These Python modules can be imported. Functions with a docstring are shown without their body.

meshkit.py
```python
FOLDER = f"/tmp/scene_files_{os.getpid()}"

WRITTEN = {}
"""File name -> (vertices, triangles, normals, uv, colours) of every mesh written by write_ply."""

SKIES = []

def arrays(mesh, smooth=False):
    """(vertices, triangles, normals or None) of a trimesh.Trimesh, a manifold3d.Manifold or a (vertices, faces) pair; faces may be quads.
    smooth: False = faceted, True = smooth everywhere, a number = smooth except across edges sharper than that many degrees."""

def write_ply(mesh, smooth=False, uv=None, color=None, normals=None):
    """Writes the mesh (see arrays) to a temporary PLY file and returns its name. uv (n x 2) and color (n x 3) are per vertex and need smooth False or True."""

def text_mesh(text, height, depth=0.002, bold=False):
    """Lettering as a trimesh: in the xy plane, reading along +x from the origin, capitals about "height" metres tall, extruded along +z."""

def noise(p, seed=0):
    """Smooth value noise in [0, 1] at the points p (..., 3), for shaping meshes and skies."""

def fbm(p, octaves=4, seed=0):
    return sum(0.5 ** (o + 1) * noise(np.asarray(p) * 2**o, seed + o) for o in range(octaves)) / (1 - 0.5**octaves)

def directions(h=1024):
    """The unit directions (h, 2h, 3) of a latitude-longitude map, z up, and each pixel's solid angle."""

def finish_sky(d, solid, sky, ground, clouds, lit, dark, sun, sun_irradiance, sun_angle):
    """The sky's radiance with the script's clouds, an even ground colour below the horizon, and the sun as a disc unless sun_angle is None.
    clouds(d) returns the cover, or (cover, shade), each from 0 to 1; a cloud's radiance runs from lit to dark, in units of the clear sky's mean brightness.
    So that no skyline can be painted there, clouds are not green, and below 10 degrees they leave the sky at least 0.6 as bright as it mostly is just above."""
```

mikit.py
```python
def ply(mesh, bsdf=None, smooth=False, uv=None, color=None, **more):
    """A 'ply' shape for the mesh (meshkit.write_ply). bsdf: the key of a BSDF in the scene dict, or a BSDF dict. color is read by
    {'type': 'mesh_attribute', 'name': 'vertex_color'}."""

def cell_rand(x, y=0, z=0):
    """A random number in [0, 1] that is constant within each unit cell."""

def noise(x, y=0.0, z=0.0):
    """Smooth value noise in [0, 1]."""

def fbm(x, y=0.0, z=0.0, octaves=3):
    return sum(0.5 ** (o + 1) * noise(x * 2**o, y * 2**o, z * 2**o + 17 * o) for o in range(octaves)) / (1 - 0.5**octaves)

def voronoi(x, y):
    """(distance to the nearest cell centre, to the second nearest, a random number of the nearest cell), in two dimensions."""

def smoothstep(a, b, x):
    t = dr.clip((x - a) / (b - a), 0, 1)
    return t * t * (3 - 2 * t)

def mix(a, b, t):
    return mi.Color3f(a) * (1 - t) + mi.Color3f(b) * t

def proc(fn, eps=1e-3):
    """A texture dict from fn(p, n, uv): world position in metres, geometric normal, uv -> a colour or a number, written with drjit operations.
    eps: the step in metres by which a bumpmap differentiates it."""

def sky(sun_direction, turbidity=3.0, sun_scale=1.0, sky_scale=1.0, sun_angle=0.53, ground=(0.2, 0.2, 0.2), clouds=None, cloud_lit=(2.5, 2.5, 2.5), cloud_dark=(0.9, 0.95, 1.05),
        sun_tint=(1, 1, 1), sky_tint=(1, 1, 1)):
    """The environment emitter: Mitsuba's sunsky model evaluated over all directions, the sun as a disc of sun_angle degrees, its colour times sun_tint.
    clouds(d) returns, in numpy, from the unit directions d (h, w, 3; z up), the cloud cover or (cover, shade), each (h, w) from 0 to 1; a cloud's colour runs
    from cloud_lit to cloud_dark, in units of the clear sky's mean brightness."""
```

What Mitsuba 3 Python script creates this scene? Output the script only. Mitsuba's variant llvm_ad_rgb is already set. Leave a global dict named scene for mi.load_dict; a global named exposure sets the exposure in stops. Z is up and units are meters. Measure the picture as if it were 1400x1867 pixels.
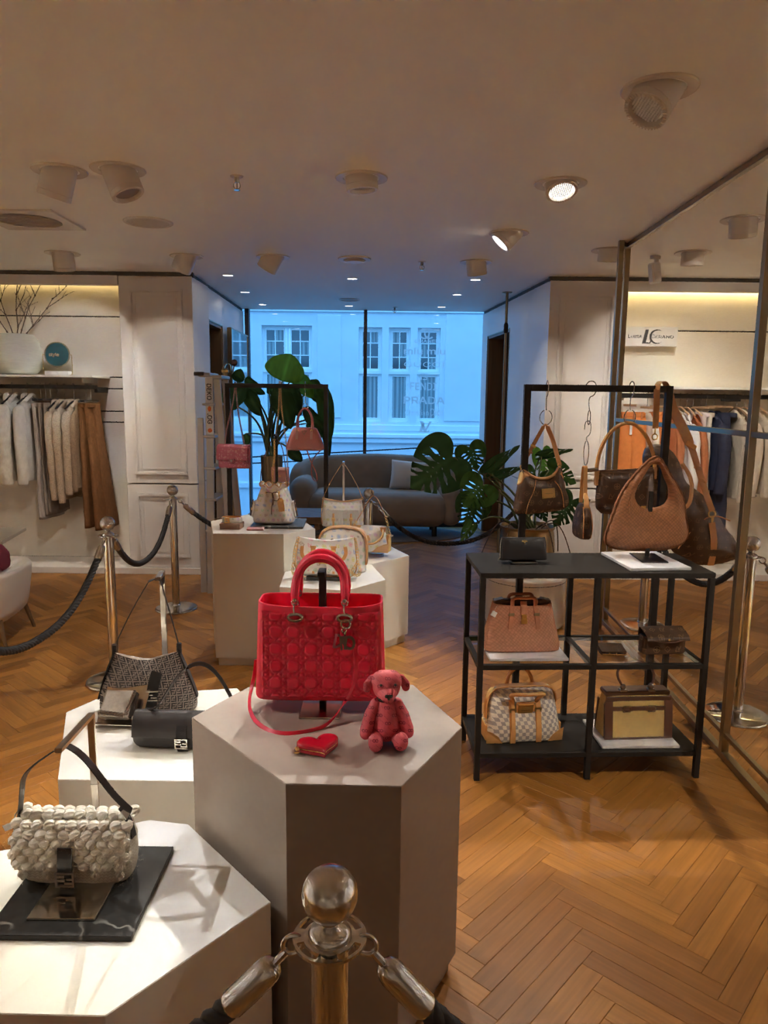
import math, random
import numpy as np, trimesh, drjit as dr, mitsuba as mi
import mikit, meshkit
from manifold3d import Manifold, CrossSection
from shapely.geometry import Polygon
from shapely import affinity

T = mi.ScalarTransform4f
PI = math.pi
rnd = random.Random(7)
scene, labels, place = {}, {}, {}

# ---------------------------------------------------------------- camera, daylight, exposure
PITCH, ROLL, CAM_H, FOCAL = math.radians(9.0), math.radians(0.65), 1.65, 1330.0
_f = np.array([0, math.cos(PITCH), -math.sin(PITCH)])
_u = np.array([0, math.sin(PITCH), math.cos(PITCH)])
_r = np.array([1.0, 0, 0])
_up = _u * math.cos(ROLL) - _r * math.sin(ROLL)
scene['camera'] = {'type': 'perspective', 'fov_axis': 'x', 'fov': math.degrees(2 * math.atan(700 / FOCAL)), 'near_clip': 0.05, 'far_clip': 200.0,
                   'to_world': T().look_at(origin=[0, 0, CAM_H], target=[0, float(_f[1]), CAM_H + float(_f[2])], up=[float(v) for v in _up])}
exposure = -0.12
# an overcast dusk sky; the shop is balanced for its warm lamps, so daylight looks blue
scene['sky'] = mikit.sky([0.3, 0.5, 0.8], turbidity=5.0, sun_scale=0.0, sky_scale=1.0, clouds=lambda d: np.ones(d.shape[:2]),
                         cloud_lit=(3.8, 13.0, 28.0), cloud_dark=(3.5, 12.0, 26.0), ground=(0.12, 0.12, 0.13))
SKY_GAIN = 1.0
WARM = np.array([1.0, 0.92, 0.80])
def spot(name, pos, aim, power, cut=34, beam=16, tint=WARM):
    scene[name] = {'type': 'spot', 'to_world': T().look_at(origin=list(map(float, pos)), target=list(map(float, aim)), up=[0.13, 0.99, 0.05]),
                   'intensity': {'type': 'rgb', 'value': [float(c * power) for c in tint]}, 'cutoff_angle': float(cut), 'beam_width': float(beam)}

# ---------------------------------------------------------------- entries and names
def uniq(k):
    if k not in scene and k not in place:
        return k
    i = 1
    while f'{k}_{i:03d}' in scene or f'{k}_{i:03d}' in place:
        i += 1
    return f'{k}_{i:03d}'
def _lab(k, label=None, cat=None, group=None, kind=None):
    d = {n: v for n, v in (('label', label), ('category', cat), ('group', group), ('kind', kind)) if v}
    if d:
        labels[k] = d
def mat4(loc=(0, 0, 0), rz=0, rx=0, ry=0, s=1):
    return T().translate([float(v) for v in loc]).rotate([0, 0, 1], float(rz)).rotate([1, 0, 0], float(rx)).rotate([0, 1, 0], float(ry)).scale(s)
def thing(name, label, cat, loc=(0, 0, 0), rz=0, rx=0, ry=0, s=1, group=None):
    k = uniq(name)
    place[k] = mat4(loc, rz, rx, ry, s)
    _lab(k, label, cat, group)
    return k
def obj(name, mesh, bsdf, parent=None, smooth=35, uv=None, label=None, cat=None, group=None, kind=None, tw=None, **more):
    """one entry of the scene; with a parent its key is parent__name and it stands in its thing's place"""
    k = uniq(f'{parent}__{name}' if parent else name)
    d = dict(mesh) if isinstance(mesh, dict) else mikit.ply(mesh, bsdf, smooth=(True if uv is not None and smooth is not False else smooth), uv=uv, **more)
    root = k.split('__')[0]
    if tw is not None:
        d['to_world'] = tw if root not in place else place[root] @ tw
    elif root in place:
        d['to_world'] = place[root]
    scene[k] = d
    _lab(k, label, cat, group, kind)
    return k
def struct(name, mesh, bsdf, parent=None, smooth=False, **k):
    return obj(name, mesh, bsdf, parent, smooth, kind=None if parent else 'structure', **k)
def dup(root, loc, rz=0, label=None, group=None, rx=0, ry=0, s=1):
    """a copy of a thing with copies of its parts"""
    src = labels[root]
    r = thing(root.rsplit('_', 1)[0] if root[-3:].isdigit() else root, label or src['label'], src['category'], loc, rz, rx, ry, s, group or src.get('group'))
    for k in [k for k in scene if k.startswith(root + '__')]:
        scene[r + k[len(root):]] = {**scene[k], 'to_world': place[r]}
        if k in labels:
            labels[r + k[len(root):]] = labels[k]
    return r

# ---------------------------------------------------------------- mesh builders
cat = trimesh.util.concatenate
def mv(m, loc=(0, 0, 0), rx=0, ry=0, rz=0, s=None):
    m = m.copy()
    if s is not None:
        m.apply_scale(s)
    A = np.eye(4)
    for ang, ax in ((rx, [1, 0, 0]), (ry, [0, 1, 0]), (rz, [0, 0, 1])):
        if ang:
            A = trimesh.transformations.rotation_matrix(math.radians(ang), ax) @ A
    A[:3, 3] = loc
    m.apply_transform(A)
    return m
def box(x0, x1, y0, y1, z0, z1, b=0.0):
    """a box between two corners, its edges chamfered by b"""
    c = np.array([(x0 + x1) / 2, (y0 + y1) / 2, (z0 + z1) / 2]); h = np.abs(np.array([x1 - x0, y1 - y0, z1 - z0])) / 2
    if b <= 0:
        return trimesh.creation.box(extents=2 * h, transform=trimesh.transformations.translation_matrix(c))
    b = min(b, 0.45 * h.min()); pts = []
    for s in np.ndindex(2, 2, 2):
        s = np.array(s) * 2 - 1
        for a in range(3):
            q = h - b; q[a] = h[a]; pts.append(c + s * q)
    return trimesh.convex.convex_hull(np.array(pts))
def frames(path, side=None, closed=False):
    p = np.asarray(path, float)
    t = (np.roll(p, -1, 0) - np.roll(p, 1, 0)) if closed else np.gradient(p, axis=0)
    t /= np.linalg.norm(t, axis=1, keepdims=True) + 1e-12
    n = len(p); a = np.zeros_like(p)
    if side is not None:
        s = np.broadcast_to(np.asarray(side, float), p.shape)
        a = s - (s * t).sum(1, keepdims=True) * t
        a /= np.linalg.norm(a, axis=1, keepdims=True) + 1e-12
    else:
        v = np.cross(t[0], [0.31, 0.17, 0.93])
        if np.linalg.norm(v) < 0.1:
            v = np.cross(t[0], [1, 0, 0])
        for i in range(n):
            v = v - v.dot(t[i]) * t[i]; v /= np.linalg.norm(v) + 1e-12; a[i] = v
    return p, t, a, np.cross(t, a)
def sweep(path, prof, side=None, closed=False, scale=None):
    """a 2D profile carried along a path; side: the direction of the profile's first axis"""
    p, t, a, b = frames(path, side, closed)
    prof = np.asarray(prof, float); m, n = len(prof), len(p)
    sc = np.ones(n) if scale is None else np.asarray(scale, float)
    v = p[:, None] + (prof[None, :, :1] * a[:, None] + prof[None, :, 1:] * b[:, None]) * sc[:, None, None]
    i, j = np.meshgrid(np.arange(n if closed else n - 1), np.arange(m), indexing='ij')
    i2, j2 = (i + 1) % n, (j + 1) % m
    q = np.stack([i * m + j, i2 * m + j, i2 * m + j2, i * m + j2], -1).reshape(-1, 4)
    f = np.vstack([q[:, [0, 2, 1]], q[:, [0, 3, 2]]]); v = v.reshape(-1, 3)
    if not closed:
        k = len(v); v = np.vstack([v, p[0], p[-1]]); jj = np.arange(m); j3 = (jj + 1) % m
        f = np.vstack([f, np.stack([jj, np.full(m, k), j3], 1), np.stack([(n - 1) * m + jj, (n - 1) * m + j3, np.full(m, k + 1)], 1)])
    me = trimesh.Trimesh(v, f, process=False)
    if me.volume < 0:
        me.invert()
    return me
def circ(r, n=10, ry=None):
    a = np.arange(n) * 2 * PI / n
    return np.stack([r * np.cos(a), (ry or r) * np.sin(a)], 1)
def rectp(w, h, b=0.0):
    if b <= 0:
        return np.array([[-w, -h], [w, -h], [w, h], [-w, h]]) / 2
    w, h = w / 2, h / 2
    return np.array([[-w + b, -h], [w - b, -h], [w, -h + b], [w, h - b], [w - b, h], [-w + b, h], [-w, h - b], [-w, -h + b]])
def tube(path, r, n=10, closed=False, scale=None):
    return sweep(path, circ(r, n), None, closed, scale)
def strap(path, w, t, side, closed=False):
    return sweep(path, rectp(w, t, min(w, t) * 0.3), side, closed)
def curve(pts, n=24, closed=False):
    """a smooth curve through the points"""
    p = np.asarray(pts, float)
    if len(p) == 2:
        return p[0] + (p[1] - p[0]) * np.linspace(0, 1, n)[:, None]
    from scipy.interpolate import CubicSpline
    if closed:
        p = np.vstack([p, p[:1]])
    d = np.concatenate([[0], np.cumsum(np.linalg.norm(np.diff(p, axis=0), axis=1) ** 0.6 + 1e-9)])
    u = np.linspace(0, d[-1], n + 1)[:-1] if closed else np.linspace(0, d[-1], n)
    return CubicSpline(d, p, bc_type='periodic' if closed else 'natural')(u)
def arc(c, rx, rz, a0, a1, n=20, y=0.0):
    """an arc in the xz plane"""
    a = np.radians(np.linspace(a0, a1, n))
    return np.stack([c[0] + rx * np.cos(a), np.full(n, y), c[1] + rz * np.sin(a)], 1)
def lathe(prof, n=32):
    m = trimesh.creation.revolve(np.asarray(prof, float), sections=n)
    if m.volume < 0:
        m.invert()
    return m
def prism(poly, z0, z1):
    m = trimesh.creation.extrude_polygon(poly if isinstance(poly, Polygon) or hasattr(poly, 'geoms') else Polygon(poly), z1 - z0, engine='earcut')
    m.apply_translation([0, 0, z0])
    return m
def plate(poly, y0, y1):
    """a polygon drawn in xz, with thickness along y"""
    geoms = getattr(poly, 'geoms', None) or [poly if isinstance(poly, Polygon) else Polygon(poly)]
    out = []
    for g in geoms:
        m = trimesh.creation.extrude_polygon(g, abs(y1 - y0), engine='earcut')
        v = m.vertices.copy(); m.vertices = np.stack([v[:, 0], max(y0, y1) - v[:, 2], v[:, 1]], 1)
        if m.volume < 0:
            m.invert()
        out.append(m)
    return cat(out)
def rrect(x0, x1, z0, z1, r):
    return Polygon([(x0, z0), (x1, z0), (x1, z1), (x0, z1)]).buffer(-r).buffer(r, quad_segs=6)
def ball(r, c=(0, 0, 0), sub=2, s=(1, 1, 1)):
    m = trimesh.creation.icosphere(subdivisions=sub, radius=r)
    m.apply_scale(s); m.apply_translation(c)
    return m
def torus(R, r, n=24, m=8):
    a = np.arange(n) * 2 * PI / n
    return tube(np.stack([R * np.cos(a), 0 * a, R * np.sin(a)], 1), r, m, True)
def bag(levels, nx=56, nz=40, deform=None, cap=True):
    """a soft body lofted upward: levels are (z, half width, half depth, squareness, cx, cy), smoothly interpolated; returns mesh and uv = (x + y, z) in metres"""
    from scipy.interpolate import PchipInterpolator
    L = np.asarray([list(l) + [0] * (6 - len(l)) for l in levels], float)
    s = np.linspace(0, 1, len(L)); t = np.linspace(0, 1, nz)
    L = PchipInterpolator(s, L)(t)
    a = (np.arange(nx) + 0.5) * 2 * PI / nx
    ca, sa = np.cos(a), np.sin(a)
    e = 2 / L[:, 3][:, None]
    x = L[:, 1][:, None] * np.sign(ca) * np.abs(ca) ** e + L[:, 4][:, None]
    y = L[:, 2][:, None] * np.sign(sa) * np.abs(sa) ** e + L[:, 5][:, None]
    z = np.repeat(L[:, 0][:, None], nx, 1)
    v = np.stack([x, y, z], -1).reshape(-1, 3)
    i, j = np.meshgrid(np.arange(nz - 1), np.arange(nx), indexing='ij'); j2 = (j + 1) % nx
    q = np.stack([i * nx + j, i * nx + j2, (i + 1) * nx + j2, (i + 1) * nx + j], -1).reshape(-1, 4)
    f = np.vstack([q[:, [0, 1, 2]], q[:, [0, 2, 3]]])
    if cap:
        k = len(v); jj = np.arange(nx); j3 = (jj + 1) % nx; o = (nz - 1) * nx
        v = np.vstack([v, [[L[0, 4], L[0, 5], L[0, 0]], [L[-1, 4], L[-1, 5], L[-1, 0]]]])
        f = np.vstack([f, np.stack([jj, np.full(nx, k), j3], 1), np.stack([o + jj, o + j3, np.full(nx, k + 1)], 1)])
    uv = np.stack([v[:, 0] + v[:, 1], v[:, 2]], 1)
    if deform is not None:
        v = deform(v)
    m = trimesh.Trimesh(v, f, process=False)
    if m.volume < 0:
        m.invert()
    return m, uv
def bez(a, b, k=0.15, n=12):
    """a slack line between two points"""
    a, b = np.asarray(a, float), np.asarray(b, float); s = np.linspace(0, 1, n)[:, None]
    return a + (b - a) * s - np.array([0, 0, 1.0]) * k * 4 * s * (1 - s)

# ---------------------------------------------------------------- materials
def P(name, color, rough=0.5, metal=0.0, two=False, bump=None, bscale=0.001, spec=0.5, **k):
    c = color if isinstance(color, dict) else {'type': 'rgb', 'value': list(color)}
    b = {'type': 'principled', 'base_color': c, 'roughness': rough, 'metallic': metal, 'specular': spec, **k}
    if bump is not None:
        b = {'type': 'bumpmap', 'tex': bump, 'scale': bscale, 'bsdf': b}
    scene[name] = {'type': 'twosided', 'bsdf': b} if two else b
    return name
mix, noise, fbm, sst, rand = mikit.mix, mikit.noise, mikit.fbm, mikit.smoothstep, mikit.cell_rand
def frac(x):
    return x - dr.floor(x)
P('m_ceiling', (0.90, 0.905, 0.87), 0.55, bump=mikit.proc(lambda p, n, uv: fbm(p.x * 2.2, p.y * 2.2, 0.0, 2)), bscale=0.004)
P('m_wall', (0.60, 0.57, 0.545), 0.5)
P('m_wallside', (0.78, 0.77, 0.74), 0.55)
P('m_niche', mikit.proc(lambda p, n, uv: mix((0.74, 0.69, 0.60), (0.80, 0.75, 0.66), fbm(p.x * 60, p.z * 300, 0.0, 2))), 0.6)
P('m_gap', (0.012, 0.011, 0.010), 0.6)
P('m_trim', (0.66, 0.62, 0.57), 0.45)
P('m_splay', (0.62, 0.61, 0.60), 0.35, bump=mikit.proc(lambda p, n, uv: fbm(p.y * 1.3, p.z * 0.9, 3.0, 2)), bscale=0.01)
P('m_brownwood', mikit.proc(lambda p, n, uv: mix((0.075, 0.042, 0.018), (0.12, 0.070, 0.032), fbm(p.x * 40 + p.y * 40, p.z * 2.5, 0.0, 3))), 0.45)
scene['m_chrome'] = {'type': 'conductor', 'material': 'none', 'specular_reflectance': {'type': 'rgb', 'value': [0.58, 0.56, 0.54]}}
P('m_steel', (0.58, 0.56, 0.53), 0.09, 1.0)
P('m_alu', (0.50, 0.50, 0.50), 0.35, 0.85)
P('m_brass', (0.48, 0.36, 0.17), 0.28, 1.0)
P('m_darkbrass', (0.23, 0.185, 0.11), 0.30, 0.9)
P('m_gold', (0.85, 0.58, 0.22), 0.30, 1.0)
P('m_mirror', (0.86, 0.87, 0.88), 0.02, 1.0)
P('m_black', (0.008, 0.008, 0.009), 0.5, spec=0.25)
P('m_blackmetal', (0.0095, 0.009, 0.0085), 0.45, spec=0.035)
P('m_patent', (0.006, 0.006, 0.007), 0.14, spec=0.4)
P('m_blackleather', (0.007, 0.007, 0.008), 0.30, spec=0.16, bump=mikit.proc(lambda p, n, uv: fbm(p.x * 160, p.y * 160, p.z * 160, 2)), bscale=0.0015)
P('m_rope', (0.007, 0.008, 0.010), 0.7, spec=0.2)
P('m_white', (0.80, 0.77, 0.70), 0.42)
P('m_offwhite', (0.72, 0.70, 0.66), 0.45)
P('m_lampwhite', (0.62, 0.58, 0.53), 0.4)
P('m_taupe', mikit.proc(lambda p, n, uv: mix((0.178, 0.150, 0.130), (0.192, 0.163, 0.142), fbm(p.x * 50, p.y * 50, p.z * 50, 2))), 0.48)
P('m_greige', (0.40, 0.365, 0.31), 0.45)
P('m_pedwhite', (0.74, 0.715, 0.64), 0.38)
P('m_tan', mikit.proc(lambda p, n, uv: mix((0.50, 0.235, 0.085), (0.58, 0.29, 0.115), fbm(p.x * 60, p.y * 60, p.z * 60, 2))), 0.42)
P('m_honey', mikit.proc(lambda p, n, uv: mix((0.62, 0.30, 0.09), (0.72, 0.38, 0.13), fbm(p.x * 60, p.y * 60, p.z * 60, 2))), 0.42)
P('m_darkbrown', (0.045, 0.018, 0.011), 0.32)
def glow(name, mesh, radiance, parent, tint=(1, 0.93, 0.82), **k):
    return obj(name, mesh, 'm_white', parent, False, emitter={'type': 'area', 'radiance': {'type': 'rgb', 'value': [float(radiance * c) for c in tint]}}, **k)
# ---------------------------------------------------------------- the room
CEIL = 2.70
P('m_screed', (0.20, 0.13, 0.07), 0.8)
struct('ceiling', box(-4.3, 4.3, -3.1, 9.34, CEIL, CEIL + 0.12), 'm_ceiling')
floor = struct('floor', box(-4.3, 4.3, -3.1, 9.34, -0.12, -0.004), 'm_screed')
# herringbone oak: every plank a piece of its own; the 300 that show largest are parts, the rest one part
def oak(p, n, uv):
    k = dr.floor(uv.x / 10.0); u = uv.x - k * 10.0
    r, r2 = rand(k, 3.0), rand(k, 8.0)
    g = fbm(u * 5 + k * 7.3, uv.y * 130, 2.0, 3); g2 = noise(u * 1.6 + k * 3.1, uv.y * 26 + 0.8 * noise(u * 4, k))
    c = mix((0.130, 0.048, 0.008), (0.280, 0.118, 0.024), r * 0.75 + 0.25 * r2)
    c = c * (0.80 + 0.34 * g) * (0.88 + 0.24 * g2)
    return c
P('m_oak', mikit.proc(oak), mikit.proc(lambda p, n, uv: 0.36 + 0.14 * fbm(uv.x * 6, uv.y * 90, 1.0, 2)), spec=0.28)
PL, PW = 0.476, 0.068
def plank_mesh(k):
    b, g = 0.0011, 0.0003
    x, y = PL / 2 - g, PW / 2 - g
    v = np.array([[-x, -y, -0.006], [x, -y, -0.006], [x, y, -0.006], [-x, y, -0.006], [-x, -y, -b], [x, -y, -b], [x, y, -b], [-x, y, -b],
                  [-x + b, -y + b, 0], [x - b, -y + b, 0], [x - b, y - b, 0], [-x + b, y - b, 0]])
    f = []
    for a in (0, 4):
        for i in range(4):
            j = (i + 1) % 4; f += [[a + i, a + j, a + 4 + j], [a + i, a + 4 + j, a + 4 + i]]
    f += [[8, 9, 10], [8, 10, 11]]
    return v, np.array(f), np.stack([v[:, 0] + 5 + 10 * k, v[:, 1]], 1)
FA = math.radians(47.5)
planks = []
for row in range(-40, 90):
    for colm in range(-60, 60):
        # one zigzag step: a plank along a, a plank along b
        ax = row * PW + colm * PL; ay = row * PW - colm * PL
        for kind in (0, 1):
            cx, cy = (ax + PL / 2, ay + PW / 2) if kind == 0 else (ax + PL - PW / 2 + PW, ay + PL / 2 - 0)
            if kind == 1:
                cx, cy = ax - PW / 2 + PW - PW, ay + PL / 2
            X = 0.30 + cx * math.cos(FA) - cy * math.sin(FA); Y = 2.2 + cx * math.sin(FA) + cy * math.cos(FA)
            if -4.15 < X < 4.15 and -2.9 < Y < 9.2:
                planks.append((X, Y, math.degrees(FA) + (90 if kind else 0)))
def shows(q):
    d = np.array([q[0], q[1], -CAM_H]); zf = d @ _f
    if zf < 0.3 or abs(d @ _r) / zf > 0.56 or abs(d @ _u) / zf > 0.74:
        return 0
    hid = (-0.55 < q[0] < 0.2 and 1.0 < q[1] < 2.6) or (q[0] < 0.15 and q[1] < 1.9) or (q[0] < -0.2 and q[1] < 2.0)
    return (0.02 if hid else 1.0) * CAM_H / (zf ** 3)
planks.sort(key=lambda q: -shows(q))
plank_ply = []
for k in range(24):
    v, f, uv = plank_mesh(k); plank_ply.append(mikit.ply(trimesh.Trimesh(v, f, process=False), 'm_oak', False, uv=uv))
for i, (X, Y, a) in enumerate(planks[:300]):
    obj('plank', plank_ply[rnd.randrange(24)], 'm_oak', floor, tw=mat4((X, Y, rnd.uniform(-0.0002, 0.0002)), a))
vs, fs, us, at = [], [], [], 0
for i, (X, Y, a) in enumerate(planks[300:]):
    v, f, uv = plank_mesh(rnd.randrange(60)); c, s = math.cos(math.radians(a)), math.sin(math.radians(a))
    vs.append(np.stack([X + v[:, 0] * c - v[:, 1] * s, Y + v[:, 0] * s + v[:, 1] * c, v[:, 2]], 1)); fs.append(f + at); us.append(uv); at += len(v)
obj('plank_field', trimesh.Trimesh(np.vstack(vs), np.vstack(fs), process=False), 'm_oak', floor, False, uv=np.vstack(us), kind='stuff')

# walls that close the shop
struct('wall_left', box(-4.3, -4.2, -3.1, 7.2, -0.12, CEIL), 'm_wallside')
struct('wall_right', box(4.2, 4.3, -3.1, 7.2, -0.12, CEIL), 'm_wallside')
P('m_wallrear', (0.40, 0.36, 0.31), 0.6)
struct('wall_rear', box(-4.2, 4.2, -3.1, -3.0, -0.12, CEIL), 'm_wallrear')
def molding(x0, x1, z0, z1, y, w=0.034, p=0.020, mat='m_wall', parent=None):
    """a raised picture-frame molding with a fillet inside it, on a face that looks towards -y"""
    def ring(a, b, y0):
        o = Polygon([(x0 + a, z0 + a), (x1 - a, z0 + a), (x1 - a, z1 - a), (x0 + a, z1 - a)]); i = o.buffer(-(b - a), join_style=2)
        return plate(o.difference(i), y0, y + 0.004)
    obj('molding', cat([ring(0, 0.008, y - p * 0.6), ring(0.008, w - 0.008, y - p), ring(w - 0.008, w, y - p * 0.5), ring(w + 0.022, w + 0.029, y - p * 0.35)]), mat, parent)
def pilaster(side, x0, x1, zs, cupboard):
    k = struct('wall_' + side + '_pier', cat([box(x0, x1, 6.6, 7.2, 0.062, zs - 0.005, 0.004), box(x0, x1, 6.6, 7.2, zs + 0.005, 2.665, 0.004)]), 'm_wall')
    molding(x0 + 0.085, x1 - 0.085, 0.92, 2.56, 6.6, parent=k)
    molding(x0 + 0.085, x1 - 0.085, 0.15, zs - 0.085, 6.6, parent=k)
    return k
pilaster('left', -2.345, -1.70, 0.84, True); pilaster('right', 1.43, 2.085, 0.84, True)
for side, x0, x1, slots in (('left', -4.2, -2.35, (1.377, 1.481, 1.694, 1.802, 2.361)), ('right', 2.09, 4.2, (1.30, 1.41, 1.70, 2.29))):
    k = struct(f'wall_{side}_niche', box(x0, x1, 7.065, 7.2, 0.0, CEIL), 'm_gap')
    zs = (0.05,) + slots + (CEIL,)
    for a, b in zip(zs[:-1], zs[1:]):
        obj('panel', box(x0, x1, 7.05, 7.07, a + 0.006, b - 0.006, 0.001), 'm_niche', k)
    struct(f'wall_{side}_bulkhead', box(x0, x1, 6.6, 6.68, 2.588, 2.668, 0.003), 'm_wall')
    struct(f'baseboard_{side}', cat([box(x0, x1, 6.575, 7.05, 0.0, 0.055, 0.003), box(x0 if side == 'left' else 1.42, -1.69 if side == 'left' else x1, 6.575, 6.62, 0.0, 0.06, 0.003)]), 'm_trim')
    xa, xb = (x0, -1.69) if side == 'left' else (1.42, x1)
    struct(f'trim_{1 if side == "left" else 2}', box(xa, xb, 6.606, 6.64, 2.66, CEIL + 0.002), 'm_gap')
    # the light strip behind the bulkhead
    t = thing('cove_light', f'{"warm" if side == "left" else "bright yellow"} light strip washing the top of the {side} clothes niche', 'light strip')
    y0, tilt = (7.0, 2.640)
    obj('channel', box(x0 + 0.01, x1 - 0.01, 6.99, 7.05, 2.655, 2.69), 'm_wall', t, False)
    q = trimesh.Trimesh([[x0 + .02, 7.0, 2.652], [x1 - .02, 7.0, 2.652], [x1 - .02, 7.04, 2.652], [x0 + .02, 7.04, 2.652]], [[0, 2, 1], [0, 3, 2]], process=False)
    glow('diffuser', q, 4.5 if side == 'left' else 17.0, t, (1.0, 0.72, 0.28))
# the two splayed walls that lead to the window, each with a doorway
def splay(n, a, b, y0, y1, top, side):
    a, b = np.array(a), np.array(b); L = np.linalg.norm(b - a); ang = math.degrees(math.atan2(b[1] - a[1], b[0] - a[0]))
    u0, u1 = y0 - a[1], y1 - a[1]; s = 1 if side == 'left' else -1      # local: x along the wall, +y*s away from the room
    def bb(x0, x1, z0, z1, d0=0.0, d1=0.12, bv=0.002):
        m = box(x0, x1, s * d0, s * d1, z0, z1, bv); return mv(m, (a[0], a[1], 0), rz=ang)
    parts = [bb(0, u0, 0, 0.835), bb(0, u0, 0.843, CEIL - 0.035), bb(u0, u1, top, CEIL - 0.035)]
    if u1 < L - 0.02:
        parts += [bb(u1, L, 0, 0.835), bb(u1, L, 0.843, CEIL - 0.035)]
    struct(f'wall_splay_{side}', cat(parts), 'm_splay')
    struct(f'trim_{n}', bb(0, L, CEIL - 0.035, CEIL + 0.002, 0.012, 0.1, 0), 'm_gap')
    d = struct(f'door_{1 if side == "left" else 2}', bb(u0 - 0.02, u1 + 0.02, 0, top + 0.02, 0.42, 0.46), 'm_brownwood')
    obj('jamb', cat([bb(u0, u0 + 0.03, 0, top, 0.005, 0.42), bb(u1 - 0.03, u1, 0, top, 0.005, 0.42), bb(u0, u1, top - 0.03, top, 0.005, 0.42)]), 'm_brownwood', d)
    obj('edge_strip', cat([bb(u0 - 0.008, u0 + 0.004, 0, top + 0.008, -0.004, 0.02), bb(u1 - 0.004, u1 + 0.008, 0, top + 0.008, -0.004, 0.02), bb(u0, u1, top - 0.002, top + 0.01, -0.004, 0.02)]), 'm_darkbrass', d)
    obj('leaf', cat([bb(u0 + 0.2, u0 + 0.24, 0.01, top - 0.04, 0.14, 0.40), bb(u0 + 0.46, u0 + 0.5, 0.01, top - 0.04, 0.2, 0.41)]), 'm_brownwood', d)
splay(3, (-1.70, 6.62), (-1.77, 9.30), 7.26, 7.93, 2.36, 'left')
splay(4, (1.43, 6.60), (1.20, 9.32), 7.97, 9.02, 2.375, 'right')
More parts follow.
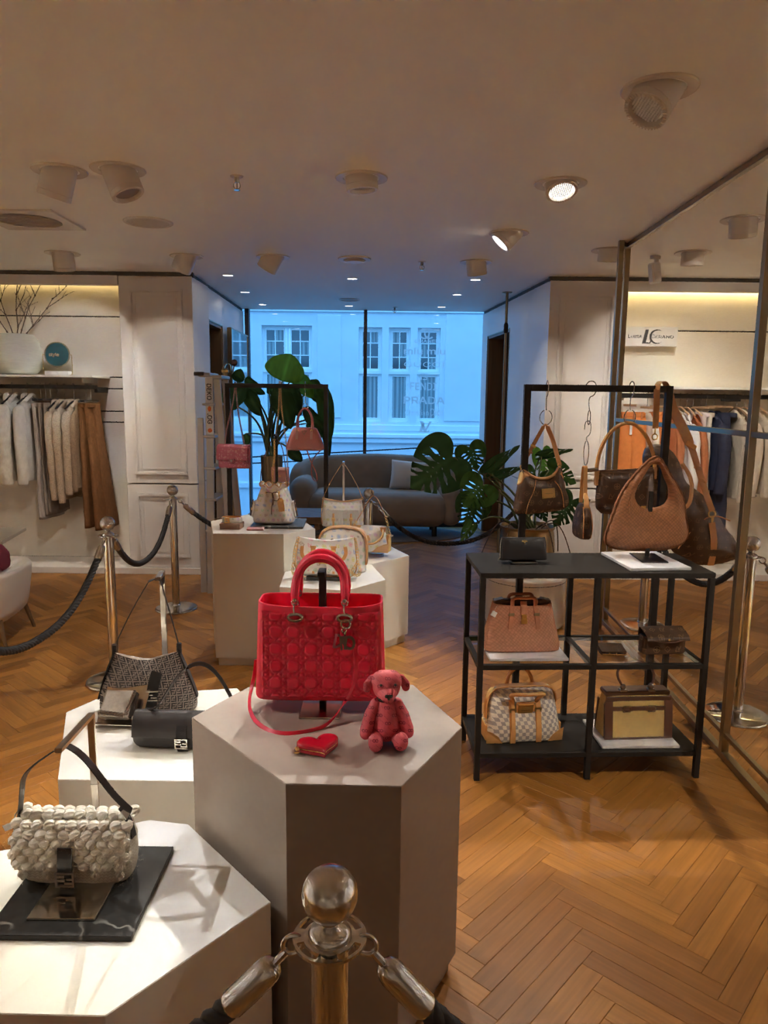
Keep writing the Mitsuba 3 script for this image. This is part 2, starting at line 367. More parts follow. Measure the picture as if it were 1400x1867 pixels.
# the glazing
WY = 9.30
P('m_frame', (0.010, 0.010, 0.012), 0.4)
scene['m_glass'] = {'type': 'thindielectric', 'int_ior': 1.5}
win = struct('window_1', cat([box(-1.745, -1.695, WY - 0.05, WY + 0.05, 0.0, CEIL, 0.003), box(-0.275, -0.235, WY - 0.06, WY + 0.05, 0.0, CEIL, 0.003),
                              box(-1.85, 1.35, WY - 0.03, WY + 0.05, -0.02, 0.05, 0.003), box(1.215, 1.26, WY - 0.03, WY + 0.05, 0.0, CEIL, 0.003), box(-1.85, -1.8, WY - 0.03, WY + 0.05, 0.0, CEIL)]), 'm_frame')
for x0, x1 in ((-1.80, -1.72), (-1.70, -0.26), (-0.25, 1.23)):
    obj('pane', trimesh.Trimesh([[x0, WY, 0.03], [x1, WY, 0.03], [x1, WY, CEIL], [x0, WY, CEIL]], [[0, 1, 2], [0, 2, 3]], process=False), 'm_glass', win, False)
scene['m_decal'] = {'type': 'principledthin', 'base_color': {'type': 'rgb', 'value': [0.74, 0.72, 0.70]}, 'roughness': 0.6, 'diff_trans': 1.75, 'spec_trans': 0.0}
def decal(m):
    """thin vinyl: only the face that looks into the shop"""
    k = m.face_normals[:, 1] < -0.9
    obj('lettering', trimesh.Trimesh(m.vertices, m.faces[k], process=False), 'm_decal', win, False)
def letters(text, w, xc, z, bold=False, h=None, serif=False):
    m = meshkit.text_mesh(text, 0.1, 0.002, bold); b = m.bounds
    sx = w / (b[1, 0] - b[0, 0]); sz = (h / 0.1) if h else sx
    m.apply_translation([-(b[0, 0] + b[1, 0]) / 2, 0, 0]); m.apply_transform(np.diag([sx, sz, 1, 1]))
    v = m.vertices.copy(); m.vertices = np.stack([v[:, 0] + xc, WY - 0.004 - v[:, 2], v[:, 1] + z], 1)
    if m.volume < 0:
        m.invert()
    decal(m)
def cring(cx, cz, r, t, a0, a1):
    a = np.radians(np.linspace(a0, a1, 24)); o = np.stack([cx + r * np.cos(a), cz + r * np.sin(a)], 1); i = np.stack([cx + (r - t) * np.cos(a), cz + (r - t) * np.sin(a)], 1)
    return Polygon(np.vstack([o, i[::-1]]))
decal(cat([plate(cring(0.478, 2.425, 0.066, 0.019, -138, 138), WY - 0.006, WY - 0.004), plate(cring(0.538, 2.425, 0.066, 0.019, 42, 318), WY - 0.008, WY - 0.006)]))
letters('CHANEL', 0.30, 0.505, 2.315, True, 0.04)
letters('miu miu', 0.52, 0.485, 2.175, True, 0.075)
letters('GUCCI', 0.52, 0.49, 2.02, False, 0.06)
decal(cat([plate(Polygon([(0.44, 1.86), (0.455, 1.86), (0.455, 1.90), (0.475, 1.90), (0.475, 1.912), (0.455, 1.912), (0.455, 1.93), (0.50, 1.93), (0.50, 1.942), (0.44, 1.942)]), WY - 0.006, WY - 0.004),
                      plate(Polygon([(0.525, 1.942), (0.51, 1.942), (0.51, 1.90), (0.49, 1.90), (0.49, 1.888), (0.51, 1.888), (0.51, 1.872), (0.465, 1.872), (0.465, 1.86), (0.525, 1.86)]), WY - 0.006, WY - 0.004)]))
letters('FENDI', 0.33, 0.475, 1.735, True, 0.09)
letters('PRADA', 0.52, 0.49, 1.565, True, 0.085)
letters('Christian', 0.30, 0.40, 1.42, False, 0.065); letters('Dior', 0.17, 0.655, 1.42, False, 0.085)
decal(cat([plate(Polygon([(0.43, 1.205), (0.56, 1.205), (0.56, 1.245), (0.545, 1.22), (0.47, 1.22), (0.505, 1.325), (0.47, 1.325)]), WY - 0.006, WY - 0.004),
                      plate(Polygon([(0.44, 1.345), (0.48, 1.345), (0.515, 1.25), (0.56, 1.345), (0.59, 1.345), (0.515, 1.205), (0.50, 1.205)]), WY - 0.008, WY - 0.006)]))

# ---------------------------------------------------------------- across the street
P('m_facade', mikit.proc(lambda p, n, uv: mix((0.66, 0.69, 0.72), (0.73, 0.76, 0.78), fbm(p.x * 1.5, p.z * 3.0, 0.0, 3))), 0.8)
P('m_facadetrim', (0.74, 0.77, 0.78), 0.7)
P('m_sash', (0.80, 0.82, 0.80), 0.5)
P('m_winglass', (0.055, 0.085, 0.095), 0.08, spec=0.8)
P('m_curtain', mikit.proc(lambda p, n, uv: mix((0.16, 0.21, 0.22), (0.38, 0.43, 0.42), 0.5 + 0.5 * dr.sin(p.x * 70 + 3 * noise(p.x * 9, p.z * 0.6)))), 0.9)
P('m_street', (0.16, 0.16, 0.17), 0.85)
struct('street', box(-14, 14, 9.5, 17.2, -4.4, -4.2), 'm_street')
FY = 17.0
t = thing('townhouse_facade', 'pale plastered townhouse front with white sash windows across the street', 'building')
holes = [(-2.83, -1.68, 1.08, 3.22), (-0.62, -0.09, 1.06, 3.20), (0.07, 0.56, 1.06, 3.20), (0.72, 1.245, 1.06, 3.20)]
for k in (-1, 1):
    holes += [(x0 + 7.4 * k, x1 + 7.4 * k, z0, z1) for x0, x1, z0, z1 in holes[:4]]
for (x0, x1, z0, z1) in holes[:12]:
    holes.append((x0, x1, z0 + 2.55, z1 + 2.45))
wall = Polygon([(-12, -4.3), (12, -4.3), (12, 9), (-12, 9)])
for (x0, x1, z0, z1) in holes:
    wall = wall.difference(Polygon([(x0, z0), (x1, z0), (x1, z1), (x0, z1)]))
obj('wall', plate(wall, FY, FY + 0.3), 'm_facade', t, False)
fields = [(-1.56, -1.02, 1.15, 3.46), (1.36, 2.2, 1.1, 3.5), (-1.0, -0.72, 0.9, 3.6), (-4.3, -3.1, 0.9, 3.6)]
for x0, x1, z0, z1 in fields[:2] + fields[3:]:
    obj('raised_field', box(x0, x1, FY - 0.035, FY + 0.01, z0, z1, 0.01), 'm_facade', t, False)
obj('cornice', cat([box(-12, 12, FY - 0.16, FY + 0.02, 0.70, 0.80, 0.02), box(-12, 12, FY - 0.10, FY + 0.02, 0.58, 0.70, 0.02), box(-12, 12, FY - 0.05, FY + 0.02, 0.86, 1.0, 0.01)]), 'm_facadetrim', t, False)
obj('sill_band', cat([box(-12, 12, FY - 0.06, FY + 0.02, 3.52, 3.6, 0.01), box(-12, 12, FY - 0.06, FY + 0.02, -0.5, -0.36, 0.02)]), 'm_facadetrim', t, False)
def sash_window(x0, x1, z0, z1, cols):
    y = FY + 0.14; zt = z0 + (z1 - z0) * 0.53; fr = 0.05
    w = obj('window', cat([box(x0, x0 + fr, y, y + 0.08, z0, z1, 0.005), box(x1 - fr, x1, y, y + 0.08, z0, z1, 0.005), box(x0, x1, y, y + 0.08, z1 - fr, z1, 0.005), box(x0, x1, y, y + 0.08, z0, z0 + fr, 0.005),
                           box(x0 - 0.02, x1 + 0.02, y - 0.05, y + 0.08, zt - 0.04, zt + 0.04, 0.008)] + ([box((x0 + x1) / 2 - 0.035, (x0 + x1) / 2 + 0.035, y - 0.01, y + 0.08, z0, z1, 0.005)] if cols == 4 else [])), 'm_sash', t, False)
    leaves = [(x0, (x0 + x1) / 2), ((x0 + x1) / 2, x1)] if cols == 4 else [(x0, x1)]
    for a, b in leaves:
        a, b = a + fr, b - fr
        obj('sash', cat([box(a, a + 0.04, y + 0.02, y + 0.06, z0 + fr, z1 - fr), box(b - 0.04, b, y + 0.02, y + 0.06, z0 + fr, z1 - fr),
                         box(a, b, y + 0.02, y + 0.06, zt + 0.04, zt + 0.09), box(a, b, y + 0.02, y + 0.06, zt - 0.09, zt - 0.04), box(a, b, y + 0.02, y + 0.06, z0 + fr, z0 + fr + 0.05), box(a, b, y + 0.02, y + 0.06, z1 - fr - 0.045, z1 - fr)]
                        + [box((a + b) / 2 - 0.012, (a + b) / 2 + 0.012, y + 0.02, y + 0.05, zt, z1 - fr)] + [box(a, b, y + 0.02, y + 0.05, zt + 0.06 + (z1 - zt) * q - 0.012, zt + 0.06 + (z1 - zt) * q + 0.012) for q in (0.29, 0.6)]), 'm_sash', w, False)
        zz = [zt + 0.06, zt + 0.06 + (z1 - zt) * 0.29, zt + 0.06 + (z1 - zt) * 0.6, z1 - fr]
        for i in range(3):
            for c0, c1 in ((a + 0.03, (a + b) / 2), ((a + b) / 2, b - 0.03)):
                obj('pane', box(c0 + 0.005, c1 - 0.005, y + 0.038, y + 0.046, zz[i], zz[i + 1] - 0.005), 'm_curtain' if (i + int(c0 * 7)) % 3 == 0 else 'm_winglass', w, False)
        obj('pane', box(a + 0.03, b - 0.03, y + 0.038, y + 0.046, z0 + 0.08, zt - 0.07), 'm_curtain', w, False)
for i, (x0, x1, z0, z1) in enumerate(holes[:4]):
    sash_window(x0, x1, z0, z1, 4 if x1 - x0 > 0.8 else 2)
for (x0, x1, z0, z1) in holes[4:]:
    w = obj('window', cat([box(x0, x0 + 0.06, FY + .14, FY + .2, z0, z1), box(x1 - 0.06, x1, FY + .14, FY + .2, z0, z1), box(x0, x1, FY + .14, FY + .2, z1 - 0.06, z1), box(x0, x1, FY + .14, FY + .2, z0, z0 + 0.06), box(x0, x1, FY + .13, FY + .2, (z0 + z1) / 2, (z0 + z1) / 2 + 0.08)]), 'm_sash', t, False)
    obj('pane', box(x0, x1, FY + 0.19, FY + 0.2, z0, z1), 'm_winglass', w, False)
for i, (a, b, s) in enumerate((((-9, 14.2, 0.05), (9, 13.4, 1.22), 0.12), ((-9, 14.5, 0.05), (9, 13.6, 1.32), 0.05))):
    obj('overhead_cable', tube(bez(a, b, s, 30), 0.013, 6), 'm_black', None, label=['lower dark cable slung across the street outside', 'upper dark cable slung across the street outside'][i], cat='cable')
# ---------------------------------------------------------------- on the ceiling
P('m_reflector', (0.75, 0.75, 0.75), 0.15, 1.0)
P('m_lens', (0.35, 0.34, 0.33), 0.15, 0.6)
def spot_lamp(x, y, az, tilt, label, lit=0.0, power=0.0, aim=None, cut=34, beam=16, drop=0.085, R=0.125, r=0.078, face=0.0):
    t = thing('ceiling_spotlight', label, 'spotlight', (x, y, CEIL), group=None)
    obj('trim_ring', lathe([(r + 0.012, 0.02), (r + 0.012, -0.004), (R, -0.007), (R + 0.004, -0.003), (R + 0.004, 0.004), (r + 0.02, 0.02)], 40), 'm_lampwhite', t)
    A = trimesh.transformations.rotation_matrix(math.radians(tilt), [math.sin(math.radians(az)), -math.cos(math.radians(az)), 0])   # the housing leans towards az
    def lean(m):
        m = m.copy(); m.apply_transform(A); return m
    z1 = -drop
    obj('housing', lean(lathe([(0.001, 0.06), (r * 0.9, 0.06), (r, 0.04), (r, z1 + 0.028), (r - 0.0015, z1 + 0.0265), (r, z1 + 0.025), (r, z1 + 0.004), (r - 0.004, z1), (r - 0.014, z1), (r - 0.02, z1 + 0.022), (0.001, z1 + 0.024)], 40)), 'm_lampwhite', t)
    if face:
        ribs = [mv(box(r - 0.0145, r - 0.002, -0.0022, 0.0022, z1 - 0.004, z1 + 0.004), rz=i * 9) for i in range(40)]
        obj('bezel', lean(cat(ribs)), 'm_lampwhite', t)
        fac = [ball(0.0045, (a, b, z1 + 0.014), 1) for a in np.arange(-0.05, 0.051, 0.0095) for b in np.arange(-0.05, 0.051, 0.0095) if a * a + b * b < (r - 0.022) ** 2]
        obj('reflector', lean(cat(fac)), 'm_reflector', t)
    disc = lean(mv(trimesh.creation.cylinder(radius=r - 0.021, height=0.004, sections=28), (0, 0, z1 + 0.017)))
    if lit:
        glow('lens', disc, lit, t, (1, 0.95, 0.87))
    else:
        obj('lens', disc, 'm_lens', t)
    if power:
        c = A[:3, :3] @ np.array([0, 0, z1 - 0.012]) + [x, y, CEIL]
        spot('lamp_beam_%d' % len([k for k in scene if k.startswith('lamp_beam')]), c, aim, power, cut, beam)
    return t
LAMPS = [
    (0.925, 2.69, 205, 34, 'largest ceiling spotlight, its faceted reflector turned towards the room', dict(drop=0.10, face=1, power=15, aim=(-0.62, 1.75, 0.5), cut=30)),
    (-1.57, 3.70, 160, 20, 'left one of the two ceiling spotlights standing side by side', dict(power=10, aim=(-2.3, 5.6, 0.0), drop=0.13)),
    (-1.28, 3.67, 350, 22, 'right one of the two ceiling spotlights standing side by side', dict(power=20, aim=(-0.80, 2.50, 0.45), drop=0.13, cut=26)),
    (-0.128, 3.76, 30, 5, 'ceiling spotlight pointing straight down above the quilted red bag', dict(power=26, aim=(0.10, 2.75, 0), cut=44, beam=26, drop=0.06)),
    (0.855, 3.82, 280, 24, 'glowing ceiling spotlight above the black shelf unit', dict(lit=16.0, face=1, power=10, aim=(0.80, 3.0, 0.3), cut=38, drop=0.05)),
    (0.785, 4.93, 180, 42, 'glowing ceiling spotlight tilted towards the handbag pedestals', dict(lit=14.0, power=85, aim=(-0.33, 4.20, 0.72), cut=25, beam=12, drop=0.085)),
    (-2.47, 5.79, 95, 14, 'ceiling spotlight in front of the left clothes niche', dict(power=16, aim=(-3.0, 6.95, 1.5), cut=40, drop=0.13)),
    (-1.54, 5.85, 150, 34, 'ceiling spotlight beside the left panelled pier', dict(power=7, aim=(-2.1, 6.7, 1.3), cut=36, drop=0.12)),
    (-0.875, 5.84, 160, 34, 'ceiling spotlight above the hanging pink handbags', dict(power=12, aim=(-0.85, 4.95, 0.8), cut=28, drop=0.11)),
    (0.70, 5.96, 60, 16, 'ceiling spotlight nearest the monstera', dict(power=6, aim=(1.72, 6.8, 0.9), cut=30, drop=0.10)),
    (2.09, 4.50, 60, 18, 'ceiling spotlight behind the brass frame, nearest the viewer', dict(power=12, aim=(2.9, 6.8, 1.2), cut=36, drop=0.10)),
    (2.21, 5.50, 80, 6, 'ceiling spotlight behind the brass frame, beside the security camera', dict(power=8, aim=(2.4, 6.9, 1.2), cut=40, drop=0.09)),
    (1.59, 5.44, 100, 8, 'ceiling spotlight half hidden by the brass frame', dict(power=10, aim=(1.75, 4.4, 0.0), cut=40, drop=0.08)),
]
for x, y, az, tilt, lab, kw in LAMPS:
    spot_lamp(x, y, az, tilt, lab, **kw)
# the shop goes on behind the viewer with the same lamps, washing its walls
for x, y, p, aim, cut, lab in ((-2.6, 1.3, 12, (-2.55, 1.6, 0), 48, 'ceiling spotlight left of the viewer, above the open floor'), (1.75, 1.45, 22, (0.98, 3.0, 0.40), 24, 'ceiling spotlight right of the viewer, aimed at the shelf unit'),
                     (-2.15, 1.76, 34, (-0.28, 1.83, 0.72), 19, 'ceiling spotlight left of the viewer, aimed at the red bag'), (-1.6, -1.5, 16, (-1.6, -2.95, 1.0), 52, 'left ceiling spotlight at the rear wall behind the viewer'),
                     (1.6, -1.5, 16, (1.6, -2.95, 1.0), 52, 'right ceiling spotlight at the rear wall behind the viewer'), (-3.0, 0.6, 190, (-4.15, 0.6, 1.3), 52, 'ceiling spotlight washing the left wall, nearest the viewer'), (3.0, 0.8, 190, (4.15, 0.8, 1.3), 52, 'ceiling spotlight washing the right wall, nearest the viewer'), (-3.2, 3.6, 190, (-4.15, 3.6, 1.3), 52, 'ceiling spotlight washing the left wall, before the clothes niche'), (3.2, 3.6, 190, (4.15, 3.6, 1.3), 52, 'ceiling spotlight washing the right wall, before the clothes niche')):
    spot_lamp(x, y, 0, 0, lab, power=p, aim=aim, cut=cut, beam=cut * 0.45, drop=0.08, lit=30.0 if abs(x) < 1.8 else 0)
P('m_lamprim', (0.7, 0.7, 0.7), 0.3)
names = ['left of the window and nearest the viewer', 'left of the window, second from the viewer', 'in the middle, before the window', 'right of the window and nearest the viewer', 'right of the window, second from the viewer',
         'right of the window, nearest the glass', 'in the middle, nearest the glass', 'left of the window, nearest the glass']
for (x, y), nm in zip(((-1.41, 6.73), (-1.46, 7.79), (-0.31, 6.84), (0.80, 6.82), (0.73, 7.80), (0.65, 8.86), (-0.44, 8.86), (-1.45, 8.82)), names):
    t = thing('recessed_downlight', 'small lit round downlight ' + nm, 'downlight', (x, y, CEIL))
    obj('rim', lathe([(0.042, -0.001), (0.044, -0.005), (0.054, -0.004), (0.056, 0.001)], 28), 'm_lamprim', t)
    glow('diffuser', mv(trimesh.creation.cylinder(radius=0.042, height=0.003, sections=24), (0, 0, -0.0016)), 75.0, t)
t = thing('ceiling_loudspeaker', 'round flat loudspeaker in the ceiling between the spotlight pair and the niche', 'loudspeaker', (-1.48, 4.74, CEIL))
P('m_grille', mikit.proc(lambda p, n, uv: mix((0.40, 0.36, 0.31), (0.50, 0.46, 0.41), sst(0.3, 0.5, dr.abs(frac(p.x * 220) - 0.5) + dr.abs(frac(p.y * 220) - 0.5)))), 0.6)
obj('rim', lathe([(0.128, 0.0), (0.130, -0.008), (0.148, -0.006), (0.152, 0.001)], 44), 'm_lampwhite', t)
obj('grille', mv(trimesh.creation.cylinder(radius=0.129, height=0.006, sections=44), (0, 0, -0.002)), 'm_grille', t)
t = thing('ceiling_loudspeaker', 'round flat loudspeaker in the ceiling right before the window', 'loudspeaker', (-0.41, 8.31, CEIL))
obj('rim', lathe([(0.10, 0.0), (0.102, -0.008), (0.118, -0.006), (0.122, 0.001)], 40), 'm_lampwhite', t)
obj('grille', mv(trimesh.creation.cylinder(radius=0.101, height=0.006, sections=40), (0, 0, -0.002)), 'm_grille', t)
t = thing('recessed_spotlight', 'unlit round spotlight set flush in the middle of the ceiling', 'spotlight', (-0.25, 5.88, CEIL))
obj('rim', lathe([(0.085, 0.0), (0.087, -0.012), (0.125, -0.009), (0.13, 0.001)], 40), 'm_lampwhite', t)
obj('body', lathe([(0.001, -0.028), (0.07, -0.028), (0.082, -0.018), (0.084, 0.01)], 36), 'm_lampwhite', t)
t = thing('air_vent', 'square ceiling vent with a round louvred grille', 'vent', (-2.2, 4.70, CEIL))
obj('plate', plate_m := prism(Polygon([(-0.25, -0.25), (0.25, -0.25), (0.25, 0.25), (-0.25, 0.25)]).difference(Polygon(circ(0.19, 40))), -0.012, 0.0), 'm_lampwhite', t, False)
obj('backing', mv(trimesh.creation.cylinder(radius=0.19, height=0.002, sections=40), (0, 0, -0.0015)), 'm_gap', t)
for i in range(9):
    u = -0.16 + i * 0.04; w = math.sqrt(max(0.19 ** 2 - u * u, 0))
    obj('louvre', mv(box(-w, w, -0.017, 0.017, -0.002, 0.002), (0, u, -0.010), rx=24), 'm_lampwhite', t, False)
for x, y, lab in ((-0.735, 3.76, 'chrome ceiling sprinkler nearest the viewer'), (0.277, 5.98, 'chrome ceiling sprinkler in the middle of the room'), (0.10, 8.96, 'chrome ceiling sprinkler close to the window')):
    t = thing('sprinkler', lab, 'sprinkler', (x, y, CEIL))
    obj('rosette', lathe([(0.001, -0.004), (0.03, -0.004), (0.034, 0.001)], 24), 'm_lampwhite', t)
    obj('body', lathe([(0.001, -0.03), (0.009, -0.03), (0.012, -0.02), (0.012, -0.003)], 16), 'm_chrome', t)
    obj('frame', cat([tube(curve([(s * 0.01, 0, -0.025), (s * 0.017, 0, -0.045), (s * 0.004, 0, -0.062)], 8), 0.003, 6) for s in (1, -1)] + [mv(trimesh.creation.cylinder(radius=0.0035, height=0.03, sections=8), (0, 0, -0.045))]), 'm_chrome', t)
    obj('deflector', mv(trimesh.creation.cylinder(radius=0.016, height=0.002, sections=16), (0, 0, -0.063)), 'm_chrome', t)
t = thing('security_camera', 'small white motion detector on a bracket at the ceiling above the sign', 'detector', (1.97, 5.62, CEIL), 20)
obj('bracket', cat([box(-0.02, 0.05, -0.02, 0.02, -0.025, 0.0, 0.003), box(0.015, 0.04, -0.012, 0.012, -0.075, -0.02, 0.003)]), 'm_lampwhite', t)
obj('body', mv(box(-0.045, 0.035, -0.035, 0.03, -0.20, -0.05, 0.012), (0, 0, 0), ry=-10), 'm_offwhite', t)
obj('lens_strip', mv(box(-0.035, 0.024, -0.037, -0.03, -0.19, -0.12, 0.006), (0, 0, 0), ry=-10), 'm_lampwhite', t)
# ---------------------------------------------------------------- pedestals
def pedestal(poly, h, mat, label):
    t = thing('pedestal', label, 'pedestal', group=None)
    p = Polygon(poly).buffer(-0.002).buffer(0.002, quad_segs=2)
    obj('body', cat([prism(p, 0.055, h - 0.0015), prism(p.buffer(-0.0015, join_style=2), h - 0.002, h)]), mat, t, False)
    obj('toe_kick', prism(Polygon(poly).buffer(-0.018, join_style=2), 0.0, 0.06), mat, t, False)
    return t
RH, FH, WH, BH, MH = 0.753, 0.445, 0.45, 0.83, 0.60
pedestal([(-.534, 1.933), (-.223, 1.585), (.048, 1.579), (.222, 1.893), (.098, 2.188), (-.416, 2.155)], RH, 'm_taupe', 'tall taupe hexagonal pedestal that carries the quilted red bag')
pedestal([(-.262, 1.588), (-.545, 1.905), (-.66, 1.925), (-1.16, 1.71), (-1.25, 1.5), (-.99, 1.262), (-.535, 1.256)], FH, 'm_pedwhite', 'low white hexagonal pedestal at the front left, under the cream knitted bag')
pedestal([(-1.015, 2.13), (-.565, 2.13), (-.36, 2.45), (-.60, 2.87), (-1.12, 2.77), (-1.2, 2.62)], WH, 'm_pedwhite', 'low white pedestal carrying the grey patterned shoulder bag')
pedestal([(-1.02, 4.28), (-.60, 4.29), (-.427, 4.475), (-.566, 4.87), (-.95, 5.0), (-1.135, 4.72)], BH, 'm_greige', 'tall beige pedestal under the white drawstring bucket bag')
pedestal([(-.575, 3.93), (-.2, 3.87), (.0145, 4.12), (-.076, 4.51), (-.385, 4.61), (-.418, 4.478), (-.592, 4.285)], MH, 'm_pedwhite', 'white pedestal right behind the quilted red bag')
pedestal([(-.07, 4.518), (.172, 4.78), (.025, 5.14), (-.33, 5.12), (-.39, 4.622)], MH, 'm_pedwhite', 'white pedestal under the white bag with the tan corners')

# ---------------------------------------------------------------- rope barrier
def make_stanchion(x, y, label):
    t = thing('stanchion', label, 'stanchion', (x, y, 0))
    obj('base', lathe([(0.001, 0.030), (0.04, 0.029), (0.10, 0.024), (0.145, 0.018), (0.157, 0.012), (0.16, 0.004), (0.158, 0.0), (0.001, 0.0)], 56), 'm_chrome', t)
    obj('pole', lathe([(0.001, 0.02), (0.033, 0.028), (0.033, 0.036), (0.0277, 0.040), (0.0277, 0.858), (0.001, 0.858)], 32), 'm_chrome', t)
    ringp = Polygon(circ(0.0545, 48)).difference(Polygon(circ(0.02, 20)))
    for q in range(4):
        a = np.radians(np.linspace(q * 90 + 20, q * 90 + 70, 8))
        ringp = ringp.difference(Polygon(np.vstack([np.stack([0.049 * np.cos(a), 0.049 * np.sin(a)], 1), np.stack([0.040 * np.cos(a), 0.040 * np.sin(a)], 1)[::-1]]).tolist()).buffer(0.001))
    obj('collar', prism(ringp, 0.857, 0.8615), 'm_chrome', t, 30)
    obj('finial', lathe([(0.001, 0.856), (0.031, 0.858), (0.032, 0.866), (0.028, 0.874), (0.018, 0.880), (0.0135, 0.884), (0.0125, 0.892), (0.016, 0.896)] +
                        [(0.0412 * math.cos(a), 0.929 + 0.0412 * math.sin(a)) for a in np.linspace(-1.1, PI / 2 - 0.02, 26)] + [(0.0005, 0.9702)], 40), 'm_chrome', t)
    return t
SP = {'front': (-.073, .968, 'chrome ball-topped stanchion in the foreground, before the taupe pedestal'), 'l1': (-1.55, 4.03, 'chrome stanchion standing behind the grey patterned bag'),
      'l2': (-1.607, 5.49, 'chrome stanchion in front of the left panelled pier'), 'mid': (-.114, 5.45, 'chrome stanchion before the sofa, behind the white handbags'),
      'r1': (1.88, 3.655, 'chrome stanchion behind the brass frame at the right edge'), 'r2': (1.91, 5.19, 'chrome stanchion seen through the right half of the black shelf unit'),
      'r3': (1.17, 5.78, 'chrome stanchion hidden behind the monstera pot'), 'l0': (-1.615, 2.47, 'chrome stanchion at the left edge, only its foot in view'),
      'x1': (-1.55, .93, 'stanchion left of the viewer, past the front white pedestal'), 'x2': (1.30, .97, 'stanchion right of the viewer, on the open floor'), 'x3': (2.95, 3.3, 'stanchion beyond the right edge of the picture')}
first = None
for k, (x, y, lab) in SP.items():
    first = make_stanchion(x, y, lab) if first is None else (dup(first, (x, y, 0), label=lab) and first)
def rope(a, b, sag, label):
    t = thing('barrier_rope', label, 'rope')
    A, B = np.array([*SP[a][:2], 0.856]), np.array([*SP[b][:2], 0.856]); d = (B - A); d[2] = 0; d /= np.linalg.norm(d)
    A, B = A + d * 0.047, B - d * 0.047
    s = np.linspace(0, 1, 260)[:, None]; path = A + (B - A) * s - np.array([0, 0, 1.0]) * sag * (1 - np.abs(2 * s - 1) ** 2.3)
    seg = np.concatenate([[0], np.cumsum(np.linalg.norm(np.diff(path, axis=0), axis=1))]); L = seg[-1]
    at = lambda q: np.stack([np.interp(q, seg, path[:, i]) for i in range(3)], -1)
    for e in (0, 1):
        g = (lambda q: at(q)) if e == 0 else (lambda q: at(L - np.asarray(q)))
        obj('ferrule', tube(g(np.array([0.052, 0.056, 0.064, 0.075, 0.12, 0.146, 0.15])), 0.021, 18, scale=[0.4, 0.75, 0.92, 1, 1, 1, 0.9]), 'm_chrome', t, 40)
        p = g(np.array([0.0, 0.05])); u = (p[1] - p[0]) / np.linalg.norm(p[1] - p[0]); w = np.array([d[0] * 0 - d[1], d[0], 0])
        v = np.cross(u, w); v /= np.linalg.norm(v)
        aa = np.linspace(0, 2 * PI, 22)[:-1]
        obj('hook', cat([tube(p[0] + u * 0.012 + 0.014 * (np.cos(aa)[:, None] * u * 1.15 + np.sin(aa)[:, None] * v), 0.0035, 8, True), tube(np.array([p[0] + u * 0.026, p[0] + u * 0.056]), 0.006, 8)]), 'm_chrome', t)
    n = 190; q = np.linspace(0.145, L - 0.145, n); c, tt, a1, b1 = frames(at(q)); strands = []
    for k in range(3):
        th = q / 0.075 * 2 * PI + k * 2 * PI / 3
        strands.append(tube(c + 0.0088 * (np.cos(th)[:, None] * a1 + np.sin(th)[:, None] * b1), 0.0105, 8))
    obj('cord', cat(strands), 'm_rope', t, 60)
rope('l1', 'l2', 0.30, 'black twisted rope between the two chrome stanchions on the left')
rope('l0', 'l1', 0.33, 'black twisted rope hanging to the left edge of the picture')
rope('l2', 'mid', 0.30, 'black twisted rope that runs behind the beige pedestal')
rope('mid', 'r3', 0.34, 'black twisted rope hanging before the round rug')
rope('r2', 'r1', 0.30, 'black twisted rope behind the right end of the black shelf unit')
rope('r1', 'x3', 0.30, 'black twisted rope leaving at the right edge')
rope('x1', 'front', 0.36, 'black twisted rope hooked to the left of the foreground stanchion')
rope('front', 'x2', 0.36, 'black twisted rope hooked to the right of the foreground stanchion')

# ---------------------------------------------------------------- black shelf unit
SX, SY, SR = 0.405, 2.955, 2.6
t = thing('shelf_unit', 'black metal shelf unit with glass middle shelves on the oak floor', 'shelf', (SX, SY, 0), SR)
W, D, Hh, q = 1.0, 0.40, 0.93, 0.024
for x in (0, W / 2 - q / 2, W - q):
    for y in (0, D - q):
        obj('post', box(x, x + q, y, y + q, 0, Hh - 0.022, 0.0015), 'm_blackmetal', t, False)
rails = []
for z in (0.105, 0.505, Hh - 0.024):
    for y in (0.001, D - q + 0.001):
        rails.append(box(0.002, W - 0.002, y, y + q - 0.002, z, z + 0.022, 0.0015))
    for x in (0.001, W / 2 - q / 2 + 0.001, W - q + 0.001):
        rails.append(box(x, x + q - 0.002, 0.002, D - 0.002, z, z + 0.0215, 0.0015))
for r in rails:
    obj('rail', r, 'm_blackmetal', t, False)
obj('top_panel', box(0.0, W, 0.0, D, Hh - 0.018, Hh, 0.002), 'm_blackmetal', t, False)
obj('bottom_panel', box(q - 0.01, W - q + 0.01, q - 0.01, D - q + 0.01, 0.112, 0.128, 0.002), 'm_blackmetal', t, False)
for x0, x1 in ((q, W / 2 - q / 2), (W / 2 + q / 2, W - q)):
    g = obj('glass_shelf', trimesh.Trimesh([[x0, q, .524], [x1, q, .524], [x1, D - q, .524], [x0, D - q, .524]], [[0, 1, 2], [0, 2, 3]], process=False), 'm_glass', t, False)
def on_shelf(x, y, z):
    c, s = math.cos(math.radians(SR)), math.sin(math.radians(SR))
    return (SX + x * c - y * s, SY + x * s + y * c, z)

